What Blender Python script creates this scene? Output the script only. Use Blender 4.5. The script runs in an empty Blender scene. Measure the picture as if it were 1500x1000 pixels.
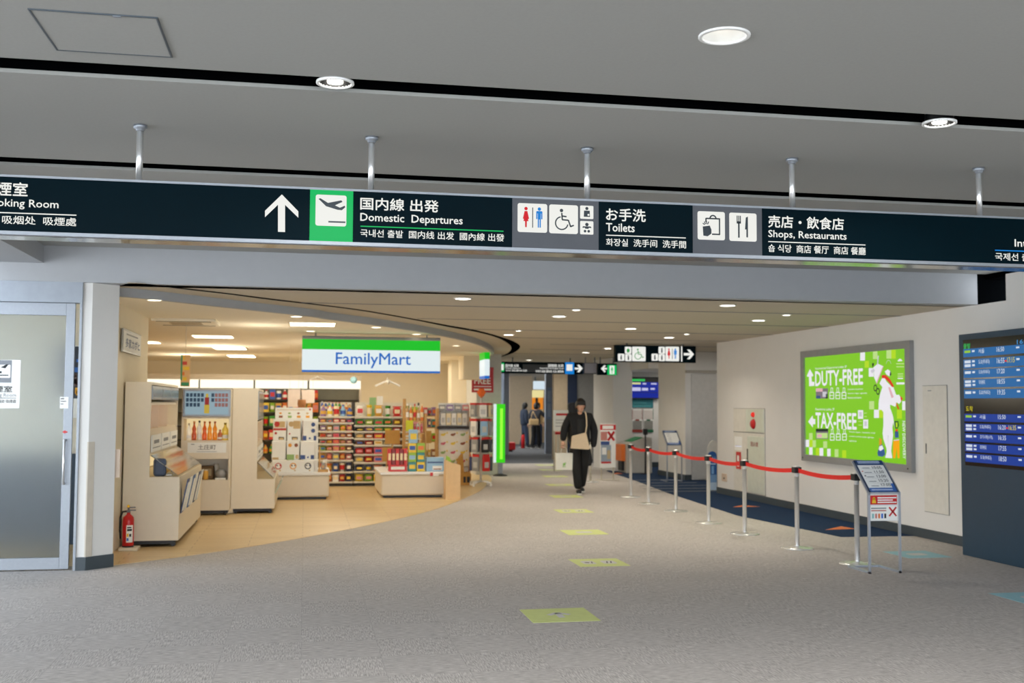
import bpy, bmesh, math, random
from mathutils import Vector, Matrix
random.seed(7)
PI = math.pi
scene = bpy.context.scene
COL = scene.collection

# ------------------------------------------------------------------ camera, world, exposure
FPX = 1583.0                       # focal length in pixels of a 1500 x 1000 frame (38 mm)
YAW, PITCH, ROLL = 0.18881, 0.05821, 0.00529      # turned right of the corridor axis (+Y), tilted up, tiny roll
EYE = Vector((0, 0, 1.6))
_fw = Vector((math.sin(YAW) * math.cos(PITCH), math.cos(YAW) * math.cos(PITCH), math.sin(PITCH)))
_r0 = Vector((math.cos(YAW), -math.sin(YAW), 0))
_u0 = _r0.cross(_fw)
_rt = _r0 * math.cos(ROLL) + _u0 * math.sin(ROLL)
_up = _u0 * math.cos(ROLL) - _r0 * math.sin(ROLL)
cam = bpy.data.cameras.new('camera')
cam.sensor_width = 36.0
cam.lens = 36.0 * FPX / 1500.0
cam.clip_end = 300
cam.dof.use_dof = True
cam.dof.focus_distance = 6.0
cam.dof.aperture_fstop = 3.2
camo = bpy.data.objects.new('camera', cam)
COL.objects.link(camo)
camo.matrix_world = Matrix(((_rt.x, _up.x, -_fw.x, EYE.x), (_rt.y, _up.y, -_fw.y, EYE.y), (_rt.z, _up.z, -_fw.z, EYE.z), (0, 0, 0, 1)))
scene.camera = camo

wd = bpy.data.worlds.new('daylight')
scene.world = wd
wd.use_nodes = True
bgn = wd.node_tree.nodes['Background']
bgn.inputs[0].default_value = (0.86, 0.93, 1.0, 1)
bgn.inputs[1].default_value = 7.0

scene.view_settings.view_transform = 'Standard'
scene.view_settings.look = 'None'
scene.view_settings.gamma = 1.0
scene.view_settings.exposure = 0.0
scene.view_settings.use_curve_mapping = False
try:
    scene.cycles.max_bounces = 8
    scene.cycles.diffuse_bounces = 5
    scene.cycles.glossy_bounces = 4
    scene.cycles.sample_clamp_indirect = 4.0
    scene.cycles.use_denoising = True
except Exception:
    pass

# measuring aid: where the sight line through a photo point meets a real plane of the building
def sight(x, y): return _fw + _rt * ((x - 750) / FPX) + _up * ((500 - y) / FPX)
def onz(x, y, z=0.0):
    d = sight(x, y); return EYE + d * ((z - EYE.z) / d.z)
def ony(x, y, yy):
    d = sight(x, y); return EYE + d * (yy / d.y)
def onx(x, y, xx):
    d = sight(x, y); return EYE + d * (xx / d.x)

# ------------------------------------------------------------------ materials
def lin(c):
    c = c / 255.0
    return c / 12.92 if c <= 0.04045 else ((c + 0.055) / 1.055) ** 2.4
def rgb(r, g, b): return (lin(r), lin(g), lin(b), 1.0)
_M = {}
def mat(name, col, rough=0.5, metal=0.0, emit=0.0, var=0.04, scale=12.0, bump=0.0, alpha=1.0, spec=0.5, trans=0.0):
    if name in _M: return _M[name]
    m = bpy.data.materials.new(name); m.use_nodes = True
    nt = m.node_tree; b = nt.nodes['Principled BSDF']
    c = rgb(*col)
    b.inputs['Roughness'].default_value = rough
    b.inputs['Metallic'].default_value = metal
    b.inputs['Specular IOR Level'].default_value = spec
    b.inputs['Alpha'].default_value = alpha
    b.inputs['Transmission Weight'].default_value = trans
    tc = nt.nodes.new('ShaderNodeTexCoord')
    nz = nt.nodes.new('ShaderNodeTexNoise'); nz.inputs['Scale'].default_value = scale; nz.inputs['Detail'].default_value = 3
    nt.links.new(tc.outputs['Object'], nz.inputs['Vector'])
    rp = nt.nodes.new('ShaderNodeValToRGB')
    rp.color_ramp.elements[0].position = 0.3; rp.color_ramp.elements[1].position = 0.7
    rp.color_ramp.elements[0].color = tuple(min(1, x * (1 - var)) for x in c[:3]) + (1,)
    rp.color_ramp.elements[1].color = tuple(min(1, x * (1 + var)) for x in c[:3]) + (1,)
    nt.links.new(nz.outputs['Fac'], rp.inputs['Fac'])
    nt.links.new(rp.outputs['Color'], b.inputs['Base Color'])
    if emit:
        b.inputs['Emission Color'].default_value = c
        b.inputs['Emission Strength'].default_value = emit
    if bump:
        bp = nt.nodes.new('ShaderNodeBump'); bp.inputs['Strength'].default_value = bump; bp.inputs['Distance'].default_value = 0.01
        nt.links.new(nz.outputs['Fac'], bp.inputs['Height']); nt.links.new(bp.outputs['Normal'], b.inputs['Normal'])
    _M[name] = m
    return m
def lit(name, col, s=1.0):
    """a backlit face: the colour seen in the photo, given off as light"""
    if name in _M: return _M[name]
    m = mat(name, (max(col[0] // 6, 2), max(col[1] // 6, 2), max(col[2] // 6, 2)), 0.35, spec=0.2)
    b = m.node_tree.nodes['Principled BSDF']
    b.inputs['Emission Color'].default_value = rgb(*col)
    b.inputs['Emission Strength'].default_value = s
    return m

# ------------------------------------------------------------------ mesh helpers
class MB:
    def __init__(s): s.v = []; s.f = []; s.mi = []; s.sm = []
    def add(s, vs, fs, mi=0, smooth=False):
        o = len(s.v); s.v += [tuple(p) for p in vs]
        for f in fs: s.f.append([i + o for i in f]); s.mi.append(mi); s.sm.append(smooth)
        return s
    def box(s, x0, y0, z0, x1, y1, z1, mi=0, b=0.0):
        if x1 < x0: x0, x1 = x1, x0
        if y1 < y0: y0, y1 = y1, y0
        if z1 < z0: z0, z1 = z1, z0
        if b:
            b = min(b, (x1 - x0) * .45, (y1 - y0) * .45, (z1 - z0) * .45)
            bm = bmesh.new(); bmesh.ops.create_cube(bm, size=1.0)
            for q in bm.verts: q.co = Vector(((x0 + x1) / 2 + q.co.x * (x1 - x0), (y0 + y1) / 2 + q.co.y * (y1 - y0), (z0 + z1) / 2 + q.co.z * (z1 - z0)))
            bmesh.ops.bevel(bm, geom=list(bm.edges), offset=b, segments=2, affect='EDGES', profile=0.5)
            bm.verts.index_update()
            vs = [q.co[:] for q in bm.verts]; fs = [[q.index for q in f.verts] for f in bm.faces]; bm.free()
            return s.add(vs, fs, mi)
        vs = [(x0, y0, z0), (x1, y0, z0), (x1, y1, z0), (x0, y1, z0), (x0, y0, z1), (x1, y0, z1), (x1, y1, z1), (x0, y1, z1)]
        return s.add(vs, [(3, 2, 1, 0), (4, 5, 6, 7), (0, 1, 5, 4), (1, 2, 6, 5), (2, 3, 7, 6), (3, 0, 4, 7)], mi)
    def tube(s, p, q, r0, r1=None, n=16, mi=0, caps=True):
        r1 = r0 if r1 is None else r1
        p = Vector(p); q = Vector(q); d = (q - p).normalized()
        a = d.orthogonal().normalized(); c = d.cross(a)
        vs = []
        for (o, r) in ((p, r0), (q, r1)):
            for i in range(n):
                t = 2 * PI * i / n; vs.append(o + a * (r * math.cos(t)) + c * (r * math.sin(t)))
        s.add(vs, [(i, (i + 1) % n, n + (i + 1) % n, n + i) for i in range(n)], mi, True)
        if caps: s.add(vs, [list(range(n))[::-1], list(range(n, 2 * n))], mi)
        return s
    def path(s, pts, r, n=10, mi=0):
        for a, b in zip(pts[:-1], pts[1:]): s.tube(a, b, r, n=n, mi=mi)
        for a in pts[1:-1]: s.ball(a, r, r, r, 6, 8, mi)
        return s
    def ball(s, c, rx, ry=None, rz=None, rings=10, n=16, mi=0):
        ry = rx if ry is None else ry; rz = rx if rz is None else rz
        prof = [(math.sin(PI * i / rings), -math.cos(PI * i / rings)) for i in range(rings + 1)]
        vs = []; fs = []
        for (a, z) in prof:
            for j in range(n):
                t = 2 * PI * j / n; vs.append((c[0] + rx * a * math.cos(t), c[1] + ry * a * math.sin(t), c[2] + rz * z))
        for i in range(rings):
            for j in range(n): fs.append((i * n + j, i * n + (j + 1) % n, (i + 1) * n + (j + 1) % n, (i + 1) * n + j))
        return s.add(vs, fs, mi, True)
    def lathe(s, prof, c=(0, 0, 0), n=24, mi=0):
        vs = []; fs = []
        for (r, z) in prof:
            for j in range(n):
                t = 2 * PI * j / n; vs.append((c[0] + r * math.cos(t), c[1] + r * math.sin(t), c[2] + z))
        for i in range(len(prof) - 1):
            for j in range(n): fs.append((i * n + j, i * n + (j + 1) % n, (i + 1) * n + (j + 1) % n, (i + 1) * n + j))
        return s.add(vs, fs, mi, True)
    def prism(s, pts, fn, d0, d1, mi=0):
        """polygon (u, v) swept from depth d0 to d1; fn(u, v, d) -> point"""
        n = len(pts)
        vs = [fn(u, v, d0) for u, v in pts] + [fn(u, v, d1) for u, v in pts]
        return s.add(vs, [list(range(n))[::-1], list(range(n, 2 * n))] + [(i, (i + 1) % n, n + (i + 1) % n, n + i) for i in range(n)], mi)
    def build(s, name, mats, parent=None, bev=0.0, fix=True):
        me = bpy.data.meshes.new(name)
        bm = bmesh.new()
        vv = [bm.verts.new(p) for p in s.v]
        for f, mi, sm in zip(s.f, s.mi, s.sm):
            try:
                fc = bm.faces.new([vv[i] for i in f]); fc.material_index = mi; fc.smooth = sm
            except ValueError: pass
        bmesh.ops.remove_doubles(bm, verts=bm.verts, dist=1e-5)
        if fix: bmesh.ops.recalc_face_normals(bm, faces=bm.faces)
        bm.to_mesh(me); bm.free()
        for m in (mats if isinstance(mats, (list, tuple)) else [mats]): me.materials.append(m)
        o = bpy.data.objects.new(name, me); COL.objects.link(o)
        if parent is not None: o.parent = parent
        return o

def tag(o, label, cat, group=None, kind=None):
    o['label'] = label; o['category'] = cat
    if group: o['group'] = group
    if kind: o['kind'] = kind
    return o
def thing(name, label, cat, loc=(0, 0, 0), rz=0.0, group=None):
    o = bpy.data.objects.new(name, None); COL.objects.link(o)
    o.empty_display_size = 0.1
    o.location = loc; o.rotation_euler = (0, 0, rz)
    return tag(o, label, cat, group)
def struct(name, mb, m, label=None, cat=None):
    o = mb.build(name, m); o['kind'] = 'structure'
    if label: o['label'] = label
    if cat: o['category'] = cat
    return o
def dup(root, loc, rz, label, group=None):
    r = root.copy(); COL.objects.link(r); r.location = loc; r.rotation_euler = (0, 0, rz)
    r['label'] = label
    if group: r['group'] = group
    for ch in list(root.children):
        c = ch.copy(); COL.objects.link(c); c.parent = r
        for g in list(ch.children):
            d = g.copy(); COL.objects.link(d); d.parent = c
    return r

def frame(o, u=(1, 0, 0), v=(0, 0, 1), e=0.0012):
    o = Vector(o); u = Vector(u); v = Vector(v); n = u.cross(v).normalized()
    return lambda a, b, l=0: o + u * a + v * b + n * (l * e)
TO_Y = dict(u=(1, 0, 0), v=(0, 0, 1))        # a face that looks towards -Y
TO_X = dict(u=(0, -1, 0), v=(0, 0, 1))       # a face that looks towards -X
FROM_X = dict(u=(0, 1, 0), v=(0, 0, 1))      # a face that looks towards +X
class Flat:
    """flat graphics on a face: layered polygons"""
    def __init__(s): s.p = []
    def poly(s, pts, mi=0, l=1): s.p.append((list(pts), mi, l)); return s
    def rect(s, a, b, c, d, mi=0, l=1): return s.poly([(a, b), (c, b), (c, d), (a, d)], mi, l)
    def rrect(s, a, b, c, d, r, mi=0, l=1):
        pts = []
        for cx, cy, t0 in ((c - r, b + r, -90), (c - r, d - r, 0), (a + r, d - r, 90), (a + r, b + r, 180)):
            for k in range(5):
                t = math.radians(t0 + 22.5 * k); pts.append((cx + r * math.cos(t), cy + r * math.sin(t)))
        return s.poly(pts, mi, l)
    def circ(s, x, y, r, mi=0, l=1, ry=None, n=20):
        ry = ry or r
        return s.poly([(x + r * math.cos(2 * PI * k / n), y + ry * math.sin(2 * PI * k / n)) for k in range(n)], mi, l)
    def line(s, x0, y0, x1, y1, w, mi=0, l=1):
        d = math.hypot(x1 - x0, y1 - y0) or 1; nx = -(y1 - y0) / d * w / 2; ny = (x1 - x0) / d * w / 2
        return s.poly([(x0 - nx, y0 - ny), (x1 - nx, y1 - ny), (x1 + nx, y1 + ny), (x0 + nx, y0 + ny)], mi, l)
    def arc(s, x, y, r, a0, a1, w, mi=0, l=1, n=16):
        for k in range(n):
            t0 = math.radians(a0 + (a1 - a0) * k / n); t1 = math.radians(a0 + (a1 - a0) * (k + 1) / n)
            c0, s0, c1, s1 = math.cos(t0), math.sin(t0), math.cos(t1), math.sin(t1); i = r - w / 2; o = r + w / 2
            s.poly([(x + i * c0, y + i * s0), (x + o * c0, y + o * s0), (x + o * c1, y + o * s1), (x + i * c1, y + i * s1)], mi, l)
        return s
    def build(s, name, mats, fr, parent=None):
        mb = MB()
        for pts, mi, l in s.p:
            a = sum(pts[i][0] * pts[(i + 1) % len(pts)][1] - pts[(i + 1) % len(pts)][0] * pts[i][1] for i in range(len(pts)))
            if a < 0: pts = pts[::-1]
            mb.add([fr(u, v, l) for u, v in pts], [list(range(len(pts)))], mi)
        return mb.build(name, mats, parent, fix=False)
def text(body, m, box, fr, parent=None, bold=0.0, l=2, name='lettering', keep=False):
    """lettering fitted to box (u0, v0, u1, v1)"""
    cu = bpy.data.curves.new('t', 'FONT'); cu.body = body; cu.size = 1.0; cu.resolution_u = 2
    ob = bpy.data.objects.new('t', cu)
    me = bpy.data.meshes.new_from_object(ob)
    bpy.data.objects.remove(ob); bpy.data.curves.remove(cu)
    if not me.vertices: return None
    xs = [q.co.x for q in me.vertices]; ys = [q.co.y for q in me.vertices]
    x0, x1, y0, y1 = min(xs), max(xs), min(ys), max(ys)
    su = (box[2] - box[0]) / max(x1 - x0, 1e-6); sv = (box[3] - box[1]) / max(y1 - y0, 1e-6)
    if keep: su = sv = min(su, sv)
    shifts = [(0, 0)]
    if bold:                        # heavier strokes: the outline laid down again a hair to each side
        b = bold; shifts = [(-b, 0), (b, 0), (0, b), (0, -b)]
    base = [(box[0] + (q.co.x - x0) * su, box[1] + (q.co.y - y0) * sv) for q in me.vertices]
    faces = [list(p.vertices) for p in me.polygons]
    bpy.data.meshes.remove(me)
    # words set far apart become pieces of lettering of their own
    spans = sorted((min(base[i][0] for i in f), max(base[i][0] for i in f), n_) for n_, f in enumerate(faces))
    gap = 0.52 * (box[3] - box[1]); words = []; end = None
    for a_, b_, n_ in spans:
        if end is None or a_ - end > gap: words.append([])
        words[-1].append(n_); end = b_ if end is None else max(end, b_)
    for w_ in words:
        used = sorted({i for n_ in w_ for i in faces[n_]}); ix = {i: j for j, i in enumerate(used)}
        vs = []; fs = []
        for k, (du, dv) in enumerate(shifts):
            o_ = len(vs)
            vs += [tuple(fr(base[i][0] + du * sv, base[i][1] + dv * sv, l + k * 0.15)) for i in used]; fs += [[ix[i] + o_ for i in faces[n_]] for n_ in w_]
        me = bpy.data.meshes.new(name); me.from_pydata(vs, [], fs); me.materials.append(m)
        o = bpy.data.objects.new(name, me); COL.objects.link(o)
        if parent is not None: o.parent = parent
    return o
def area(name, loc, sx, sy, power, col, rot=(0, 0, 0), shape='RECTANGLE', spread=PI):
    li = bpy.data.lights.new(name, 'AREA'); li.shape = shape; li.size = sx
    if shape in ('RECTANGLE', 'ELLIPSE'): li.size_y = sy
    li.energy = power; li.color = col; li.spread = spread
    o = bpy.data.objects.new(name, li); COL.objects.link(o); o.location = loc; o.rotation_euler = rot
    return o
ORD = ['first', 'second', 'third', 'fourth', 'fifth', 'sixth', 'seventh', 'eighth', 'ninth', 'tenth', 'eleventh', 'twelfth']

# ------------------------------------------------------------------ common materials
def carpet_mat(name, c0, c1):
    m = bpy.data.materials.new(name); m.use_nodes = True; nt = m.node_tree; b = nt.nodes['Principled BSDF']
    N = nt.nodes.new; L = nt.links.new
    tc = N('ShaderNodeTexCoord')
    ch = N('ShaderNodeTexChecker'); ch.inputs['Scale'].default_value = 2.0
    L(tc.outputs['Object'], ch.inputs['Vector'])
    def wv(direction):
        mp = N('ShaderNodeMapping'); mp.inputs['Scale'].default_value = (150, 14, 1) if direction else (14, 150, 1)
        L(tc.outputs['Object'], mp.inputs['Vector'])
        n = N('ShaderNodeTexNoise'); n.inputs['Scale'].default_value = 1.0; n.inputs['Detail'].default_value = 4; n.inputs['Roughness'].default_value = 0.65
        L(mp.outputs['Vector'], n.inputs['Vector']); return n
    a, c = wv(0), wv(1)
    mx = N('ShaderNodeMix'); mx.data_type = 'FLOAT'
    L(ch.outputs['Fac'], mx.inputs[0]); L(a.outputs['Fac'], mx.inputs[2]); L(c.outputs['Fac'], mx.inputs[3])
    rp = N('ShaderNodeValToRGB'); rp.color_ramp.elements[0].position = 0.33; rp.color_ramp.elements[1].position = 0.67
    rp.color_ramp.elements[0].color = rgb(*c0); rp.color_ramp.elements[1].color = rgb(*c1)
    L(mx.outputs[0], rp.inputs['Fac'])
    # tile to tile tone
    tn = N('ShaderNodeTexWhiteNoise'); tn.noise_dimensions = '2D'
    sc = N('ShaderNodeVectorMath'); sc.operation = 'SCALE'; sc.inputs['Scale'].default_value = 2.0
    fl = N('ShaderNodeVectorMath'); fl.operation = 'FLOOR'
    L(tc.outputs['Object'], sc.inputs[0]); L(sc.outputs[0], fl.inputs[0]); L(fl.outputs[0], tn.inputs['Vector'])
    mr = N('ShaderNodeMapRange'); mr.inputs['To Min'].default_value = 0.975; mr.inputs['To Max'].default_value = 1.025
    L(tn.outputs['Value'], mr.inputs['Value'])
    mul = N('ShaderNodeVectorMath'); mul.operation = 'SCALE'
    L(rp.outputs['Color'], mul.inputs[0]); L(mr.outputs['Result'], mul.inputs['Scale'])
    # thin dark joints between the tiles
    fr2 = N('ShaderNodeVectorMath'); fr2.operation = 'FRACTION'; L(sc.outputs[0], fr2.inputs[0])
    sx = N('ShaderNodeSeparateXYZ'); L(fr2.outputs[0], sx.inputs[0])
    mn = N('ShaderNodeMath'); mn.operation = 'MINIMUM'; L(sx.outputs['X'], mn.inputs[0]); L(sx.outputs['Y'], mn.inputs[1])
    jr = N('ShaderNodeMapRange'); jr.inputs['From Min'].default_value = 0.006; jr.inputs['From Max'].default_value = 0.016; jr.inputs['To Min'].default_value = 0.88; jr.inputs['To Max'].default_value = 1.0
    L(mn.outputs[0], jr.inputs['Value'])
    mul2 = N('ShaderNodeVectorMath'); mul2.operation = 'SCALE'; L(mul.outputs[0], mul2.inputs[0]); L(jr.outputs['Result'], mul2.inputs['Scale'])
    L(mul2.outputs[0], b.inputs['Base Color'])
    b.inputs['Roughness'].default_value = 0.95; b.inputs['Specular IOR Level'].default_value = 0.15
    bp = N('ShaderNodeBump'); bp.inputs['Strength'].default_value = 0.35; bp.inputs['Distance'].default_value = 0.004
    L(mx.outputs[0], bp.inputs['Height']); L(bp.outputs['Normal'], b.inputs['Normal'])
    return m
def plank_mat(name, c0, c1):
    m = bpy.data.materials.new(name); m.use_nodes = True; nt = m.node_tree; b = nt.nodes['Principled BSDF']
    N = nt.nodes.new; L = nt.links.new
    tc = N('ShaderNodeTexCoord')
    br = N('ShaderNodeTexBrick'); br.inputs['Scale'].default_value = 1.0; br.inputs['Mortar Size'].default_value = 0.003
    br.inputs['Brick Width'].default_value = 1.2; br.inputs['Row Height'].default_value = 0.15
    br.inputs['Color1'].default_value = rgb(*c0); br.inputs['Color2'].default_value = rgb(*c1); br.inputs['Mortar'].default_value = rgb(150, 118, 78)
    L(tc.outputs['Object'], br.inputs['Vector'])
    mp = N('ShaderNodeMapping'); mp.inputs['Scale'].default_value = (2, 40, 1); L(tc.outputs['Object'], mp.inputs['Vector'])
    nz = N('ShaderNodeTexNoise'); nz.inputs['Scale'].default_value = 1.0; L(mp.outputs['Vector'], nz.inputs['Vector'])
    mr = N('ShaderNodeMapRange'); mr.inputs['To Min'].default_value = 0.9; mr.inputs['To Max'].default_value = 1.1; L(nz.outputs['Fac'], mr.inputs['Value'])
    mul = N('ShaderNodeVectorMath'); mul.operation = 'SCALE'; L(br.outputs['Color'], mul.inputs[0]); L(mr.outputs['Result'], mul.inputs['Scale'])
    L(mul.outputs[0], b.inputs['Base Color']); b.inputs['Roughness'].default_value = 0.32
    return m
CARPET = carpet_mat('warm grey carpet tile', (150, 145, 142), (216, 211, 207))
BLUECARPET = carpet_mat('navy carpet tile', (18, 38, 66), (34, 62, 98))
GREYFLOOR = carpet_mat('blue grey floor', (88, 92, 98), (118, 122, 128))
PLANK = plank_mat('store vinyl plank', (222, 196, 150), (212, 184, 136))
CEIL = mat('ceiling board', (156, 156, 152), 0.9, var=0.02, scale=60, bump=0.05)
CEILC = mat('corridor ceiling board', (196, 187, 170), 0.8, var=0.015, scale=30)
CEILS = mat('store ceiling board', (244, 236, 218), 0.9, var=0.015, scale=30)
BEAM = mat('grey painted beam', (166, 168, 171), 0.7, var=0.015)
WALL = mat('white wall board', (226, 224, 220), 0.75, var=0.012, scale=4)
CREAM = mat('cream store wall', (232, 220, 194), 0.8, var=0.015, scale=4)
BASEB = mat('slate baseboard', (62, 72, 78), 0.5, var=0.03)
BLACK = mat('black void', (4, 5, 6), 0.9, spec=0.0)
ALU = mat('brushed aluminium', (150, 155, 162), 0.45, metal=0.65, var=0.03, scale=40)
STEEL = mat('polished steel', (226, 226, 226), 0.28, metal=.75, var=0.02)
SIGNBLK = mat('sign black', (2, 20, 27), 0.35, var=0.02, spec=0.04)
SIGNGRY = mat('sign grey', (88, 90, 95), 0.4, var=0.02, spec=0.1)
SIGNW = lit('sign white backlit', (244, 244, 238), 0.92)
SIGNGRN = lit('sign green backlit', (0, 190, 95), 0.9)
SIGNBLU = lit('sign blue backlit', (20, 130, 215), 0.9)
SIGNRED = lit('sign red backlit', (215, 20, 35), 0.9)
LAMP = mat('lamp lens', (255, 250, 240), 0.4, emit=9.0)
LAMPW = mat('warm lamp lens', (255, 238, 205), 0.4, emit=6.0)
WHITEP = mat('white painted metal', (232, 232, 230), 0.4, var=0.015)
IVORY = mat('ivory laminate', (224, 212, 190), 0.45, var=0.015)
DARKP = mat('dark plastic', (22, 23, 25), 0.5)
RED = mat('red enamel', (200, 20, 22), 0.35)
PAPER = mat('white paper', (240, 240, 236), 0.7, var=0.01)
INK = mat('dark ink', (35, 38, 42), 0.7)
ORANGE = mat('orange', (222, 118, 52), 0.6)
WOOD = mat('pale wood', (196, 150, 84), 0.5, var=0.12, scale=18)

# ------------------------------------------------------------------ daylight, the store's general light and added fill lights
# (the hall is open to the windowed concourse on the left and behind; that daylight is the world)
area('store_troffer_light', (0.2, 20.0, 2.6), 4.5, 8.0, 55, (1.0, 0.91, 0.74))
area('store_rear_fill', (1.8, 25.6, 2.6), 3.0, 2.4, 55, (1.0, 0.91, 0.74))  # added fill that brightens the store's back wall, no fixture modelled
area('gate_recess_fill', (9.4, 25.6, 2.43), 1.6, 1.2, 26, (1.0, 0.93, 0.82))  # added fill that lifts the dim gate recess
area('recess_fill', (8.9, 20.4, 2.7), 1.2, 1.2, 14, (1.0, 0.93, 0.82))  # added fill for the recess after the right wall
area('far_corridor_fill', (6.4, 29.2, 2.7), 2.0, 1.0, 45, (1.0, 0.95, 0.86))  # added fill over the dark floor where the next hall begins
area('far_hall_fill', (7.2, 38.0, 2.7), 2.0, 6.0, 120, (1.0, 0.95, 0.86))  # added fill to light the far hall in place of lamps
for q_, e_ in (((0.6, 19.2, 2.2), 26), ((-1.6, 21.0, 2.2), 34), ((1.4, 25.0, 2.2), 38), ((-2.6, 25.0, 2.25), 32), ((-0.6, 15.2, 2.25), 11)):  # added point fills to brighten the store ceiling, not real fixtures
    li_ = bpy.data.lights.new('store_ceiling_fill', 'POINT'); li_.energy = e_; li_.color = (1.0, 0.91, 0.74); li_.shadow_soft_size = 0.25
    lo_ = bpy.data.objects.new('store_ceiling_fill', li_); COL.objects.link(lo_); lo_.location = q_
area('store_entrance_light', (-0.6, 15.2, 2.6), 1.6, 2.5, 7, (1.0, 0.91, 0.74))

# ------------------------------------------------------------------ setting
ZC = 3.1; ZS = 2.755; ZF = 2.67      # hall ceiling, corridor soffit, store ceiling
XW = 7.46; YB = 10.96                # right wall face, beam face
def catmull(pts, k=6):
    P = [Vector((p[0], p[1])) for p in pts]; P = [P[0] * 2 - P[1]] + P + [P[-1] * 2 - P[-2]]; out = []
    for i in range(1, len(P) - 2):
        for j in range(k):
            t = j / k; a, b, c, d = P[i - 1:i + 3]
            out.append(0.5 * ((2 * b) + (c - a) * t + (2 * a - 5 * b + 4 * c - d) * t * t + (3 * b - a - 3 * c + d) * t ** 3))
    out.append(P[-2]); return [(p.x, p.y) for p in out]
flat_fn = lambda u, v, d: (u, v, d)

struct('floor', MB().box(-9, -5, -0.1, 11.5, 29, 0), CARPET)
struct('floor_far', MB().box(-2, 29, -0.1, 12, 50, 0), GREYFLOOR)
edge = catmull([(-1.83, 11.28), (-1.083, 11.947), (-0.105, 13.088), (1.054, 14.785), (2.012, 16.585), (3.0, 19.2), (3.55, 21.2), (4.0, 23.2), (4.3, 26.5)])
struct('floor_store', MB().prism(edge + [(-8, 29.0), (-8, 11.25)], flat_fn, -0.02, 0.004), PLANK)
bc = [(7.46, 12.33), (6.48, 12.36), (6.22, 14.98), (6.54, 19.0), (6.9, 22.0), (7.2, 25.4), (8.0, 27.4), (11.0, 27.4), (11.0, 18.9), (7.46, 18.9)]
struct('floor_blue', MB().prism(bc, flat_fn, -0.02, 0.003), BLUECARPET)

# hall ceiling: three fields of board between two black slots
y1a, y1b = onz(0, 84, ZC).y, onz(0, 105, ZC).y
y2a, y2b = onz(0, 229.5, ZC).y, onz(0, 240.7, ZC).y
cl = MB()
hl = onz(1061, 52, ZC)                # the recessed lamp's round opening
for a, b in ((y1b, y2a), (y2b, YB + 0.1)): cl.box(-9, a, ZC, 7.9, b, ZC + 0.018)
cl.box(-9, -5, ZC, hl.x - 0.2, y1a, ZC + 0.018).box(hl.x + 0.2, -5, ZC, 7.9, y1a, ZC + 0.018)
cl.box(hl.x - 0.2, -5, ZC, hl.x + 0.2, hl.y - 0.2, ZC + 0.018).box(hl.x - 0.2, hl.y + 0.2, ZC, hl.x + 0.2, y1a, ZC + 0.018)
ring = []; sq = []
for k in range(32):
    t = 2 * PI * k / 32; c, s_ = math.cos(t), math.sin(t); m_ = 0.2 / max(abs(c), abs(s_))
    ring.append((hl.x + 0.092 * c, hl.y + 0.092 * s_, ZC)); sq.append((hl.x + m_ * c, hl.y + m_ * s_, ZC))
cl.add(ring + sq, [(i, (i + 1) % 32, 32 + (i + 1) % 32, 32 + i) for i in range(32)])
struct('ceiling', cl, CEIL)
vo = MB()
for a, b in ((y1a, y1b), (y2a, y2b)):
    vo.box(-9, a - 0.3, ZC + 0.2, 7.9, b + 0.3, ZC + 0.24)
    vo.box(-9, a - 0.02, ZC + 0.018, 7.9, a, ZC + 0.2); vo.box(-9, b + 0.001, ZC + 0.018, 7.9, b + 0.02, ZC + 0.2)
struct('trim_slots', vo, BLACK)
# daylit downstand at the left end of the hall
pz = 2.93
xr = onz(75, 391, pz).x
xlp = onz(26, 398, pz).x
struct('beam_left', MB().box(xlp, 4.5, pz, xr, YB, ZC + 0.02), BEAM)
lp = thing('daylight_glow', 'added glowing panel for daylight at the left edge above the smoking room door', 'light', (xlp - .002, YB - .005, pz + .06))  # added glow standing in for daylight; the hall has no such panel
MB().box(-3.0, -3.5, -.03, 0, 0, 0).build('tray_frame', WHITEP, lp); MB().box(-2.96, -3.46, -.036, -.04, -.04, -.029).build('diffuser', mat('added daylight glow', (225, 238, 255), .4, emit=1.5), lp)
# cross beam and the soffit behind it
struct('beam', MB().box(-9, YB, ZS, XW - 0.012, YB + 0.3, ZC + 0.02), BEAM)
struct('trim_beam_gap', MB().box(XW - 0.3, YB + 0.002, ZS + 0.003, XW + 0.5, YB + 0.1, ZC), BLACK)

slot_out = [(186, 413.6), (210, 415), (260, 420.6), (330, 428.6), (400, 437.4), (476, 446.5), (536, 454.4), (608, 467), (656, 476), (696.8, 483.2), (732.8, 492.8), (755, 501), (762, 508.4), (752, 517), (734, 522.8)]
slot_in = [(186, 415), (210, 417), (260, 423), (330, 431), (400, 440), (476, 448.6), (536, 456.5), (608, 469.2), (656, 478.9), (696.8, 486.2), (728, 494.5), (743, 502.4), (749, 509), (745, 516), (732, 522.8)]
fasc = [(176, 421), (220, 425), (280, 432), (340, 439), (400, 446), (460, 453), (488, 458), (560, 467.6), (632, 479.6), (680, 490.4), (704, 497.6), (718, 504.8), (723.5, 511), (722, 515.6)]
SO = catmull([tuple(onz(x, y, ZS))[:2] for x, y in slot_out], 4)
SI = catmull([tuple(onz(x, y, ZS))[:2] for x, y in slot_in], 4)
FA = catmull([tuple(onz(x, y, ZS))[:2] for x, y in fasc], 4)
XL = 4.9                              # where the corridor's left side runs on behind the store
struct('ceiling_corridor', MB().prism([(SO[0][0], YB + 0.3)] + SO + [(SO[-1][0], 50), (12, 50), (12, YB + 0.3)], flat_fn, ZS, ZS + 0.004), CEILC)
struct('ceiling_band', MB().prism([(FA[0][0], YB + 0.3)] + SI + [(SI[-1][0], 29)] + [(FA[-1][0], 29)] + FA[::-1], flat_fn, ZS + 0.0, ZS + 0.004), CEILC)
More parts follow.
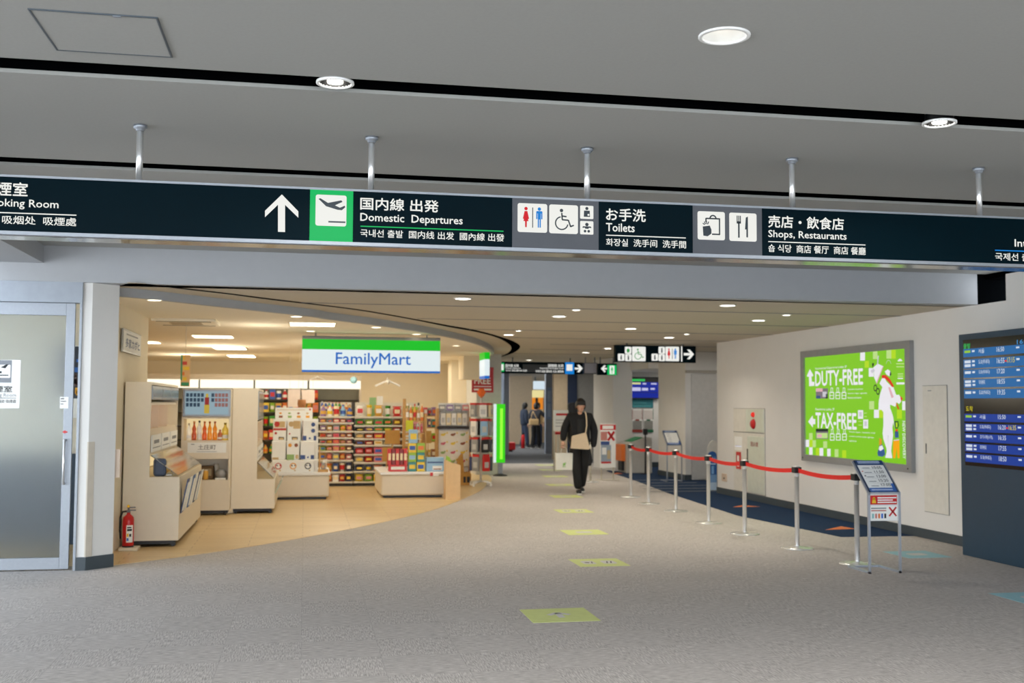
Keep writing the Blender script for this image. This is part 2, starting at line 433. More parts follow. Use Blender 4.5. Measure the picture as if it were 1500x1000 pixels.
struct('trim_fascia', MB().prism(FA + [(FA[-1][0] - 0.05, FA[-1][1])] + [(x - 0.05, y + 0.05) for x, y in FA[::-1]], flat_fn, ZF - 0.004, ZS + 0.003), BEAM)
struct('ceiling_store', MB().prism([(x - 0.03, y + 0.03) for x, y in FA] + [(FA[-1][0], 29.5), (-8, 29.5), (-8, YB + 0.35), (FA[0][0] - 0.1, YB + 0.35)], flat_fn, ZF, ZF + 0.03), CEILS)
struct('trim_roof_void', MB().box(-9, YB + 0.3, ZS + .012, 12, 50, ZS + .04).box(-9, -5, 3.4, 8, YB + 0.3, 3.43), BLACK)
def slot_x(y): return min((abs(p[1] - y), p[0]) for p in SO[:50])[1]
for i, py in enumerate((451, 470, 484, 495, 504, 511.5, 518)):
    yy = onz(800, py, ZS).y
    struct('trim_%d' % (i + 1), MB().box(slot_x(yy) + 0.02 if yy < 20 else 4.6, yy - 0.02, ZS - 0.003, XW if yy < 18.9 else 10.9, yy + 0.02, ZS + 0.01), mat('ceiling seam', (84, 92, 108), 0.6))

# right wall, its low base, and the recess after it
zt = onx(1480, 400, XW - 0.015).z
YE = onx(1050.5, 600, XW).y
struct('wall_right', MB().box(XW, 10.45, 0, XW + 0.25, YE, ZS).box(XW - 0.015, -5, 0, XW + 0.25, 10.45, zt), WALL)
struct('trim_wall_void', MB().box(XW + 0.1, -5, zt, XW + 0.3, YB, ZC + 0.1), BLACK)
struct('baseboard_right', MB().box(XW - 0.02, 8.0, 0, XW, YE, 0.115, b=0.004), BASEB)
struct('wall_right_end', MB().box(XW + 0.25, YE, 0, 11.5, YE + 0.15, ZS), WALL)
struct('wall_recess', MB().box(8.05, 22.2, 0, 11.5, 22.4, ZS).box(8.05, 22.4, 0, 8.25, 24.0, ZS), WALL)
struct('door_recess', MB().box(8.18, 22.17, 0.02, 9.6, 22.2, 2.28), mat('grey door leaf', (206, 204, 200), 0.6))
struct('trim_recess', MB().box(8.05, 22.12, 2.3, 11.5, 22.2, 2.36), mat('warm grey trim', (176, 170, 160), 0.6))
struct('baseboard_recess', MB().box(8.04, 22.18, 0, 8.18, 22.2, 0.115).box(8.03, 22.18, 0, 8.05, 24.02, 0.115), BASEB)
struct('wall_gate', MB().box(7.85, 27.0, 0, 11.5, 27.2, ZS), WALL)
struct('baseboard_gate', MB().box(7.85, 26.97, 0, 11.5, 27.0, 0.13), BASEB)
struct('wall_gate_soffit', MB().box(7.8, 24.0, 2.45, 11.5, 26.99, ZS), WALL)
struct('column', MB().box(7.36, 25.4, 0, 7.85, 27.2, ZS, b=0.01), WALL)
# beyond the column: the next hall
struct('wall_recess_side', MB().box(11.5, YE, 0, 11.6, 50, ZS), WALL)
struct('wall_far_right', MB().box(7.86, 31.0, 0, 11.5, 31.2, ZS), mat('far grey wall', (150, 150, 148), 0.7))
struct('wall_far_navy', MB().box(7.57, 30.9, 0, 7.86, 31.1, ZS), mat('navy panel', (24, 42, 72), 0.5))
struct('wall_far_beige', MB().box(7.16, 30.9, 0, 7.57, 31.1, ZS), mat('beige panel', (206, 186, 156), 0.7))
c0, c1 = ony(799, 664, 34.8).x, ony(810, 664, 34.8).x
struct('column_far', MB().box(c0, 34.8, 0, c1, 34.95, ZS), mat('blue grey column', (156, 162, 174), 0.6))
c0, c1 = ony(746, 650, 43).x, ony(779, 650, 43).x
struct('wall_far_wood', MB().box(c0, 43.0, 0, c1, 43.2, ZS), mat('far beige wall', (208, 188, 160), 0.7))
c0, c1 = ony(715, 650, 34).x, ony(737, 650, 34).x
struct('wall_far_left', MB().box(c0 - 3, 34.0, 0, c0 + 0.1, 34.2, ZS).box(c1 + 0.02, 33.95, 0, ony(745, 650, 34).x, 34.3, ZS), mat('pale blue wall', (168, 176, 192), 0.6))
struct('window_far', MB().box(c0 + 0.1, 34.05, 0.1, c1, 34.08, ZS), mat('pale glass', (190, 205, 225), 0.15, emit=0.25))
struct('wall_far_end', MB().box(-2, 49.5, 0, 12, 49.7, ZS), mat('far beige wall', (208, 188, 160), 0.7))

# left: pillar, sliding door bay and the smoking room behind it
PX0, PX1 = -2.12, -1.82
pil = [(PX0, 11.0), (-2.035, 11.0), (PX1, 11.2), (-1.9, 11.5), (PX0, 11.5)]
struct('pillar', MB().prism(pil, flat_fn, 0, ZS), WALL)
pb = [(PX0 - 0.004, 10.985), (-2.03, 10.985), (PX1 + 0.012, 11.19), (-1.88, 11.42), (PX0, 11.42)]
struct('baseboard_left', MB().prism(pb, flat_fn, 0, 0.125), BASEB)
struct('trim_pillar_guard', MB().prism([(-2.045, 10.993), (-2.033, 10.993), (-1.985, 11.035), (-1.985, 11.055), (-2.045, 11.01)], flat_fn, 0.125, 1.22), mat('beige guard', (206, 196, 180), 0.5))
XSW = -1.97
ys_end = onx(217, 500, XSW).y
struct('wall_store_left', MB().prism([(PX1 - .004, 11.21), (-1.985, 12.15), (XSW, ys_end), (-2.12, ys_end), (-2.12, 11.5), (-1.9, 11.45)], flat_fn, 0, ZS), CREAM)
struct('wall_store_side', MB().box(-8.2, YB, 0, -8, 29.5, ZS), CREAM)
struct('wall_store_back', MB().box(-8, 28.6, 0, 4.35, 28.8, ZS), CREAM)
struct('wall_store_divider', MB().box(-8, 13.2, 0, -2.12, 13.4, ZS), CREAM)
struct('wall_smoking_back', MB().box(-8, 13.0, 0, -2.14, 13.2, ZS), mat('smoking room wall', (222, 214, 196), 0.7))
struct('wall_smoking_low', MB().box(-8, 12.96, 0, -2.15, 13.0, 1.02).box(-2.185, 11.52, 0, -2.165, 12.96, 1.02), mat('dark wainscot', (52, 66, 80), 0.6))
struct('ceiling_smoking', MB().box(-8, YB + 0.3, ZS, -2.0, 13.2, ZS + 0.05), CEIL)
area('smoking_room_light', (-4.2, 12.2, 2.7), 2.0, 0.8, 45, (0.95, 0.97, 1.0))
# store's right end: grey pillar, cream cabinet over the shelves
struct('pillar_store', MB().box(ony(698, 600, 24.4).x, 24.4, 0, ony(734, 600, 24.4).x, 26.0, ZS), mat('grey pillar', (196, 196, 192), 0.7))
struct('wall_store_right', MB().box(4.2, 26.0, 0, 4.345, 28.6, ZF + .03), CREAM)
c0, c1 = ony(661, 550, 26.0).x, ony(689, 550, 26.0).x
struct('pillar_store_back', MB().box(c0, 26.0, 0, c1, 26.6, ZF + 0.02), CREAM)
struct('wall_corridor_left', MB().box(4.35, 26.0, 0, 4.5, 34.2, ZS), WALL)

# ------------------------------------------------------------------ ceiling lamps
def downlight(p, r, label, power, col=(1.0, 0.9, 0.76), lens=LAMP, group='round downlights', slot=False, blend=2.4, deep=False):
    t = thing('downlight', label, 'light', p, 0, group)
    MB().lathe([(r, 0.0), (r, -0.006), (r * 0.86, -0.008), (r * 0.84, 0.0), (r * 0.84, 0.004), (r, 0.004)], n=28).build('trim_ring', WHITEP, t)
    if slot:
        MB().lathe([(r * 0.80, 0.09), (r * 0.84, 0.0)], n=24).build('housing', mat('black reflector', (12, 12, 13), 0.35), t)
        MB().lathe([(0.001, 0.0), (r * 0.42, 0.0), (r * 0.42, 0.05), (0.001, 0.05)], n=20).build('bulb', lens, t)
    elif deep:
        MB().lathe([(r * 0.45, 0.07), (r * 0.84, 0.0)], n=24).build('reflector', mat('silver reflector', (225, 225, 222), 0.3, metal=0.3), t)
        MB().lathe([(0.001, 0.066), (r * 0.5, 0.066)], n=20).build('bulb', lens, t)
    else:
        MB().lathe([(0.001, -0.006), (r * 0.86, -0.004)], n=20).build('lens', lens, t)
    if power: area('downlight_beam', (p[0], p[1], p[2] - 0.012), r, r, power, col, shape='DISK', spread=blend)
    return t
downlight(onz(1061, 52, ZC), 0.105, 'round white downlight alone in the hall ceiling board at upper right', 16, (1, .96, .9), deep=True)
# the two lamps that hang in the black slot
for (x, y), lab in (((491, 121), 'round downlight in the black ceiling slot left of the arrow sign post'), ((1376, 180), 'round downlight in the black ceiling slot at far right')):
    p = onz(x, y, ZC - 0.005); downlight(p, 0.088, lab, 16, (1, .96, .9), slot=True)
rows = [((678, 437), 'nearest the beam, above the store sign'), ((1066, 447), 'nearest the beam on the wall side'), ((819, 463), 'in the corridor soffit centre, second row'),
        ((1111, 469), 'in the corridor soffit beside the right wall, second row'), ((844, 453.5), 'small one in the first corridor ceiling seam'), ((1152, 461), 'small one in the ceiling seam by the right wall'),
        ((924, 481), 'between the second and third ceiling seams in mid corridor'), ((980, 494), 'just above the toilet sign'), ((745, 490), 'beside the bend of the curved black slot'),
        ((760, 484), 'small one by the curved black slot'), ((858, 516), 'above the far black hanging sign, right one'), ((890, 510), 'left of the toilet sign'), ((1006, 489), 'small one above the arrow of the toilet sign'), ((775, 527), 'above the far black hanging sign, left one')]
for (x, y), lab in rows:
    small = 'small' in lab
    downlight(onz(x, y, ZS), 0.06 if small else 0.10, 'round downlight ' + lab, 0 if small else 15, (1.0, 0.90, 0.75))
for (x, y), lab in (((226, 439), 'over the extinguisher'), ((434, 463), 'at the store entrance left of the sign'), ((551, 479), 'above the store sign'), ((610, 489), 'right of the store sign top'), ((455, 484.5), 'behind the store sign at its left end'), ((668, 506), 'over the illustrated rack')):
    downlight(onz(x, y, ZF), 0.085, 'warm store downlight ' + lab, 3.5 if x in (226, 434, 551) else 0, (1, .84, .6), LAMPW, 'store downlights')
def troffer(px, lab, d):
    a = onz(px[0], px[1], ZF); b = onz(px[2], px[3], ZF)
    t = thing('troffer_light', lab, 'light', (a.x, a.y, ZF), 0, 'store ceiling troffers')
    w = b.x - a.x
    MB().box(-0.03, -0.03, -0.012, w + 0.03, d + 0.03, 0.004, b=0.004).build('frame', IVORY, t)
    MB().box(0, 0, -0.016, w, d, -0.011).build('diffuser', LAMPW, t)
troffer((425, 471, 491, 472), 'bright rectangular ceiling light nearest the store sign', 0.55)
troffer((281, 490, 340, 492), 'bright rectangular ceiling light nearest the hanging banner', 0.55)
troffer((311, 507, 359, 509), 'second bright ceiling light behind the banner', 0.9)
troffer((332, 519, 373, 521), 'farthest bright ceiling light above the dark wall band', 1.1)
troffer((206, 499, 236, 502), 'bright ceiling light half hidden by the cream wall', 0.55)

# hatch in the hall ceiling
hp = [onz(x, y, ZC) for x, y in ((45, 14), (228, 25), (250, 82), (85, 72))]
x0 = hp[0].x; x1 = hp[1].x; ya = (hp[0].y + hp[1].y) / 2; yb = (hp[2].y + hp[3].y) / 2
t = thing('ceiling_hatch', 'square access hatch outlined in the hall ceiling at upper left', 'hatch', (x0, ya, ZC))
MB().box(0, 0, -0.003, x1 - x0, yb - ya, 0.002).build('panel', CEIL, t)
fr_ = MB(); w = 0.008
fr_.box(-w, -w, -0.005, x1 - x0 + w, 0, 0.001).box(-w, yb - ya, -0.005, x1 - x0 + w, yb - ya + w, 0.001).box(-w, 0, -0.005, 0, yb - ya, 0.001).box(x1 - x0, 0, -0.005, x1 - x0 + w, yb - ya, 0.001)
fr_.build('frame', mat('hatch edge', (84, 92, 100), 0.4, metal=0.4), t)
MB().box(0.3, -0.004, -0.008, 0.33, 0.01, -0.003).build('latch', ALU, t)

# ------------------------------------------------------------------ the long hanging sign
YS = 5.97
def su(x, y):
    p = ony(x, y, YS); return p.x, p.z
SX0, SX1 = -3.4, 6.6
zb_, zt_ = 2.488, 2.771
sg = thing('hanging_sign', 'long black illuminated overhead wayfinding sign hung on five metal poles', 'sign', (0, YS, 0))
MB().box(SX0, 0.012, zb_ - 0.024, SX1, 0.17, zt_ + 0.012, b=0.004).build('housing', mat('sign underside metal', (150, 152, 155), 0.14, metal=0.95, var=0.02), sg)
MB().box(SX0, 0.0, zt_, SX1, 0.02, zt_ + 0.012).box(SX0, 0.0, zb_ - 0.018, SX1, 0.02, zb_).build('edge_rail', ALU, sg)
def panel(xa, xb, m, nm='sign_panel'):
    a = su(xa, 300)[0] if xa is not None else SX0; b = su(xb, 330)[0] if xb is not None else SX1
    return MB().box(a, 0.001, zb_, b, 0.02, zt_).build(nm, m, sg)
panel(None, 453.7, SIGNBLK); pg = panel(453.7, 517.2, SIGNGRN, 'green_panel'); pg['label'] = 'lit green panel'
panel(517.2, 750.4, SIGNBLK); panel(750.4, 877, SIGNGRY); panel(877, 1014.8, SIGNBLK); panel(1014.8, 1116.2, SIGNGRY); panel(1116.2, None, SIGNBLK)
SF = frame((0, 0, 0), **TO_Y)
def sbox(x0, x1, yt, yb, ref=None):
    ref = x0 if ref is None else ref
    return (su(x0, yt)[0], su(ref, yb)[1], su(x1, yt)[0], su(ref, yt)[1])
def st(s, x0, x1, yt, yb, bold=0.010, ref=None, m=None): return text(s, m or SIGNW, sbox(x0, x1, yt, yb, ref), SF, sg, bold)
def sr(x0, x1, yt, yb, m=None, ref=None, nm='rule'):
    a = sbox(x0, x1, yt, yb, ref); return Flat().rect(*a).build(nm, m or SIGNW, SF, sg)
st('喫煙室', -28, 40.8, 268.0, 288.0, 0.018, ref=41)
st('Smoking Room', -26, 86, 294, 308.5, 0.012, ref=86)
sr(-60, 112, 314.4, 316.0, ref=112)
st('흡연실  吸烟处  吸煙處', -54, 112, 319.3, 331.3, 0.012, ref=112)
st('国内線 出発', 528.1, 642.2, 289.1, 306.8, 0.018)
st('Domestic  Departures', 528, 677.6, 312, 326.8, 0.014)
sr(528, 737.5, 330.4, 332.0, SIGNGRN)
st('국내선 출발  国内线 出发  國內線 出發', 528, 738.5, 335.4, 346.6, 0.012)
st('お手洗', 887.7, 945.4, 304.7, 322.9, 0.018)
st('Toilets', 887.7, 929.3, 326.6, 338.6, 0.014)
sr(887.7, 1004.4, 343.6, 345.0)
st('화장실  洗手间  洗手間', 887.7, 1004.6, 348.9, 359.9, 0.012)
st('売店・飲食店', 1125.3, 1235.5, 315.2, 332.8, 0.018)
st('Shops, Restaurants', 1125.3, 1239.5, 336.8, 350.2, 0.014)
sr(1125.3, 1267.5, 353.0, 354.4)
st('숍 식당  商店 餐厅  商店 餐廳', 1125.3, 1267.5, 357.3, 368.8, 0.012)
st('国際線 出発', 1516, 1630, 329, 347, 0.018)
st('International  Departures', 1485.9, 1660, 350.4, 364.4, 0.014)
sr(1457.3, 1662, 365.6, 367.2, SIGNBLU)
st('국제선 출발  国际线 出发  國際線 出發', 1457.3, 1665, 369.9, 381, 0.012)
# arrow
ar = Flat()
def spts(l): return [su(x, y) for x, y in l]
ar.poly(spts([(412.9, 284.7), (437, 309.5), (437, 318.8), (417.6, 300), (417.6, 339.8), (407.2, 339.4), (407.2, 299.8), (388.2, 318), (388.2, 308.6)]))
ar.build('arrow', SIGNW, SF, sg)
# pictograms: a white plate with its figure
def plate(x0, x1, yt, yb, r=0.012):
    a = sbox(x0, x1, yt, yb); f = Flat().rrect(*a, r, 0, 1); pl = f.build('pictogram', SIGNW, SF, sg)
    cx, cy, h = (a[0] + a[2]) / 2, (a[1] + a[3]) / 2, (a[3] - a[1])
    return pl, lambda u, v: (cx + (u - 0.5) * h, cy + (v - 0.5) * h), h
def q(P, l): return [P(*c) for c in l]
SIGNINK = mat('sign ink', (30, 42, 50), 0.5)
def man_fig(f, P, h, cx, s, mi=0, y0=0.17, dress=False):
    c = P(cx, y0 + s * 0.92); f.circ(c[0], c[1], h * s * 0.085, mi, 3)
    if dress: L = [(-.09, .80), (.09, .80), (.2, .42), (.13, .40), (.07, .62), (.16, .30), (.06, .30), (.05, .0), (-.05, .0), (-.06, .30), (-.16, .30), (-.07, .62), (-.13, .40), (-.2, .42)]
    else: L = [(-.16, .82), (.16, .82), (.2, .78), (.2, .42), (.12, .42), (.12, .70), (.1, .70), (.1, .0), (.02, .0), (.02, .4), (-.02, .4), (-.02, .0), (-.1, .0), (-.1, .70), (-.12, .70), (-.12, .42), (-.2, .42), (-.2, .78)]
    f.poly([P(cx + a * s * 0.78, y0 + b * s) for a, b in L], mi, 3)
def wheelchair(f, P, h, mi=0):
    c = P(.42, .80); f.circ(c[0], c[1], h * .06, mi, 3)
    c = P(.43, .36); f.arc(c[0], c[1], h * .22, 100, 350, h * .045, mi, 3)
    for a, b in (((.43, .72), (.45, .48)), ((.44, .48), (.66, .47)), ((.66, .48), (.75, .24)), ((.74, .25), (.86, .30)), ((.44, .61), (.60, .59))):
        a, b = P(*a), P(*b); f.line(*a, *b, h * .05, mi, 3)
pl, P, h = plate(462.6, 507.8, 284.7, 330.2)
f = Flat(); f.poly(q(P, [(.1, .86), (.16, .88), (.40, .74), (.82, .84), (.86, .79), (.62, .67), (.78, .60), (.93, .67), (.95, .62), (.84, .52), (.70, .53), (.34, .63)]), 0, 3)
f.rect(*P(.42, .11), *P(.96, .16), 0, 3); f.build('figure', SIGNINK, SF, pl)
pl, P, h = plate(758.2, 801.6, 297.2, 339.5)
f = Flat(); man_fig(f, P, h, .27, .70, 0, dress=True); man_fig(f, P, h, .74, .70, 1); f.rect(*P(.49, .16), *P(.52, .86), 2, 3)
f.build('figure', [SIGNRED, SIGNBLU, SIGNINK], SF, pl)
pl, P, h = plate(804.5, 846.6, 299.2, 341.4)
f = Flat(); wheelchair(f, P, h); f.build('figure', SIGNINK, SF, pl)
pl, P, h = plate(849.7, 869.2, 300.8, 320.2, 0.006)
f = Flat(); c = P(.5, .78); f.circ(c[0], c[1], h * .12, 0, 3); f.poly(q(P, [(.28, .62), (.72, .62), (.74, .15), (.26, .15)]), 0, 3); c = P(.62, .30); f.circ(c[0], c[1], h * .08, 1, 4); f.build('figure', [SIGNINK, SIGNW], SF, pl)
pl, P, h = plate(849.7, 869.2, 323.4, 343.0, 0.006)
f = Flat(); c = P(.5, .74); f.circ(c[0], c[1], h * .13, 0, 3); f.poly(q(P, [(.2, .60), (.8, .60), (.85, .48), (.65, .50), (.62, .42), (.38, .42), (.35, .50), (.15, .48)]), 0, 3); c = P(.36, .24); f.circ(c[0], c[1], h * .1, 0, 3); c = P(.64, .24); f.circ(c[0], c[1], h * .1, 0, 3); f.build('figure', SIGNINK, SF, pl)
pl, P, h = plate(1021.6, 1061.6, 309.0, 350.6)
f = Flat()
for a, b in (((.30, .76), (.30, .62)), ((.30, .75), (.82, .75)), ((.80, .75), (.80, .20)), ((.52, .20), (.82, .20))): f.line(*P(*a), *P(*b), h * .05, 0, 3)
c = P(.56, .75); f.arc(c[0], c[1], h * .11, 0, 180, h * .05, 0, 3)
f.poly(q(P, [(.18, .46), (.44, .50), (.50, .36), (.50, .22), (.36, .12), (.20, .14)]), 0, 3)
for a in (60, 90, 120, 150): f.line(*P(.32 + .08 * math.cos(math.radians(a)), .50 + .05 * math.sin(math.radians(a))), *P(.32 + .16 * math.cos(math.radians(a)), .50 + .16 * math.sin(math.radians(a))), h * .035, 0, 3)
f.build('figure', SIGNINK, SF, pl)
pl, P, h = plate(1068, 1108, 311.2, 352.6)
f = Flat()
for dx in (-.06, 0, .06): f.line(*P(.34 + dx, .90), *P(.34 + dx, .68), h * .035, 0, 3)
f.rect(*P(.26, .62), *P(.42, .70), 0, 3); f.line(*P(.34, .66), *P(.34, .12), h * .06, 0, 3)
f.poly(q(P, [(.62, .14), (.68, .14), (.68, .88), (.60, .84), (.57, .42), (.62, .42)]), 0, 3); f.build('figure', SIGNINK, SF, pl)
for x, y in ((205, 182), (545, 199), (862, 215), (1158, 233), (1428, 248)):
    p = onz(x, y, ZC)
    pp = MB(); pp.tube((p.x, 0.085, zt_ + 0.01), (p.x, 0.085, ZC - 0.012), 0.0175, n=20); po = pp.build('pole', STEEL, sg)
    MB().lathe([(0.018, -0.034), (0.024, -0.030), (0.024, -0.022), (0.036, -0.018), (0.036, 0.0), (0.0, 0.0)], (p.x, 0.085, ZC), 24).build('flange', mat('grey flange', (150, 156, 164), 0.4, metal=0.6), po)

# ------------------------------------------------------------------ sliding door of the smoking room
YD = 11.02
def dx(x, y=640): return ony(x, y, YD)
dr = thing('sliding_door', 'half open aluminium sliding door with frosted glass and pull bar', 'door', (-3.6, YD, 0))
FROST = mat('frosted glass', (226, 236, 240), 0.3, trans=1.0, var=0.03, scale=3)
def D(x, y): p = ony(x, y, YD); return p.x + 3.6, p.z
xr0, xr1 = D(92, 640)[0], D(105.3, 640)[0]
ztop = D(60, 443)[1]; zrail = D(40, 461)[1]; zbot = D(50, 817)[1]
mb = MB(); mb.box(xr0, 0, 0.012, xr1, 0.03, ztop, b=0.003).box(-0.9, 0, zrail, xr0, 0.045, ztop, b=0.003).box(-0.9, 0, 0.012, xr0, 0.045, zbot, b=0.003).box(-0.98, 0, 0.012, -0.9, 0.045, ztop, b=0.003)
mb.build('door_frame', ALU, dr)
MB().box(-0.9, 0.018, zbot, xr0, 0.026, zrail).build('glass_pane', FROST, dr)
hx = D(95, 676)[0]; z0 = D(94, 708)[1]; z1 = D(97, 644)[1]
MB().path([(hx, 0, z0), (hx, -0.05, z0), (hx, -0.05, z1), (hx, 0, z1)], 0.011).build('pull_bar', STEEL, dr)
FD = frame((0, -0.001, 0), **TO_Y)
def dbox(x0, y0, x1, y1): a = D(x0, y1); b = D(x1, y0); return (a[0], a[1], b[0], b[1])
nt = Flat().rect(*dbox(-30, 527, 30, 597.5), 0, 1).rect(*dbox(-16, 527.5, 17, 560), 1, 2).rrect(*dbox(-12, 534, 15, 553), .008, 2, 3)
a = dbox(-8, 541, 12, 551); nt.line(a[0], a[1] + .012, a[2], a[1] + .012, .01, 3, 4).poly([(a[2] - .07, a[3] + .02), (a[2] - .02, a[3] + .05), (a[2], a[3] + .05), (a[2] - .03, a[3] + .01)], 3, 4).rect(a[0], a[1] + .03, a[2] - .06, a[1] + .05, 3, 4)
nt.rect(*dbox(-24, 582.5, 23, 583.2), 1, 3)
no = nt.build('notice', [PAPER, mat('notice grey', (130, 134, 140), 0.6), PAPER, INK], lambda u, v, l=0: Vector((u, 0.016 - 0.001 * l, v)), dr)
FN = lambda u, v, l=0: Vector((u, 0.011 - 0.0005 * l, v))
text('喫煙室', INK, dbox(-22, 565, 17.5, 574), FN, dr, 0.01, name='lettering')
text('Smoking Room', mat('notice grey', (130, 134, 140), 0.6), dbox(-24, 576, 23, 582), FN, dr, name='lettering')
text('흡연실 吸烟处 吸煙處', INK, dbox(-24, 585, 23, 590), FN, dr, name='lettering')
Flat().rect(*dbox(87.5, 581, 100.5, 598), 0, 1).rect(*dbox(89, 583, 94, 584.5), 1, 2).rect(*dbox(89, 587, 97, 588), 1, 2).rect(*dbox(89, 591, 93, 592), 1, 2).build('door_label', [PAPER, INK], FD, dr)
a = dbox(91, 629.5, 99, 635.5); f = Flat(); m_ = (a[1] + a[3]) / 2
f.poly([(a[0], m_), (a[0] + .03, a[3]), (a[0] + .03, m_ + .007), (a[2], m_ + .007), (a[2], m_ - .007), (a[0] + .03, m_ - .007), (a[0] + .03, a[1])]); f.build('red_arrow', RED, FD, dr)
# fixed frame of the bay
jx0, jx1 = ony(113, 640, 11.0).x, ony(121, 640, 11.0).x
zt_d = ony(60, 414, 11.0).z
struct('trim_door_jamb', MB().box(jx0 - 0.005, 10.98, 0, PX0, 11.05, zt_d, b=0.003), ALU)
struct('trim_door_head', MB().box(-8, 10.97, ony(60, 442.5, 11.0).z, PX0, 11.12, ZS), mat('door head metal', (150, 156, 164), 0.5, metal=0.5))
struct('wall_smoking_side', MB().box(-2.16, 11.5, 0, -2.125, 13.0, ZS), CREAM)
# poster on the room's back wall, seen through the gap
p0 = ony(108, 507, 12.95); p1 = ony(124, 612, 12.95)
ps = thing('wall_poster', 'dark colourful poster on the smoking room wall behind the door gap', 'poster', (p0.x, 12.96, p1.z))
w = 0.55; h = p0.z - p1.z
f = Flat().rect(-.2, 0, w, h + .01, 0, 0).rect(-.17, .22, w, h, 1, 1)
rng = random.Random(3)
for k in range(46):
    u = rng.uniform(-.15, w - .08); v = rng.uniform(.24, h - .06); c = 2 if v > h * .62 else (3 if v > h * .42 else (4 if u > .1 else 5))
    f.rect(u, v, u + rng.uniform(.03, .09), v + rng.uniform(.03, .07), c, 2)
f.build('print', [PAPER, mat('poster dark', (30, 34, 48), 0.5), mat('poster blue', (40, 100, 180), 0.5), mat('poster brown', (96, 70, 62), 0.5), mat('poster coral', (230, 90, 70), 0.5), mat('poster yellow', (246, 176, 40), 0.5)], frame((0, 0, 0), **TO_Y), ps)

# ------------------------------------------------------------------ poster plate on the cream wall
p0 = onx(177.5, 482, XSW); p1 = onx(203, 522, XSW)
bd = thing('wall_board', 'small framed white notice board on the cream store wall', 'sign', (XSW + .004, p0.y, p1.z))
ht = onx(177.5, 480, XSW).z - p1.z; wb = p1.y - p0.y
MB().box(0, 0, 0, 0.02, wb, ht, b=.003).build('board_frame', mat('grey frame', (150, 152, 152), 0.4), bd)
Flat().rect(.02, .02, wb - .02, ht - .02, 0, 0).rect(wb * .15, ht * .76, wb * .8, ht * .82, 1, 1).build('board_face', [PAPER, mat('notice grey', (130, 134, 140), 0.6)], frame((0.0215, 0, 0), **FROM_X), bd)
text('多家カボヒ', mat('board blue', (70, 92, 130), 0.6), (wb * .12, ht * .22, wb * .9, ht * .62), frame((0.0215, 0, 0), **FROM_X), bd, .02)

# ------------------------------------------------------------------ fire extinguisher
pe = onz(187, 805.5, 0.004)
base = thing('extinguisher_base', 'low white plinth under the red fire extinguisher', 'stand', (pe.x - .005, pe.y, 0.004))
MB().box(-.08, -.1, 0, .12, .12, .035, b=.01).build('plinth', IVORY, base)
ex = thing('fire_extinguisher', 'red fire extinguisher standing beside the white pillar', 'fire extinguisher', (pe.x, pe.y, 0.039))
MB().lathe([(0, 0), (.062, 0), (.068, .012), (.068, .33), (.06, .365), (.035, .39), (.022, .40), (.022, .42), (0, .42)], n=28).build('cylinder', RED, ex)
MB().lathe([(.0695, .0), (.0695, .02), (.069, .02)], n=28).build('foot_ring', DARKP, ex)
MB().box(-.02, -.025, .42, .02, .025, .45, b=.005).box(-.01, -.01, .44, .085, .01, .455).box(-.012, -.01, .475, .08, .01, .488).tube((0, 0, .44), (0, 0, .49), .012).build('valve_handle', mat('grey metal', (120, 122, 126), 0.4, metal=0.7), ex)
MB().ball((0, -.02, .498), .018).build('safety_pin', mat('yellow', (240, 190, 40), 0.5), ex)
MB().path([(-.02, 0, .435), (-.07, -.01, .43), (-.095, -.01, .36), (-.098, -.01, .2), (-.085, -.015, .1)], .011).build('hose', DARKP, ex)
def cyl_label(z0, z1, a0, a1, r): 
    vs = []; n = 10
    for k in range(n + 1):
        t = math.radians(a0 + (a1 - a0) * k / n); vs += [(r * math.cos(t), r * math.sin(t), z0), (r * math.cos(t), r * math.sin(t), z1)]
    return vs, [(2 * k, 2 * k + 2, 2 * k + 3, 2 * k + 1) for k in range(n)]
lb = MB(); lb.add(*cyl_label(.06, .27, -100, -30, .0688), 0)
for (z0, z1, a0, a1, mi) in ((.20, .225, -92, -42, 1), (.13, .17, -95, -76, 2), (.08, .115, -95, -76, 3), (.13, .165, -70, -50, 1), (.235, .25, -92, -50, 1)): lb.add(*cyl_label(z0, z1, a0, a1, .0694), mi)
lb.build('label', [PAPER, INK, mat('yellow', (240, 190, 40), 0.5), mat('label blue', (50, 110, 200), 0.5)], ex)
ex.scale = (.88, .88, .88)
p0 = onx(166, 700, PX1 + 0.0)
gb = thing('wall_box', 'small beige box fixed low on the pillar edge above the extinguisher', 'box', (PX1 - .008, 11.28, 0.86))
MB().box(0, -.05, 0, .05, .05, .28, b=.006).build('cover', mat('beige box', (214, 192, 170), 0.5), gb)

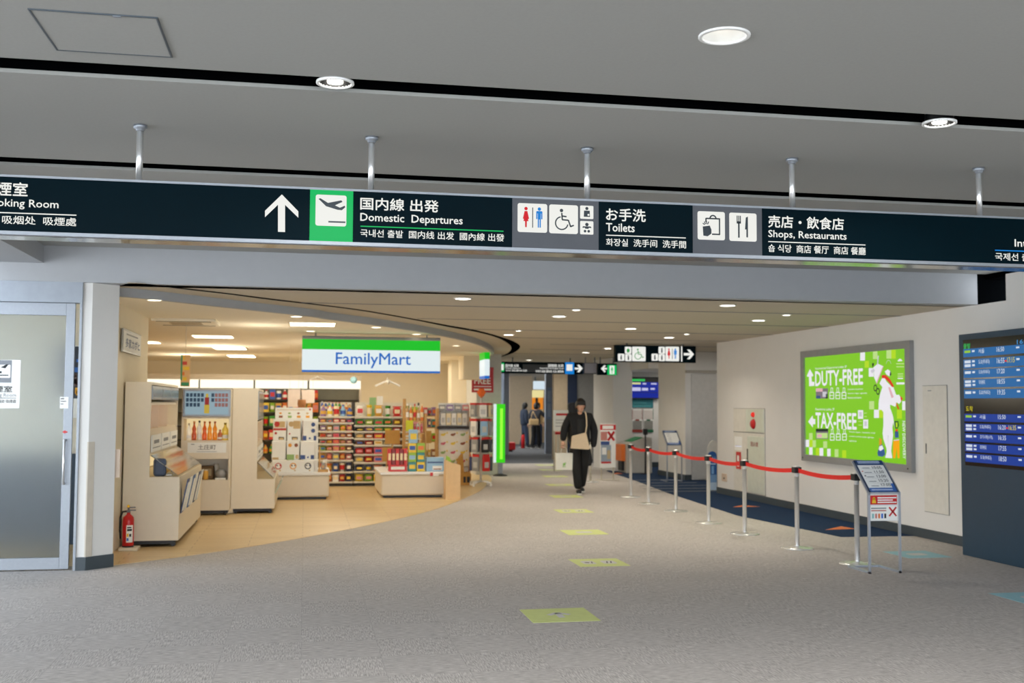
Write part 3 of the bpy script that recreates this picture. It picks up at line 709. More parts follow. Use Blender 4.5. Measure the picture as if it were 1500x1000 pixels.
# ------------------------------------------------------------------ display cabinets
LCDS = mat('grey display glass', (120, 128, 122), 0.15, emit=0.05)
NICHE = lit('lit niche', (255, 226, 168), 0.75)
NICHEP = lit('lit pink niche', (250, 190, 140), 0.75)
ACRY = mat('clear acrylic', (240, 236, 222), 0.08, trans=0.9, spec=0.5)
def side_cabinet(nm, lab, x0, x1, xt, y0, y1, zt, zc, panels):
    """tall slab along the back with a counter in front; its front looks towards +X"""
    t = thing(nm, lab, 'display cabinet', (x0, y0, 0.004)); w = x1 - x0; d = y1 - y0; u = xt - x0
    b = MB(); b.box(0, 0, zc, u, .03, zt).box(0, d - .03, zc, u, d, zt).box(0, 0.03, zc, .03, d - .03, zt).box(.03, .03, zt - .03, u, d - .03, zt)
    b.box(.03, 0.03, zc + .5, u - .02, d - .03, zc + .53).box(.03, .03, zc + .24, u - .01, d - .03, zc + .5).box(.03, 0.03, zc + .8, u - .02, d - .03, zc + .83)
    b.build('cabinet_body', IVORY, t)
    b = MB(); b.box(0, 0, .07, w, d, zc); b.build('counter', IVORY, t)
    MB().box(.03, .03, .03, w - .05, d - .03, .07).build('plinth', DARKP, t)
    for (a, c) in ((.06, .06), (w - .06, .06), (.06, d - .06), (w - .06, d - .06)): MB().tube((a, c - .012, .028), (a, c + .012, .028), .028).build('caster', DARKP, t)
    n = panels; pw = (d - .06) / n
    for k in range(n):
        ya = .03 + k * pw
        MB().box(u - .03, ya + .01, zc + .86, u + .01, ya + pw - .01, zt - .04, b=.004).build('screen_frame', ALU, t)
        MB().box(u + .008, ya + .04, zc + .89, u + .013, ya + pw - .04, zt - .07).build('screen', LCDS, t)
        MB().box(u + .0, ya + .05, zc + .27, u + .012, ya + pw - .05, zc + .46).build('name_plate', PAPER, t)
        Flat().rect(ya + .2, zc + .36, ya + pw - .2, zc + .40, 0, 1).rect(ya + .1, zc + .31, ya + pw - .1, zc + .32, 0, 1).build('name_text', mat('notice grey', (130, 134, 140), 0.6), frame((u + .012, 0, 0), **FROM_X), t)
        MB().box(.031, ya, zc + .53, .036, ya + pw, zc + .8).build('niche_light', NICHEP if k < 2 else NICHE, t)
        MB().box(.036, ya - .006, zc + .53, u - .03, ya + .006, zc + .8).build('niche_divider', IVORY, t)
    # sloped clear hood over the counter
    MB().prism([(u, zc + .24), (u + .015, zc + .24), (w - .02, zc + .02), (w - .035, zc + .02)], lambda a, z, y: (a, y, z), .02, d - .02).build('sloped_hood', ACRY, t)
    MB().prism([(u, zc), (u, zc + .235), (w - .035, zc + .02), (w - .035, zc)], lambda a, z, y: (a, y, z), d - .045, d - .03).build('hood_end', IVORY, t)
    MB().box(.035, .05, zc + .02, .045, d - .05, zc + .23).build('counter_light', NICHE, t)
    return t, u, w, d, zc
cy0 = 12.6
A0 = ony(178, 790, cy0).x; A1 = ony(261, 790, cy0).x; AT = ony(221, 600, cy0).x
ZTA = ony(200, 559.5, cy0).z; ZCA = ony(240, 699, cy0).z
cabA, uA, wA, dA, zA = side_cabinet('display_cabinet', 'white display cabinet nearest the pillar with leaflets on its front', A0, A1, AT, cy0, 15.2, ZTA, ZCA, 3)
cyc = 16.2
C0 = ony(338, 740, cyc).x; C1 = ony(402, 740, cyc).x; CT = ony(378, 600, cyc).x
cabC, uC, wC, dC, zC = side_cabinet('display_cabinet', 'white display cabinet with blank side panel in the middle of the store front', C0, C1, CT, cyc, 18.2, ony(350, 569, cyc).z, ony(390, 702, cyc).z, 2)
# centre unit that faces the hall
cyb = 16.0
B0 = ony(264, 700, cyb).x; B1 = ony(337, 700, cyb).x
cb = thing('display_cabinet', 'white display cabinet with a product screen above a lit bottle niche', 'display cabinet', (B0, cyb, 0.004)); bw = B1 - B0
def bz(y): return ony(300, y, cyb).z - .004
b = MB(); zt = bz(569)
b.box(0, 0, .07, .03, .5, zt, b=.003).box(bw - .03, 0, .07, bw, .5, zt, b=.003).box(.03, .42, .07, bw - .03, .5, zt).box(.03, 0, zt - .02, bw - .03, .42, zt)
b.box(.03, .0, bz(665), bw - .03, .42, bz(645)).box(.03, .0, bz(672), bw - .03, .42, bz(665)).box(.03, 0, bz(613), bw - .03, .42, bz(609))
b.box(.03, .0, .07, bw - .03, .42, bz(703)); b.build('cabinet_body', IVORY, cb)
MB().box(.03, .03, .03, bw - .03, .4, .07).build('plinth', DARKP, cb)
for a in (.07, bw - .07): MB().tube((a - .012, .05, .028), (a + .012, .05, .028), .028).build('caster', DARKP, cb)
MB().box(.03, .41, bz(645), bw - .03, .418, bz(613)).build('niche_light', NICHE, cb)
MB().box(.012, -.02, bz(610), bw - .01, .02, bz(570), b=.005).build('screen_frame', ALU, cb)
BF = frame((0, -.0215, 0), **TO_Y)
f = Flat(); s0, s1, r0, r1 = .045, bw - .04, bz(607), bz(573); sw = s1 - s0; sh = r1 - r0
f.rect(s0, r0, s1, r1, 0, 1)
for i in range(5):
    for j in range(3):
        for side in (0, 1):
            u = s0 + (.02 + .085 * i if side == 0 else .60 + .08 * i) * sw
            if j == 0 and ((side == 0 and i > 3) or (side == 1 and i < 1)): continue
            f.rect(u, r0 + (.34 + .21 * j) * sh, u + .065 * sw, r0 + (.50 + .21 * j) * sh, 1 if side == 0 or i == 0 else 2, 2)
f.rect(s0 + .44 * sw, r0 + .05 * sh, s0 + .56 * sw, r0 + .42 * sh, 4, 3); f.rect(s0 + .45 * sw, r0 + .42 * sh, s0 + .55 * sw, r0 + .74 * sh, 3, 3); f.rect(s0 + .47 * sw, r0 + .74 * sh, s0 + .53 * sw, r0 + .90 * sh, 4, 3)
f.build('screen', [lit('screen pale blue', (150, 175, 185), .8), lit('screen dark', (46, 66, 84), .8), lit('screen rose', (150, 100, 92), .8), lit('screen red', (150, 40, 30), .8), lit('screen gold', (200, 170, 60), .8)], BF, cb)
f = Flat().rect(.09, bz(663), bw - .06, bz(648), 0, 1).build('name_plate', PAPER, frame((0, -.001, 0), **TO_Y), cb)
text('土庄町', INK, (bw * .34, bz(658.5), bw * .70, bz(651)), frame((0, -.001, 0), **TO_Y), cb)
Flat().rect(bw * .32, bz(661.6), bw * .72, bz(661), 0, 3).rect(bw * .2, bz(651), bw * .27, bz(650), 0, 3).build('name_text', mat('notice grey', (130, 134, 140), 0.6), frame((0, -.001, 0), **TO_Y), cb)
# bottles in the lit niche
def bottle(nm, lab, p, r, h, body, cap, group, cat='bottle', hour=False):
    t = thing(nm, lab, cat, p, 0, group)
    prof = [(0, 0), (r, 0), (r, h * .32), (r * .72, h * .45), (r * .95, h * .6), (r * .4, h * .78), (r * .32, h * .9), (0, h * .9)] if hour else [(0, 0), (r, 0), (r, h * .62), (r * .45, h * .78), (r * .36, h * .9), (0, h * .9)]
    MB().lathe(prof, n=16).build('glass', body, t)
    MB().lathe([(0, h * .9), (r * .45, h * .9), (r * .45, h), (0, h)], n=14).build('cap', cap, t)
    lbv = [(r * 1.03, h * .1), (r * 1.03, h * .3)]
    MB().lathe(lbv, n=16).build('label', PAPER if not hour else body, t)
    return t
BT = [((255, 245, 225), (225, 215, 190), 'clear bottle'), ((196, 84, 40), (230, 140, 60), 'amber red bottle with orange cap'), ((236, 226, 208), (40, 34, 30), 'white bottle with black cap'), ((220, 92, 26), (230, 120, 40), 'deep orange hourglass bottle'),
      ((240, 150, 30), (226, 120, 30), 'bright orange hourglass bottle'), ((232, 140, 36), (190, 80, 30), 'orange hourglass bottle with dark cap'), ((176, 92, 50), (150, 60, 40), 'short brown bottle'), ((240, 206, 90), (180, 160, 60), 'wide yellow bottle')]
for k, (c, cc, nmn) in enumerate(BT):
    u = .09 + (bw - .18) * k / 7
    hgt = (.24, .27, .28, .27, .27, .27, .15, .25)[k]
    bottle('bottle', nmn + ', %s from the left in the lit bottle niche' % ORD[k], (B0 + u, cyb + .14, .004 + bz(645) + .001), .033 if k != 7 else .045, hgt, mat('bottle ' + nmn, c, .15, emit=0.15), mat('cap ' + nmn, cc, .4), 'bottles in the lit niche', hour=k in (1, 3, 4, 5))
# goods in the open niche below
zz = .004 + bz(703) + .001
g = thing('wicker_basket', 'brown lidded hamper in the lower niche of the centre cabinet', 'basket', (B0 + .47 * bw, cyb + .24, zz)); MB().box(-.12, -.08, 0, .12, .08, .19, b=.02).build('body', mat('dark wicker', (120, 92, 60), .7, var=.2, scale=60), g); MB().box(-.09, -.084, .05, .09, -.079, .15).build('front_window', mat('window tan', (170, 150, 110), .5), g)
for k, (u, y_, c, r, h, lab) in enumerate(((.18, .12, (240, 170, 50), .035, .06, 'orange fruit jar'), (.32, .1, (232, 210, 160), .035, .07, 'cream jar'), (.50, .07, (236, 180, 80), .035, .13, 'amber jar'), (.68, .34, (240, 232, 214), .045, .2, 'white ceramic pot'))):
    g = thing('jar', lab + ' in the lower niche of the centre cabinet', 'jar', (B0 + u * bw, cyb + y_, zz)); MB().lathe([(0, 0), (r, .005), (r, h * .8), (r * .8, h), (0, h)], n=16).build('body', mat('jar ' + lab, c, .3), g); MB().lathe([(r * .8, h), (r * .8, h + .012), (0, h + .012)], n=16).build('lid', IVORY, g)
g = thing('tray', 'white tray of sweets at the right of the lower niche', 'tray', (B0 + .80 * bw, cyb + .1, zz)); MB().box(-.075, -.07, 0, .075, .07, .025, b=.006).build('tray_base', PAPER, g); MB().lathe([(0, .026), (.06, .026), (.08, .09), (.05, .14), (0, .15)], n=18).build('dome', mat('smoke dome', (150, 150, 150), .2), g)
# goods under the hood and leaflets on the front of the near cabinet
for k in range(6):
    y = cy0 + .3 + k * .36
    col = [(236, 196, 110), (246, 214, 140), (240, 200, 120)][k % 3]
    g = thing('sweets_tray', 'tray of golden sweets under the near cabinet hood, %s from the pillar' % ORD[k], 'food tray', (A0 + uA + .1, y, .004 + zA + .001), 0, 'trays under the near cabinet hood')
    MB().box(-.06, -.12, 0, .12, .12, .02, b=.005).build('tray_base', PAPER, g)
    for j in range(4): MB().ball((-.02 + .05 * (j % 2), -.06 + .1 * (j // 2), .045), .035, .045, .028, 6, 10).build('sweet', mat('sweet %d' % (k % 3), col, .5), g)
g = thing('bag_of_sweets', 'dark blue rounded pouch at the near end of the cabinet counter', 'bag', (A0 + uA + .075, cy0 + .13, .004 + zA + .001))
MB().box(-.05, -.035, 0, .09, .04, .2, b=.03).build('pouch', mat('navy pouch', (70, 84, 110), .5), g)
LC = [((38, 62, 110), 'navy'), ((225, 225, 220), 'white'), ((60, 100, 150), 'blue'), ((240, 236, 226), 'cream'), ((52, 70, 105), 'slate blue'), ((196, 204, 210), 'pale grey')]
for k in range(6):
    y = cy0 + .12 + k * .34; x = A1
    g = thing('leaflet_holder', '%s leaflets tilted on the near cabinet front, %s from the hall' % (LC[k][1], ORD[k]), 'leaflet', (x - .001, y, .36), 0, 'leaflets on the near cabinet front')
    z1 = zA - .36 - .03
    MB().prism([(0, 0), (.012, 0), (.085, z1), (.073, z1)], lambda a, z, yy: (a + .0, yy, z), 0, .2).build('leaflet_back', mat('leaflet ' + LC[k][1], LC[k][0], .5), g)
    MB().prism([(.0145, .02), (.0165, .02), (.08, z1 - .04), (.078, z1 - .04)], lambda a, z, yy: (a + .0, yy, z), .02, .18).build('leaflet_front', PAPER, g)
for k in range(3):
    y = cyc + .12 + k * .5
    g = thing('leaflet_holder', '%s leaflets on the middle cabinet front, %s from the hall' % (('pale green', 'white', 'grey')[k], ORD[k]), 'leaflet', (C1 - .001, y, .28), 0, 'leaflets on the middle cabinet front')
    z1 = zC - .28 - .03
    MB().prism([(0, 0), (.012, 0), (.1, z1), (.088, z1)][::1], lambda a, z, yy: (a, yy, z), 0, .22).build('leaflet_back', mat('leaflet pale green %d' % k, ((170, 190, 170), (230, 230, 225), (150, 160, 160))[k], .5), g)
# banner hung from the store ceiling
p = ony(272, 520, 15.0); q2 = ony(272, 566, 15.0)
g = thing('hanging_banner', 'narrow colourful banner hanging from the store ceiling above the cabinets', 'banner', (p.x, 15.0, q2.z))
hb = p.z - q2.z; f = Flat()
f.rect(-.06, 0, .06, hb, 0, 0)
for k, c in enumerate((1, 2, 3, 2, 4, 2)): f.rect(-.05 + .02 * (k % 2), hb * k / 6 + .01, .05 - .03 * (k % 3), hb * (k + .8) / 6, c, 1)
f.rect(-.06, hb * .2, -.04, hb, 1, 2)
f.build('cloth', [mat('banner peach', (240, 190, 130), .7), mat('banner teal', (70, 160, 110), .7), mat('banner yellow', (250, 205, 60), .7), mat('banner orange', (240, 130, 50), .7), mat('banner red', (220, 80, 60), .7)], frame((0, 0, 0), **TO_Y), g)
MB().tube((0, 0, hb), (0, 0, ZF - q2.z), .004, n=6).build('cord', mat('cord', (210, 200, 180), .6), g)
# air conditioner cassette
a = onz(226, 468.5, ZF); b_ = onz(321, 472, ZF)
g = thing('ceiling_cassette', 'ceiling air conditioner cassette with dark slots at the store entrance', 'air conditioner', (a.x, a.y - .35, ZF))
wc = b_.x - a.x
MB().box(0, 0, -.035, wc, .8, .004, b=.015).build('panel', CEILS, g)
MB().box(.06, .02, -.039, wc - .06, .07, -.034).box(.06, .73, -.039, wc - .06, .78, -.034).build('louvre', mat('cassette slot', (70, 60, 46), .6), g)
MB().box(.2, .2, -.04, wc - .2, .6, -.034).build('grille', mat('cassette grille', (176, 160, 130), .6, var=.1, scale=60), g)

# ------------------------------------------------------------------ store sign and hanging things
yf = 16.6
def fbox(x0, y0, x1, y1): a = ony(x0, y1, yf); b = ony(x1, y0, yf); return (a.x, a.z, b.x, b.z)
X0, Z0, X1, Z1 = fbox(442, 496.5, 645, 544.5)
Z0 = (ony(442, 544.5, yf).z + ony(645, 546.5, yf).z) / 2; Z1 = (ony(442, 496.5, yf).z + ony(645, 499, yf).z) / 2
fm = thing('store_sign', 'green white and blue lit store sign box hung at the shop front', 'sign', (X0, yf, Z0))
W, Hh = X1 - X0, Z1 - Z0
MB().box(0, 0.004, 0, W, .14, Hh + .05, b=.004).build('housing', mat('sign top grey', (112, 114, 110), .5), fm)
MB().box(0, 0, Hh * .69, W, .02, Hh).build('green_band', lit('store green', (0, 192, 22), .95), fm)
MB().box(0, 0, Hh * .06, W, .02, Hh * .69).build('white_band', lit('store white', (226, 238, 240), .95), fm)
MB().box(0, 0, 0, W, .02, Hh * .06).build('blue_band', lit('store blue', (8, 100, 190), .95), fm)
text('FamilyMart', lit('store blue', (8, 100, 190), .95), (W * .241, Hh * .135, W * .783, Hh * .60), frame((0, 0, 0), **TO_Y), fm, 0.008)
for u in (.2, W - .2): MB().tube((u, .07, Hh + .05), (u, .07, ZF - Z0), .012, n=10).build('hanger', mat('hanger grey', (150, 150, 146), .5), fm)

yb_ = 21.9
a = ony(710, 554, yb_); b = ony(717.5, 514, yb_)
bl = thing('blade_sign', 'narrow green white and blue lit blade sign on the curved fascia end', 'sign', (a.x, yb_, a.z))
w, h = b.x - a.x, min(b.z, ZS - 0.01) - a.z
MB().box(0, 0, h * .7, w, .7, h, b=.01).build('green_band', lit('store green', (0, 192, 22), .95), bl)
MB().box(0, 0, h * .1, w, .7, h * .7, b=.01).build('white_band', lit('store white', (226, 238, 240), .95), bl)
MB().box(0, 0, 0, w, .7, h * .1, b=.01).build('blue_band', lit('store blue', (8, 100, 190), .95), bl)
MB().tube((w / 2, .3, h), (w / 2, .3, ZF - a.z + .05), .015).build('hanger', ALU, bl)
a = ony(679, 555, 23.6); b = ony(711, 514, 23.6)
struct('wall_bulkhead', MB().box(a.x, 23.6, a.z, b.x, 24.39, ZF), CREAM)
a = ony(691, 574.5, 24.38); b = ony(723, 538, 24.38)
tx = thing('tax_free_sign', 'red tax free sign with white lettering on the grey store pillar', 'sign', (a.x, 24.38, a.z)); w, h = b.x - a.x, b.z - a.z
MB().box(0, 0, 0, w, .018, h).build('board', mat('sign red', (186, 18, 28), .4), tx)
F0 = frame((0, 0, 0), **TO_Y)
text('TAX', PAPER, (w * .25, h * .66, w * .75, h * .90), F0, tx, .02); text('FREE', PAPER, (w * .12, h * .34, w * .86, h * .58), F0, tx, .02)
Flat().rect(w * .1, h * .22, w * .9, h * .25, 0, 2).rect(w * .1, h * .08, w * .4, h * .15, 0, 2).rect(w * .5, h * .08, w * .9, h * .15, 0, 2).build('small_print', PAPER, F0, tx)
a = ony(725, 677, 24.1); b = ony(738.5, 591.6, 24.1)
gt = thing('light_tower', 'tall lime green lit sign tower at the end of the store', 'sign', ((a.x + b.x) / 2, 24.0, 0)); w = b.x - a.x
MB().box(-w / 2, -.05, a.z, w / 2, .05, b.z, b=.008).build('green_lamp', lit('lime lamp', (60, 214, 20), .95), gt)
MB().box(-w * .08, -.055, a.z + .08, w * .22, -.05, b.z - .1).build('bright_strip', lit('lime core', (150, 255, 60), 1.1), gt)
MB().box(-w / 2 - .05, -.06, a.z, -w / 2, .04, b.z, b=.01).build('white_side', lit('store white', (226, 238, 240), .95), gt)
MB().box(-.05, -.04, .04, .05, .04, a.z).build('post', ALU, gt); MB().lathe([(0, 0), (.16, 0), (.16, .02), (.06, .05), (0, .05)], n=20).build('foot', DARKP, gt)

# ------------------------------------------------------------------ goods: shared meshes, one object each
PAL = {'red': (206, 40, 36), 'orange': (228, 122, 44), 'yellow': (238, 204, 50), 'cream': (240, 222, 180), 'pink': (226, 140, 140), 'green': (58, 150, 44), 'lime': (150, 190, 50), 'blue': (52, 92, 176), 'navy': (34, 44, 92),
       'white': (238, 234, 224), 'brown': (150, 96, 56), 'violet': (150, 120, 170), 'sky blue': (150, 190, 220), 'black': (34, 32, 34), 'gold': (220, 170, 70), 'maroon': (140, 30, 36), 'grey': (150, 150, 148), 'teal': (60, 140, 140), 'rose': (214, 96, 110), 'tan': (200, 160, 110)}
_protos = {}
rg = random.Random(11)
def proto(kind, col, col2):
    k = (kind, col, col2)
    if k in _protos: return _protos[k]
    m0 = mat('goods ' + col, PAL[col], .4, var=.05); m1 = mat('goods ' + col2, PAL[col2], .4, var=.05)
    mb = MB()
    if kind == 'bag':
        mb.box(-.46, -.36, 0.06, .46, .36, .94, 0, b=.3).box(-.5, -.06, 0, .5, .06, .1, 0).box(-.5, -.06, .9, .5, .06, 1, 0).box(-.3, -.40, .3, .3, -.34, .68, 1, b=.02)
    elif kind == 'box':
        mb.box(-.48, -.48, 0, .48, .48, 1, 0, b=.015).box(-.36, -.49, .28, .36, -.47, .72, 1)
    elif kind == 'cup':
        mb.lathe([(0, 0), (.36, 0), (.48, .92), (.5, .93), (.5, 1), (0, 1)], n=14).lathe([(.405, .22), (.465, .75)], n=14, mi=1)
    elif kind == 'can':
        mb.lathe([(0, 0), (.44, 0), (.48, .05), (.48, .9), (.4, 1), (0, 1)], n=14).lathe([(.49, .2), (.49, .7)], n=14, mi=1)
    elif kind == 'bottle':
        mb.lathe([(0, 0), (.46, 0), (.48, .05), (.48, .6), (.2, .8), (.17, .9), (0, .9)], n=14).lathe([(.22, .88), (.22, 1), (0, 1)], n=12, mi=1).lathe([(.49, .2), (.49, .5)], n=14, mi=1)
    elif kind == 'pack':      # flat packet on a hook
        mb.box(-.48, -.5, 0, .48, .5, .86, 0, b=.06).box(-.48, -.2, .84, .48, .2, 1, 1).box(-.3, -.54, .2, .3, -.5, .55, 2)
    me_o = mb.build(kind, [m0, m1, mat('goods silver', (196, 194, 188), .35)]); me = me_o.data
    bpy.data.objects.remove(me_o)
    _protos[k] = me; return me
def item(kind, col, col2, loc, size, name, label, cat, group=None, rz=0):
    o = bpy.data.objects.new(name, proto(kind, col, col2)); COL.objects.link(o)
    o.location = loc; o.scale = size; o.rotation_euler = (0, 0, rz)
    return tag(o, label, cat, group)
KN = {'bag': ('snack_bag', 'bag'), 'box': ('food_box', 'box'), 'cup': ('noodle_cup', 'cup'), 'can': ('drink_can', 'can'), 'bottle': ('drink_bottle', 'bottle'), 'pack': ('hanging_pack', 'packet')}
def fill(x0, x1, y, z, h, n, kinds, cols, where, group, depth=.12):
    w = (x1 - x0) / n
    for k in range(n):
        kd = kinds[k % len(kinds)]; c = cols[k % len(cols)]
        c2 = rg.choice([q_ for q_ in ('white', 'red', 'yellow', 'blue', 'cream', 'orange', 'pink', 'gold') if q_ != c])
        hh = h * rg.uniform(.82, 1.0)
        nm, ct = KN[kd]
        ww = w * .94
        if kd in ('cup', 'can', 'bottle'): sx = sy = min(ww, .11)
        else: sx, sy = ww, depth
        item(kd, c, c2, (x0 + (k + .5) * w, y + depth / 2 + .02, z), (sx, sy, hh), nm, '%s %s with %s mark, %s along %s' % (c, ct, c2, ORD[k], where), ct, group)

# gondola bays that face the hall
yg = 21.3
def gz(y): return ony(500, y, yg).z
def bay(lab, xa, xb, levels, zt):
    t = thing('gondola_shelf', lab, 'shelf', (xa, yg, 0.004)); w = xb - xa
    METAL = mat('ivory shelf metal', (226, 218, 198), .45); RAIL = mat('shelf price rail', (214, 206, 186), .4)
    MB().box(0, .45, 0, w, .48, zt - .004).build('back_panel', METAL, t)
    for u in (0, w - .03): MB().box(u, .40, 0, u + .03, .45, zt - .004).build('upright', mat('dark upright', (58, 52, 46), .5), t)
    MB().box(0.005, .02, 0, w - .005, .45, .07).build('base', mat('dark plinth', (40, 38, 36), .6), t)
    for z in levels: MB().box(.004, 0, z - .02 - .004, w - .004, .40, z - .004).box(.004, -.012, z - .032, w - .004, 0, z - .001, 1).build('shelf', [METAL, RAIL], t)
    return t
xa, xm, xb = ony(466, 640, yg).x, ony(518, 640, yg).x, ony(617, 640, yg).x
L1 = [gz(v) for v in (707, 690.7, 673.5, 660, 649.5, 640.5, 631, 618.7, 609.7)]; T1 = gz(589)
L2 = [gz(v) for v in (707, 690, 677, 665, 651.5, 642, 631.5, 622.5, 609.7)]
L1[0] = L2[0] = .09
bay('left snack shelf bay at the store back beside the print display', xa, xm, L1, T1)
bay('right snack shelf bay at the store back behind the red boxes', xm + .005, xb, L2, T1)
C1s = [['red', 'orange', 'white', 'red', 'navy'], ['red', 'orange', 'blue', 'white', 'navy'], ['gold', 'pink', 'grey', 'orange', 'pink'], ['lime', 'gold', 'rose', 'yellow', 'brown'], ['grey', 'orange', 'red', 'gold', 'rose'], ['orange', 'pink', 'rose', 'pink', 'orange'], ['violet', 'gold', 'grey', 'yellow', 'pink'], ['pink', 'sky blue', 'red', 'orange', 'violet'], ['violet', 'white', 'cream', 'sky blue', 'blue']]
C2s = [['yellow', 'lime', 'yellow', 'lime', 'green', 'yellow', 'green'], ['navy', 'blue', 'orange', 'black', 'blue', 'gold', 'brown'], ['cream', 'red', 'pink', 'cream', 'brown', 'tan', 'orange'], ['red', 'red', 'rose', 'tan', 'brown', 'red', 'gold'], ['brown', 'red', 'cream', 'cream', 'orange', 'gold', 'tan'], ['cream', 'orange', 'red', 'red', 'orange', 'gold', 'yellow'], ['black', 'violet', 'green', 'lime', 'red', 'grey', 'gold'], ['green', 'lime', 'green', 'green', 'brown', 'tan', 'cream'], ['white', 'yellow', 'gold', 'green', 'red', 'green', 'lime']]
for b_, (Ls, Cs, u0, u1, nm) in enumerate(((L1, C1s, xa + .03, xm - .02, 'left'), (L2, C2s, xm + .03, xb - .02, 'right'))):
    for i, z in enumerate(Ls):
        top = Ls[i + 1] - .035 if i + 1 < len(Ls) else z + .24
        kinds = ['bag', 'bag', 'box'] if i not in (8, 1) else (['bottle', 'bottle', 'can'] if (i == 8 and b_ == 0) else ['bag', 'cup'])
        fill(u0, u1, yg, z + .001, max(.06, (top - z) * .94), 5 if b_ == 0 else 7, kinds, Cs[i], '%s shelf up, %s snack bay' % (ORD[i], nm), 'goods on the %s snack bay' % nm, .16)
# bottles along the back of the top shelf
MB_ = thing('shelf_riser', 'low riser along the back of the left snack bay top shelf', 'riser', (xa + .03, yg + .22, L1[8] + .001))
MB().box(0, 0, 0, xm - xa - .06, .16, .1).build('riser_top', mat('ivory shelf metal', (226, 218, 198), .45), MB_)
fill(xa + .04, xm - .04, yg + .2, L1[8] + .102, .19, 9, ['bottle'], ['blue', 'blue', 'teal', 'blue', 'green', 'green', 'gold', 'cream', 'tan'], 'top riser, left snack bay', 'bottles on the top riser', .12)

# chilled display wall at the left rear
yc = 24.2
cx0, cx1 = -3.4, ony(529, 600, yc).x
rc = thing('chilled_cabinet', 'long open chilled cabinet with a bright canopy light at the store rear', 'refrigerator', (cx0, yc, 0.004)); w = cx1 - cx0
zl0, zl1, zl2 = ony(400, 569, yc).z, ony(400, 557, yc).z, ony(400, 549, yc).z
CH = mat('chilled cabinet olive', (150, 142, 116), .5)
MB().box(0, .62, 0, w, .7, zl2, b=.004).build('back_panel', CH, rc)
MB().box(0, -.05, zl1, w, .65, zl2).build('canopy', IVORY, rc)
for k in range(4): MB().box(w * k / 4 + .02, -.06, zl0, w * (k + 1) / 4 - .02, .03, zl1).build('light_panel', lit('canopy lamp', (255, 248, 226), 1.25), rc)
MB().box(0, 0, 0, w, .62, .3, b=.01).build('base', IVORY, rc)
for u in (0, w - .04): MB().box(u, 0, .3, u + .04, .62, zl0).build('side_panel', IVORY, rc)
zs = [.5, .8, 1.1, 1.4, 1.68]
for z in zs: MB().box(.04, .12, z - .02, w - .04, .6, z).build('shelf', mat('chilled shelf', (60, 56, 50), .5), rc)
ux0, ux1 = ony(384, 640, yc).x, ony(466, 640, yc).x
for i, z in enumerate(zs):
    fill(ux0, ux1, yc + .1, z + .006, .22, 9, (['bottle'], ['bag', 'box'], ['cup', 'box'], ['box', 'bag'], ['bottle', 'box', 'can'])[i], (['gold', 'green', 'orange'], ['orange', 'red', 'gold', 'navy'], ['lime', 'green', 'red', 'gold'], ['yellow', 'lime', 'gold', 'orange', 'yellow'], ['white', 'blue', 'white', 'red', 'cream'])[i],
         '%s shelf up, chilled cabinet' % ORD[i], 'goods in the chilled cabinet')
for (x0, x1, y0, y1, lab) in ((421.5, 440, 570, 596, 'left of two pale pink notices hanging over the print display'), (441, 461, 571, 590, 'right of two pale pink notices hanging over the print display')):
    a = ony(x0, y1, 20.2); b = ony(x1, y0, 20.2)
    g = thing('hanging_notice', lab, 'notice', (a.x, 20.2, a.z))
    Flat().rect(0, 0, b.x - a.x, b.z - a.z, 0, 0).build('sheet', mat('pale pink paper', (232, 214, 200), .7), F0, g)
    for u in (.03, b.x - a.x - .03): MB().tube((u, 0, b.z - a.z), (u, 0, ZF - a.z), .002, n=5).build('cord', mat('cord', (210, 200, 180), .6), g)

# ------------------------------------------------------------------ left display table with print boxes
def display_table(lab, x0, x1, y0, y1, h):
    t = thing('display_table', lab, 'display table', (x0, y0, 0.004)); w, d = x1 - x0, y1 - y0
    MB().box(0, 0, .04, w, d, h - .05, b=.03).build('plinth_body', IVORY, t)
    MB().box(-.02, -.02, h - .05, w + .02, d + .02, h, b=.015).build('table_top', WHITEP, t)
    MB().box(.05, .05, 0, w - .05, d - .05, .04).build('foot', DARKP, t)
    return t
yt = 18.42
tx0, tx1 = -.72, ony(482, 720, yt).x
zt_ = ony(450, 692, yt).z
display_table('white low display table stacked with printed boxes', tx0, tx1, yt, 19.9, zt_ - .004)
rs = thing('display_riser', 'stepped white riser under the printed boxes', 'riser', (ony(397, 690, yt).x, yt + .3, zt_ + .001))
KR = mat('kraft', (206, 176, 128), .7); BLU = mat('print blue', (60, 84, 140), .6); RDD = mat('print red', (196, 50, 40), .6); ORN = mat('print orange', (232, 160, 50), .6); GRN = mat('print green', (150, 180, 110), .6); BRK = mat('print brown', (150, 90, 60), .6)
rw = ony(466, 690, yt).x - ony(397, 690, yt).x
steps = []
zr = [ony(430, v, yt + dy).z for v, dy in ((692, .08), (673.5, .32), (645.8, .54), (613.5, .76))]
r_ = MB()
for i in (1, 2, 3): r_.box(0, .22 * (i - 1), 0, rw, .22 * i, zr[i] - zt_ - .002)
r_.build('riser_body', PAPER, rs)
GP = 'printed boxes on the left display table'
def pbox(x0, x1, y0, y1, row, lab, draw, cat='box'):
    yy = yt + (.08, .32, .54, .76)[row]
    a = ony(x0, y1, yy); b = ony(x1, y0, yy); z = zr[row] + .001
    g = thing('gift_box', lab, cat, (a.x, yy, z), 0, GP); w = b.x - a.x - .006; h = b.z - z
    MB().box(0, 0, 0, w, .18, h, b=.004).build('carton', PAPER, g)
    f = Flat(); draw(f, w, h); f.build('print', [RDD, KR, BLU, ORN, GRN, BRK, INK], F0, g)
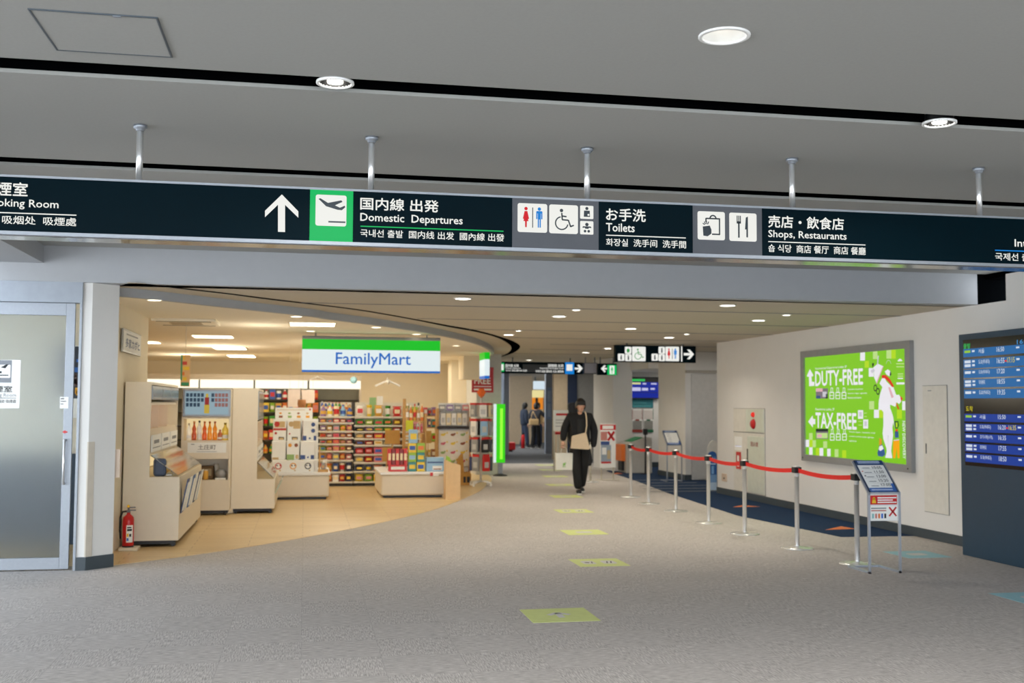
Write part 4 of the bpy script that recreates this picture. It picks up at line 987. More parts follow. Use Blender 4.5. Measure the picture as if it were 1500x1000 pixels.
def dA(f, w, h): f.rect(0, h * .52, w, h * .62, 0, 1).rect(.1 * w, h * .66, w * .9, h * .95, 1, 1).circ(w * .28, h * .82, h * .13, 0, 2).circ(w * .2, h * .38, h * .06, 0, 2).rect(.42 * w, h * .06, w * .85, h * .2, 6, 1).rect(.47 * w, h * .06, w * .8, h * .16, 1, 2)
def dB(f, w, h): f.rect(.45 * w, h * .6, w * .98, h * .98, 1, 1).circ(w * .3, h * .82, h * .13, 1, 1).rect(.35 * w, h * .06, w * .8, h * .2, 6, 1).rect(.4 * w, h * .06, w * .75, h * .16, 1, 2).circ(w * .18, h * .35, h * .04, 0, 1)
def dC(f, w, h): f.circ(w * .75, h * .80, h * .10, 2, 1).circ(w * .75, h * .50, h * .10, 2, 1).rect(.02 * w, h * .03, w * .28, h * .25, 2, 1).rect(.8 * w, h * .03, w * .98, h * .25, 2, 1).circ(w * .52, h * .13, h * .05, 2, 1).rect(0, .0, .03 * w, h, 5, 2)
def dD(f, w, h): f.rect(.05 * w, h * .02, w * .5, h * .14, 1, 1)
def dE(f, w, h): f.circ(w * .25, h * .80, h * .10, 3, 1).circ(w * .75, h * .80, h * .10, 5, 1).rect(0, 0, w * .6, h * .3, 4, 1).rect(w * .7, .02, w * .95, h * .28, 1, 1)
def dF(f, w, h): f.rect(0, h * .04, w * .35, h * .26, 2, 1).rect(w * .75, h * .04, w, h * .26, 2, 1).circ(w * .55, h * .14, h * .05, 2, 1)
def dG(f, w, h):
    for k, c in enumerate((0, 3, 6)):
        u = w * (.14 + .36 * k); f.arc(u, h * .55, h * .24, 0, 360, h * .08, c, 1); f.circ(u - .02, h * .6, h * .06, 6, 2); f.circ(u + .03, h * .6, h * .06, 2 if k else 0, 2); f.circ(u + .03, h * .18, h * .07, 1, 2)
def dH(f, w, h):
    f.rect(w * .05, h * .78, w * .8, h * .82, 1, 1); f.circ(w * .93, h * .85, h * .09, 0, 1)
    for k in range(4): f.circ(w * (.14 + .24 * k), h * .5, h * .12, (3, 4, 5, 1)[k], 1, h * .08); f.rect(w * (.1 + .24 * k), h * .1, w * (.2 + .24 * k), h * .3, (5, 4, 3, 3)[k], 1)
pbox(400, 420, 615.6, 645.7, 2, 'white printed box with red band in the upper row', dA)
pbox(420.5, 441, 615.6, 645.7, 2, 'white printed box with kraft square in the upper row', dB)
pbox(443, 464.5, 615.6, 645.7, 2, 'white printed box with blue dots in the upper row', dC)
pbox(398, 419, 646.5, 673, 1, 'plain white box at the left of the middle row', dD)
pbox(420, 439, 646.5, 673, 1, 'white box with orange dot and green patch in the middle row', dE)
pbox(440, 461, 646.5, 673, 1, 'white box with blue corner patterns in the middle row', dF)
pbox(399, 460, 674.5, 692, 0, 'long low white box printed with three round animal faces', dG)
pbox(403, 458.5, 597, 613, 3, 'long white printed box lying on the top tier', dH)
a = ony(442, 597, yt + .86)
g = thing('plant_pot', 'brown woven pot with a twig on top of the printed boxes', 'plant pot', (a.x, yt + .86, ony(442, 597, yt + .76).z + .002)); MB().lathe([(0, 0), (.06, 0), (.075, .06), (.07, .14), (0, .14)], n=18).build('pot', mat('woven brown', (160, 104, 56), .7, var=.2, scale=60), g); MB().path([(0, 0, .13), (-.01, 0, .25), (-.02, 0, .34)], .005).build('twig', mat('twig', (100, 80, 60), .8), g)
g = thing('wood_tray', 'low wooden tray with a post at the right end of the print table', 'tray', (tx1 - .185, yt + .1, zt_ + .001)); MB().box(0, 0, 0, .17, .3, .02).box(0, 0, .02, .17, .02, .045).build('tray_base', WOOD, g); MB().box(.01, .1, .02, .035, .12, .42).build('post', WOOD, g)
for k, (c, hh) in enumerate((('white', .18), ('grey', .13))): item('bag', c, 'tan', (tx1 - .07 - .03 * k, yt + .33 - .12 * k, zt_ + .022), (.08, .06, hh), 'plush_toy', '%s plush pouch on the wooden tray of the print table' % c, 'toy')

# ------------------------------------------------------------------ right display table
yr = 18.55
rx0, rx1 = ony(558, 728, yr).x, ony(652, 728, yr).x
zr_ = ony(600, 691, yr).z
display_table('white low display table stacked with red and yellow boxes', rx0, rx1, yr, 20.2, zr_ - .004)
def rp(x, y, dy=.1): return ony(x, y, yr + dy)
GRX = 'boxes on the right display table'
for k in range(5):
    a = rp(568 + 5.8 * k, 690.6); b = rp(568 + 5.8 * (k + 1), 657.5)
    z0 = zr_ + .117
    item('box', 'maroon' if k % 2 else 'red', 'cream', ((a.x + b.x) / 2, yr + .22, z0), (b.x - a.x - .004, .18, b.z - z0), 'gift_box', '%s upright red box, %s from the left on the right table' % ('dark' if k % 2 else 'bright', ORD[k]), 'box', GRX)
a = rp(569, 690.6); b = rp(597, 680.5)
item('box', 'red', 'white', ((a.x + b.x) / 2, yr + .22, zr_ + .001), (b.x - a.x, .2, .115), 'gift_box', 'wide red box lying under the upright red boxes', 'box', GRX)
pats = ['yellow', 'teal', 'lime']
for i in range(3):
    for j in range(2):
        a = rp(598 + 12.5 * j, 690.6); b = rp(598 + 12.5 * (j + 1), 649); hz = (b.z - zr_) / 3
        item('box', ('teal', 'yellow', 'lime', 'teal', 'yellow', 'lime')[i * 2 + j], ('yellow', 'blue', 'sky blue', 'yellow', 'blue', 'orange')[i * 2 + j], ((a.x + b.x) / 2, yr + .2, zr_ + .001 + i * hz), (b.x - a.x - .003, .15, hz - .003), 'patterned_box', 'yellow and blue patterned box, %s tier, %s column of the stack' % (('bottom', 'middle', 'top')[i], ('left', 'right')[j]), 'box', 'patterned boxes on the right table')
a = rp(599.5, 649); b = rp(612.5, 629.5)
item('box', 'sky blue', 'yellow', ((a.x + b.x) / 2, yr + .2, b.z - (b.z - rp(605, 649).z) + .003), (b.x - a.x, .14, b.z - a.z), 'patterned_box', 'single patterned box crowning the yellow and blue stack', 'box')
a = rp(624.5, 691); b = rp(650.5, 670)
g = thing('gift_box', 'sky blue box with a picture strip at the right table end', 'box', (a.x, yr + .1, zr_ + .001), 0, GRX); w, h = b.x - a.x, b.z - zr_
MB().box(0, 0, 0, w, .25, h, b=.004).build('carton', mat('goods sky blue', PAL['sky blue']), g); Flat().rect(w * .35, .02, w * .9, h * .4, 0, 1).rect(w * .4, .03, w * .85, h * .2, 1, 2).rect(w * .05, h * .6, w * .95, h * .7, 2, 1).build('print', [PAPER, BRK, BLU], F0, g)
g = thing('price_card', 'small white and red price card on the right table edge', 'card', (ony(630, 697, yr - .021).x, yr - .024, ony(630, 697, yr - .02).z)); Flat().rect(0, 0, .15, .06, 0, 0).rect(.0, .0, .05, .06, 1, 1).build('card_face', [PAPER, RED], F0, g)
# wooden rack with slim bottles behind the boxes
wx0, wx1 = ony(591, 640, 19.3).x, ony(624, 640, 19.3).x
wr = thing('wooden_rack', 'wooden rack with slim bottles standing on the right table', 'rack', (wx0, 19.2, zr_ + .001)); w = wx1 - wx0
def wz(y): return ony(600, y, 19.3).z - zr_
for u in (0, w - .03):
    for v in (0, .28): MB().box(u, v, 0, u + .03, v + .03, wz(584) if u == 0 else wz(606), b=.003).build('post', WOOD, wr)
for y in (616, 634, 652): MB().box(0.03, 0, wz(y) - .02, w - .03, .31, wz(y)).build('shelf', WOOD, wr)
for k in range(5): item('bottle', ('tan', 'orange', 'gold', 'tan', 'orange')[k], ('white', 'cream', 'red', 'white', 'cream')[k], (wx0 + .07 + (w - .14) * k / 4, 19.35, zr_ + wz(616) + .002), (.06, .06, .3 - .03 * (k % 2)), 'slim_bottle', '%s slim bottle, %s from the left on the wooden rack' % (('tan', 'orange', 'gold', 'pale tan', 'deep orange')[k], ORD[k]), 'bottle', 'slim bottles on the wooden rack')
for k in range(4): item('bag', 'pink' if k % 2 else 'white', 'red', (wx0 + .14 + .06 * k, 19.3, zr_ + wz(634) + .004), (.055, .05, .165), 'candy_stick', '%s wrapped stick, %s from the left on the rack middle shelf' % ('pink' if k % 2 else 'white', ORD[k]), 'snack', 'wrapped sticks on the wooden rack')
g = thing('price_card', 'plain yellow green card on the front of the wooden rack', 'card', (wx0 + .03, 19.19, zr_ + wz(631))); Flat().rect(0, 0, .13, .19, 0, 0).build('card_face', mat('card lime', (214, 214, 40), .6), F0, g)
for (x0, x1, y0, y1, dy, lab) in ((564, 586, 630, 650, .9, 'plain brown cardboard panel left of the wooden rack'), (622.5, 632, 631, 649, .9, 'plain brown cardboard panel right of the wooden rack'), (560, 573, 655, 676, 1.2, 'brown cardboard panel low behind the red boxes')):
    a = ony(x0, y1, yr + dy); b = ony(x1, y0, yr + dy)
    g = thing('cardboard_divider', lab, 'cardboard', (a.x, yr + dy, zr_ + .001))
    MB().box(0, 0, a.z - zr_, b.x - a.x, .01, b.z - zr_).build('panel', mat('cardboard', (186, 138, 66), .8, var=.06), g); MB().box((b.x - a.x) * .45, .01, 0, (b.x - a.x) * .55, .03, b.z - zr_ - .02).build('stake', WOOD, g)
a = ony(652, 731, 18.15); b = ony(674, 679, 18.15)
g = thing('floor_stand', 'plain beige floor stand beside the right display table', 'stand', (a.x + .01, 18.15, 0.004)); w = b.x - a.x; h = b.z
MB().prism([(0, 0), (w, 0), (w, h - .03), (w * .3, h + .02), (0, h + .06)], lambda u, v, d: (u, d, v), 0, .28).build('body', mat('beige card', (226, 190, 142), .6), g)
MB().prism([(0.01, h + .062), (w * .32, h + .022), (w * .42, h + .04), (w * .3, h + .1), (0.02, h + .13)], lambda u, v, d: (u, d, v), .1, .13).build('green_flag', mat('goods lime', PAL['lime']), g)

# illustrated rack, carton and shelf behind it
ya = 21.6
a = ony(640, 694, ya); b = ony(690, 590, ya)
g = thing('picture_rack', 'tall white rack with pouches above an animal picture sheet', 'rack', (a.x, ya, 0.004)); w = b.x - a.x
def az(y): return ony(660, y, ya).z - .004
MB().box(0, 0, 0, .03, .35, az(598), b=.003).box(w - .03, 0, 0, w, .35, az(598), b=.003).build('side_post', WOOD, g)
MB().box(.03, .1, .02, w - .03, .12, az(590)).build('back_board', PAPER, g)
MB().box(0, -.01, az(628), w - .04, .1, az(624)).build('dark_rail', mat('dark rail', (50, 40, 34), .5), g)
MB().box(.03, .05, az(683), w - .01, .06, az(630)).build('picture_sheet', mat('picture sheet', (240, 234, 220), .6), g)
f = Flat(); FR = frame((0, .049, 0), **TO_Y)
for i in range(4):
    for j in range(3):
        u = .12 + j * (w - .2) / 2.4; v = az(676) + i * (az(634) - az(676)) / 3.2
        f.circ(u, v, .045, (i + j) % 4, 1, .025); f.circ(u + .04, v + .02, .018, (i + j) % 4, 1); f.rect(u + .07, v + .02, u + .1, v + .05, 3, 1)
f.build('animal_drawings', [BRK, GRN, mat('goods rose', PAL['rose']), mat('goods yellow', PAL['yellow'])], FR, g)
gx = a.x
for k in range(5):
    item('pack', 'cream' if k % 2 else 'white', 'grey', (gx + .12 + k * (w - .24) / 4, ya + .055, az(622.5)), ((w - .24) / 4.3, .05, az(602) - az(622.5)), 'pouch', '%s pouch, %s from the left in the picture rack top row' % ('cream' if k % 2 else 'white', ORD[k]), 'packet', 'pouches on the picture rack')
for k in range(4): item('box', ('grey', 'violet', 'grey', 'pink')[k], 'white', (gx + .1 + k * (w - .2) / 3, ya + .06, az(600.5)), ((w - .14) / 4, .05, .11), 'card_pack', '%s card pack, %s from the left on top of the picture rack' % (('grey', 'violet', 'pale grey', 'pink')[k], ORD[k]), 'packet', 'card packs on the picture rack')
a = ony(670, 697, 21.2); b = ony(691, 664, 21.2)
g = thing('cardboard_box', 'brown animal shaped cardboard display at the foot of the picture rack', 'cardboard box', (a.x, 21.25, 0.004)); w2 = b.x - a.x; h2 = b.z
MB().prism([(0, .0), (w2, 0), (w2, .22), (w2 * .8, .26), (w2 * .5, .24), (w2 * .4, h2), (w2 * .25, h2 - .06), (w2 * .1, h2 - .12), (0, .2)], lambda u, v, d: (u, d, v), 0, .2).build('body', mat('cardboard', (186, 138, 66), .8, var=.06), g)
Flat().rect(w2 * .45, .05, w2 * .62, .17, 0, 1).rect(w2 * .7, .05, w2 * .92, .17, 0, 1).build('print', INK, F0, g)
ys_ = 23.2
a = ony(617, 690, ys_); b = ony(642, 600, ys_)
g = thing('wooden_shelf', 'tall wooden shelf between the right table and the picture rack', 'shelf', (a.x, ys_, 0.004)); w = b.x - a.x
for u in (0, w - .03): MB().box(u, 0, 0, u + .03, .35, b.z).build('side_board', WOOD, g)
sz = [.1, .45, .8, 1.1, 1.35]
for z in sz: MB().box(.03, 0, z - .024, w - .03, .33, z - .004).build('shelf_board', WOOD, g)
for i, z in enumerate(sz): fill(a.x + .04, a.x + w - .04, ys_ + .02, z + .001, .2, 3, ['box', 'bag'], (['brown', 'gold', 'tan'], ['lime', 'yellow', 'brown'], ['green', 'grey', 'lime'], ['grey', 'violet', 'teal'], ['rose', 'grey', 'violet'])[i], '%s board up, wooden shelf' % ORD[i], 'goods on the wooden shelf', .2)

# spinner rack with hanging packs
pc = onz(707, 714, 0.004); pc = Vector((pc.x + .02, pc.y + .35, 0.004))
sp = thing('spinner_rack', 'revolving wire rack with four tiers of hanging packs at the store edge', 'rack', pc)
WIRE = mat('white wire', (226, 224, 218), .4, metal=.3)
def spz(y): return ony(707, y, pc.y).z
b = MB().tube((0, 0, .1), (0, 0, spz(583)), .022); b.build('pole', WIRE, sp)
for k in range(4):
    t = PI / 4 + k * PI / 2; c, s_ = math.cos(t), math.sin(t)
    MB().tube((0, 0, .1), (c * .24, s_ * .24, .07), .022).tube((c * .24, s_ * .24, .03), (c * .24, s_ * .24, .09), .02).ball((c * .24, s_ * .24, .03), .03).build('caster_leg', WIRE, sp)
tiers = [(610.5, 590), (637.5, 613), (662, 640), (689, 665)]
for i, (yb2, yt2) in enumerate(tiers):
    z0, z1 = spz(yb2), spz(yt2)
    m_ = MB()
    for k in range(16):
        a0, a1 = 2 * PI * k / 16, 2 * PI * (k + 1) / 16; m_.tube((.17 * math.cos(a0), .17 * math.sin(a0), z1 + .01), (.17 * math.cos(a1), .17 * math.sin(a1), z1 + .01), .005, n=6)
    for k in range(4): m_.tube((0, 0, z1 + .01), (.17 * math.cos(k * PI / 2), .17 * math.sin(k * PI / 2), z1 + .01), .005, n=6)
    m_.build('hook_ring', WIRE, sp)
    for k in range(6):
        t = -PI / 2 + (k - 2) * PI / 3 + i * .12; r = .2
        c1_ = (['white', 'grey', 'white', 'cream', 'grey', 'white'], ['grey', 'white', 'sky blue', 'grey', 'white', 'black'], ['black', 'grey', 'black', 'black', 'grey', 'navy'], ['navy', 'grey', 'red', 'black', 'blue', 'grey'])[i][k]
        item('pack', c1_, 'red', (pc.x + r * math.cos(t), pc.y + r * math.sin(t), z0), (.15, .05, z1 - z0 + .0), 'hanging_pack', '%s pack with red header, %s tier down, %s around the spinner rack' % (c1_, ORD[i], ORD[k]), 'packet', 'packs on the spinner rack', t + PI / 2)
g = thing('paper_flower', 'orange flower ornament on top of the spinner rack', 'ornament', (pc.x, pc.y, spz(583) + .001)); MB().tube((0, 0, 0), (0, 0, .06), .02).build('stem', ORANGE, g); f_ = MB()
for k in range(6): f_.ball((.05 * math.cos(k * PI / 3), 0, .11 + .05 * math.sin(k * PI / 3)), .038, .02, .038, 8, 10)
f_.ball((0, -.01, .11), .03); f_.build('petals', mat('bright orange', (240, 110, 30), .5), g)

# models hung from the store ceiling
def plane_model(lab, x, y, yy, s, c):
    p = ony(x, y, yy); g = thing('model_aeroplane', lab, 'ornament', p); m_ = mat(c, (236, 232, 222), .5)
    MB().ball((0, 0, 0), .05 * s, .2 * s, .05 * s).build('fuselage', m_, g)
    MB().prism([(0, .03 * s), (.32 * s, -.12 * s), (.30 * s, -.16 * s), (0, -.02 * s), (-.30 * s, -.16 * s), (-.32 * s, -.12 * s)], lambda u, v, d: (u, d, v + .05 * s), -.05 * s, .05 * s).build('wings', m_, g)
    MB().prism([(-.01, .02), (.01, .02), (.005, .13 * s), (-.005, .13 * s)], lambda u, v, d: (u, d, v), .1 * s, .18 * s).build('tail_fin', m_, g)
    MB().tube((0, 0, .04), (0, 0, ZF - p.z), .002, n=5).build('cord', mat('cord', (210, 200, 180), .6), g)
plane_model('white model aeroplane hanging below the store sign at its right', 568, 560, 20.5, .75, 'model white')
plane_model('small pale model aeroplane hanging above the chilled cabinet light', 465, 553, 21.8, .5, 'model white')
p = ony(518, 556.5, 20.0); g = thing('globe_ornament', 'pale blue ball hanging below the middle of the store sign', 'ornament', p)
MB().ball((0, 0, 0), .065).build('ball', mat('pale blue ball', (150, 196, 206), .4, var=.15, scale=20), g); MB().tube((0, 0, .06), (0, 0, ZF - p.z), .002, n=5).build('cord', mat('cord', (210, 200, 180), .6), g)
for (x0, x1, y0, y1, c, lab) in ((541, 551, 582, 600, (150, 190, 130), 'pale green card standing on the right snack bay top'), (552, 561, 580, 596, (246, 244, 236), 'white card standing on the right snack bay top')):
    a = ony(x0, 605, yg + .3); b = ony(x1, y0, yg + .3); z = L2[8] + .001
    g = thing('shelf_card', lab, 'card', (a.x, yg + .3, z)); MB().box(0, 0, 0, b.x - a.x, .008, b.z - z).build('card_face', mat('card ' + lab[:10], c, .6), g)

# ------------------------------------------------------------------ right wall: poster light box
def wallmap(zx0, zy0, sc, X, ref_y, ref_z):
    """photo detail coordinates -> (u, v) on a wall plane x = X that looks towards -X"""
    def g(x, y):
        p = onx(zx0 + x / sc, zy0 + y / sc, X); return (ref_y - p.y, p.z - ref_z)
    return g
XA = XW - 0.06
o_tl = onx(1172.2, 515, XA); o_bl = onx(1173.8, 674.6, XA); o_tr = onx(1331.8, 497.9, XA); o_br = onx(1335.3, 692, XA)
ay = (o_tl.y + o_bl.y) / 2; az0 = (o_bl.z + o_br.z) / 2; aw = ay - (o_tr.y + o_br.y) / 2; ah = (o_tl.z + o_tr.z) / 2 - az0
ad = thing('poster_light_box', 'large lit lime green duty free poster in a grey wall frame', 'poster', (XW, ay, az0))
A = wallmap(1160, 480, 4.547, XA, ay, az0)
xl, xr_ = A(78, 500)[0], A(755, 500)[0]; zb2, zt2 = (A(90, 845)[1] + A(758, 908)[1]) / 2, (A(78, 198)[1] + A(748, 138)[1]) / 2
AF = frame((XA - XW, 0, 0), e=.0008, **TO_X)
GREYF = mat('poster frame grey', (148, 150, 152), .45, metal=.3)
fm_ = MB()
for (u0, v0, u1, v1) in ((0, 0, aw, zb2), (0, zt2, aw, ah), (0, zb2, xl, zt2), (xr_, zb2, aw, zt2)): fm_.box(XA - XW, -u1, v0, -.002, -u0, v1)
fm_.build('frame', GREYF, ad)
sc_ = MB()
for u in (xl * .5, aw - .08): sc_.tube((XA - XW - .004, -u, zb2 * .5), (XA - XW, -u, zb2 * .5), .012, n=12)
sc_.build('lock', DARKP, ad)
LIME = lit('poster lime', (130, 204, 34), .9)
MB().box(-.03, -xr_, zb2, -.02, -xl, zt2).build('poster_face', LIME, ad)
PF = frame((-.03, 0, 0), e=.0005, **TO_X)
PW = lit('poster white', (240, 238, 244), .9); PG1 = lit('poster pale green', (192, 226, 140), .9); PG2 = lit('poster yellow green', (182, 224, 30), .9); PR = lit('poster red', (220, 40, 24), .9); PK = lit('poster black', (16, 40, 34), .9)
PO = lit('poster orange', (250, 170, 10), .9); PB = lit('poster blue', (28, 140, 220), .9); PY = lit('poster yellow', (245, 225, 30), .9); PSH = lit('poster grey', (206, 204, 214), .9); PROSE = lit('poster rose', (226, 176, 186), .9); PDG = lit('poster dark green', (34, 96, 40), .9); PPH = lit('poster photo', (120, 110, 120), .9)
PM = [PW, PG1, PG2, PR, PK, PO, PB, PY, PSH, PROSE, PDG, PPH, LIME]
A1z = wallmap(1260, 490, 9.09, XA + .03, ay, az0); A2z = wallmap(1260, 590, 9.09, XA + .03, ay, az0); A3z = wallmap(1170, 520, 12.5, XA + .03, ay, az0); AA = wallmap(1160, 480, 4.547, XA + .03, ay, az0)
f = Flat()
def sq4(G, x0, y0, x1, y1, c, l=1): f.poly([G(x0, y1), G(x1, y1), G(x1, y0), G(x0, y0)], c, l)
for x0, y0, x1, y1, c in ((455, 163, 487, 218, 0), (485, 220, 513, 265, 2), (512, 268, 545, 325, 0), (540, 155, 570, 208, 1), (630, 146, 662, 205, 1), (662, 146, 692, 205, 2), (603, 150, 630, 205, 12), (515, 488, 548, 543, 1), (547, 545, 580, 600, 0), (580, 545, 608, 600, 2), (735, 488, 756, 548, 0), (700, 545, 733, 605, 2),
                          (92, 745, 115, 793, 0), (115, 700, 138, 745, 1), (115, 745, 138, 793, 2), (138, 748, 160, 795, 1), (115, 795, 138, 845, 0), (160, 800, 184, 850, 2), (184, 800, 209, 852, 0), (209, 755, 235, 800, 1), (235, 805, 258, 855, 0), (258, 760, 283, 806, 12), (285, 808, 310, 860, 1), (335, 815, 362, 866, 2)): sq4(AA, x0, y0, x1, y1, c)
f.build('mosaic_print', PM, PF, ad)
def atext(s, x0, x1, yt, yb_, m=PW, bold=.012, G=AA):
    a = G(x0, yb_); b = G(x1, yb_); c = G(x0, yt); return text(s, m, (a[0], a[1], b[0], c[1]), PF, ad, bold)
atext('International Departures Lobby 2F', 157, 366, 264, 283, bold=.004)
atext('DUTY-FREE', 157, 473, 292, 387, bold=.022)
for k, s in enumerate(('Cosmetics & perfume', 'Souvenirs, liquor, cigarettes,', 'Sweets and more')): atext(s, 372, (474, 503, 463)[k], 404 + 27 * k, 417 + 27 * k, bold=.004)
atext('Departures Lobby 2F', 157, 284, 533, 553, bold=.004)
atext('TAX-FREE', 160, 430, 566, 663, bold=.022)
for k, s in enumerate(('Sweets, liquor, cosmetics, local', 'souvenirs, sundries, snacks, cigarettes,', 'and more')): atext(s, 382, (553, 548, 430)[k], 686 + 29 * k, 699 + 29 * k, bold=.004)
vv = text('NEW DISCOVERY', PW, (0, 0, A2z(560, 240)[1] - A2z(570, 740)[1], A2z(600, 500)[0] - A2z(562, 500)[0]), frame(PF(A2z(600, 240)[0] - (A2z(600, 500)[0] - A2z(562, 500)[0]), A2z(560, 240)[1], 0), u=(0, 0, -1), v=(0, -1, 0), e=.0005), ad, .006)
f = Flat()
f.poly([A3z(*c) for c in ((205, 255), (265, 360), (262, 390), (235, 385), (240, 485), (290, 490), (285, 560), (192, 568), (188, 395), (155, 395), (152, 370))], 0, 1)
f.build('up_arrow', PM, PF, ad); f = Flat(); f.poly([AA(*c) for c in ((108, 625), (138, 582), (140, 605), (156, 608), (156, 642), (140, 642), (140, 664))], 0, 1)
f.build('left_arrow', PM, PF, ad); f = Flat(); sq4(AA, 440, 548, 475, 606, 0); sq4(AA, 475, 610, 508, 670, 0); sq4(AA, 448, 560, 467, 590, 8, 2); sq4(AA, 483, 622, 500, 655, 8, 2)
for y in (565, 588, 620, 645): sq4(AA, 480 if y < 600 else 443, y, 500 if y < 600 else 468, y + 5, 1)
f.build('info_squares', PM, PF, ad); f = Flat(); sq4(AA, 160, 403, 240, 471, 11); sq4(AA, 160, 403, 205, 425, 9, 2); sq4(AA, 205, 425, 232, 460, 8, 2); sq4(AA, 163, 452, 190, 470, 6, 2); sq4(AA, 225, 440, 240, 471, 4, 2)
f.build('product_photo', PM, PF, ad); f = Flat(); sq4(AA, 160, 672, 242, 740, 11); sq4(AA, 165, 700, 238, 735, 1, 2); sq4(AA, 160, 672, 242, 690, 4, 2); sq4(AA, 170, 708, 200, 730, 9, 3)
def icon(cx, y0, y1, w, G=AA):
    sq4(G, cx - w / 2, y0 + 30, cx + w / 2, y1, 0); sq4(G, cx - w / 2 + 4, y0 + 35, cx + w / 2 - 4, y1 - 5, 12, 2); sq4(G, cx - w / 4, y0, cx + w / 4, y0 + 30, 0); sq4(G, cx - w / 4 + 3, y0 + 4, cx + w / 4 - 3, y0 + 28, 12, 2); sq4(G, cx - w / 2 + 4, y0 + 50, cx + w / 2 - 4, y0 + 54, 0, 3)
f.build('product_photo', PM, PF, ad)
for dx_, y0_, y1_ in ((0, 398, 474), (3, 674, 750)):
    for cx in (266, 306, 347): f = Flat(); icon(cx + dx_, y0_, y1_, 30); f.build('product_icon', PM, PF, ad)
f = Flat()
# logos at the top right
f.poly([A1z(*c) for c in ((497, 355), (510, 332), (530, 318), (550, 330), (565, 352))], 0, 1)
for y in (380, 420, 515, 545, 575): sq4(A1z, 480 if y < 430 else 500, y, 585 if y < 430 else 572, y + 14, 1 if y < 550 else 0)
sq4(A1z, 482, 635, 590, 662, 0)
f.build('corner_logos', PM, PF, ad)
# the white figure of the advertisement: a plain long legged shape with a bundle of white bags
f = Flat()
P1 = lambda L, c, l: f.poly([A1z(*q_) for q_ in L], c, l)
P2 = lambda L, c, l: f.poly([A2z(*q_) for q_ in L], c, l)
P2([(245, 0), (260, 60), (310, 120), (310, 300), (300, 400), (310, 480), (350, 600), (355, 640), (335, 730), (430, 735), (415, 640), (420, 580), (440, 430), (430, 330), (440, 260), (465, 340), (455, 290), (440, 180), (410, 90), (385, 40), (385, 0)], 0, 3)
P2([(370, 430), (374, 600), (378, 430)], 8, 4)
P1([(270, 780), (250, 880), (245, 1000), (400, 1000), (400, 930), (470, 960), (490, 900), (520, 925), (560, 870), (520, 800), (480, 800), (440, 690), (300, 690)], 0, 3)
P1([(235, 385), (310, 420), (220, 650), (185, 560), (185, 470), (175, 440)], 0, 4); P1([(302, 420), (312, 424), (225, 655), (215, 640)], 9, 5)
P1([(225, 410), (235, 280), (250, 280), (240, 400)], 8, 4); P1([(310, 540), (350, 620), (420, 690), (300, 700), (260, 650)], 0, 4)
P1([(290, 540), (340, 535), (400, 590), (455, 690), (430, 700), (390, 640), (330, 580), (292, 580)], 3, 6); P1([(375, 700), (400, 700), (450, 830), (420, 845)], 9, 5); P1([(330, 490), (370, 460), (410, 490), (400, 560), (350, 530)], 0, 5); P1([(405, 480), (420, 530), (395, 560), (398, 520)], 4, 6)
P1([(535, 810), (570, 850), (545, 890)], 3, 4); P1([(475, 900), (500, 930), (525, 995), (500, 990)], 3, 4)
P1([(160, 380), (190, 380), (175, 430), (165, 430)], 4, 5); P1([(140, 480), (180, 450), (200, 480), (160, 515)], 8, 5)
c = A1z(205, 710); r_ = A1z(205, 665)[1] - c[1]; f.arc(c[0], c[1], r_ * .85, 0, 360, r_ * .4, 4, 6)
c = A1z(240, 755); f.arc(c[0], c[1], r_ * .85, 0, 360, r_ * .4, 4, 7); c = A1z(380, 400); f.arc(c[0], c[1], r_ * 1.3, 10, 170, r_ * .12, 8, 5)
P2([(445, 490), (525, 490), (528, 735), (500, 735), (487, 600), (470, 735), (440, 735), (440, 560)], 5, 4); P2([(465, 375), (510, 375), (515, 460), (465, 465)], 6, 4); P2([(470, 350), (505, 350), (500, 378), (475, 378)], 3, 5); P2([(457, 240), (510, 240), (520, 300), (500, 345), (470, 340), (457, 300)], 10, 4); P2([(475, 260), (500, 260), (500, 320), (478, 325)], 2, 5); P2([(445, 495), (520, 480), (520, 495), (447, 505)], 8, 5)
P2([(255, 470), (285, 480), (295, 560), (320, 600), (335, 690), (300, 715), (240, 705), (232, 660), (255, 590)], 6, 4); P2([(255, 465), (288, 480), (292, 550), (255, 570)], 7, 5); P2([(255, 580), (295, 562), (315, 610), (270, 640), (250, 620)], 0, 5)
f.build('figure_print', PM, PF, ad)

# panels in the right wall
def wpanel(nm, lab, cat, x0, y0, x1, y1, x2, y2, x3, y3, m, depth=.012):
    a, b, c, d = onx(x0, y0, XW), onx(x1, y1, XW), onx(x2, y2, XW), onx(x3, y3, XW)
    yy0 = (a.y + d.y) / 2; yy1 = (b.y + c.y) / 2; z0 = (c.z + d.z) / 2; z1 = (a.z + b.z) / 2
    t = thing(nm, lab, cat, (XW, yy0, z0)); w, h = yy0 - yy1, z1 - z0
    MB().box(-depth * .5, -w, 0, .01, 0, h).build('gap_frame', mat('panel gap', (120, 120, 118), .6), t)
    MB().box(-depth, -w + .006, .006, .004, -.006, h - .006, b=.002).build('door_leaf', m, t)
    return t, w, h
PANEL = mat('panel cream', (222, 218, 208), .6)
t, w, h = wpanel('access_panel', 'tall narrow cream access panel beside the flight display', 'panel', 1352.7, 564.4, 1388.8, 563.5, 1390.4, 754.7, 1354.6, 749, PANEL)
MB().box(-.018, -.075, h * .46, -.012, -.06, h * .54, b=.002).build('handle', DARKP, t); Flat().rect(.12, h - .07, .2, h - .06, 0, 1).build('maker_mark', mat('notice grey', (130, 134, 140), .6), frame((-.0121, 0, 0), **TO_X), t)
t, w, h = wpanel('hydrant_cabinet', 'wall fire hydrant cabinet with red lamp and round bell', 'cabinet', 1075, 598.5, 1121, 597.2, 1121.5, 725.5, 1076, 718.5, PANEL)
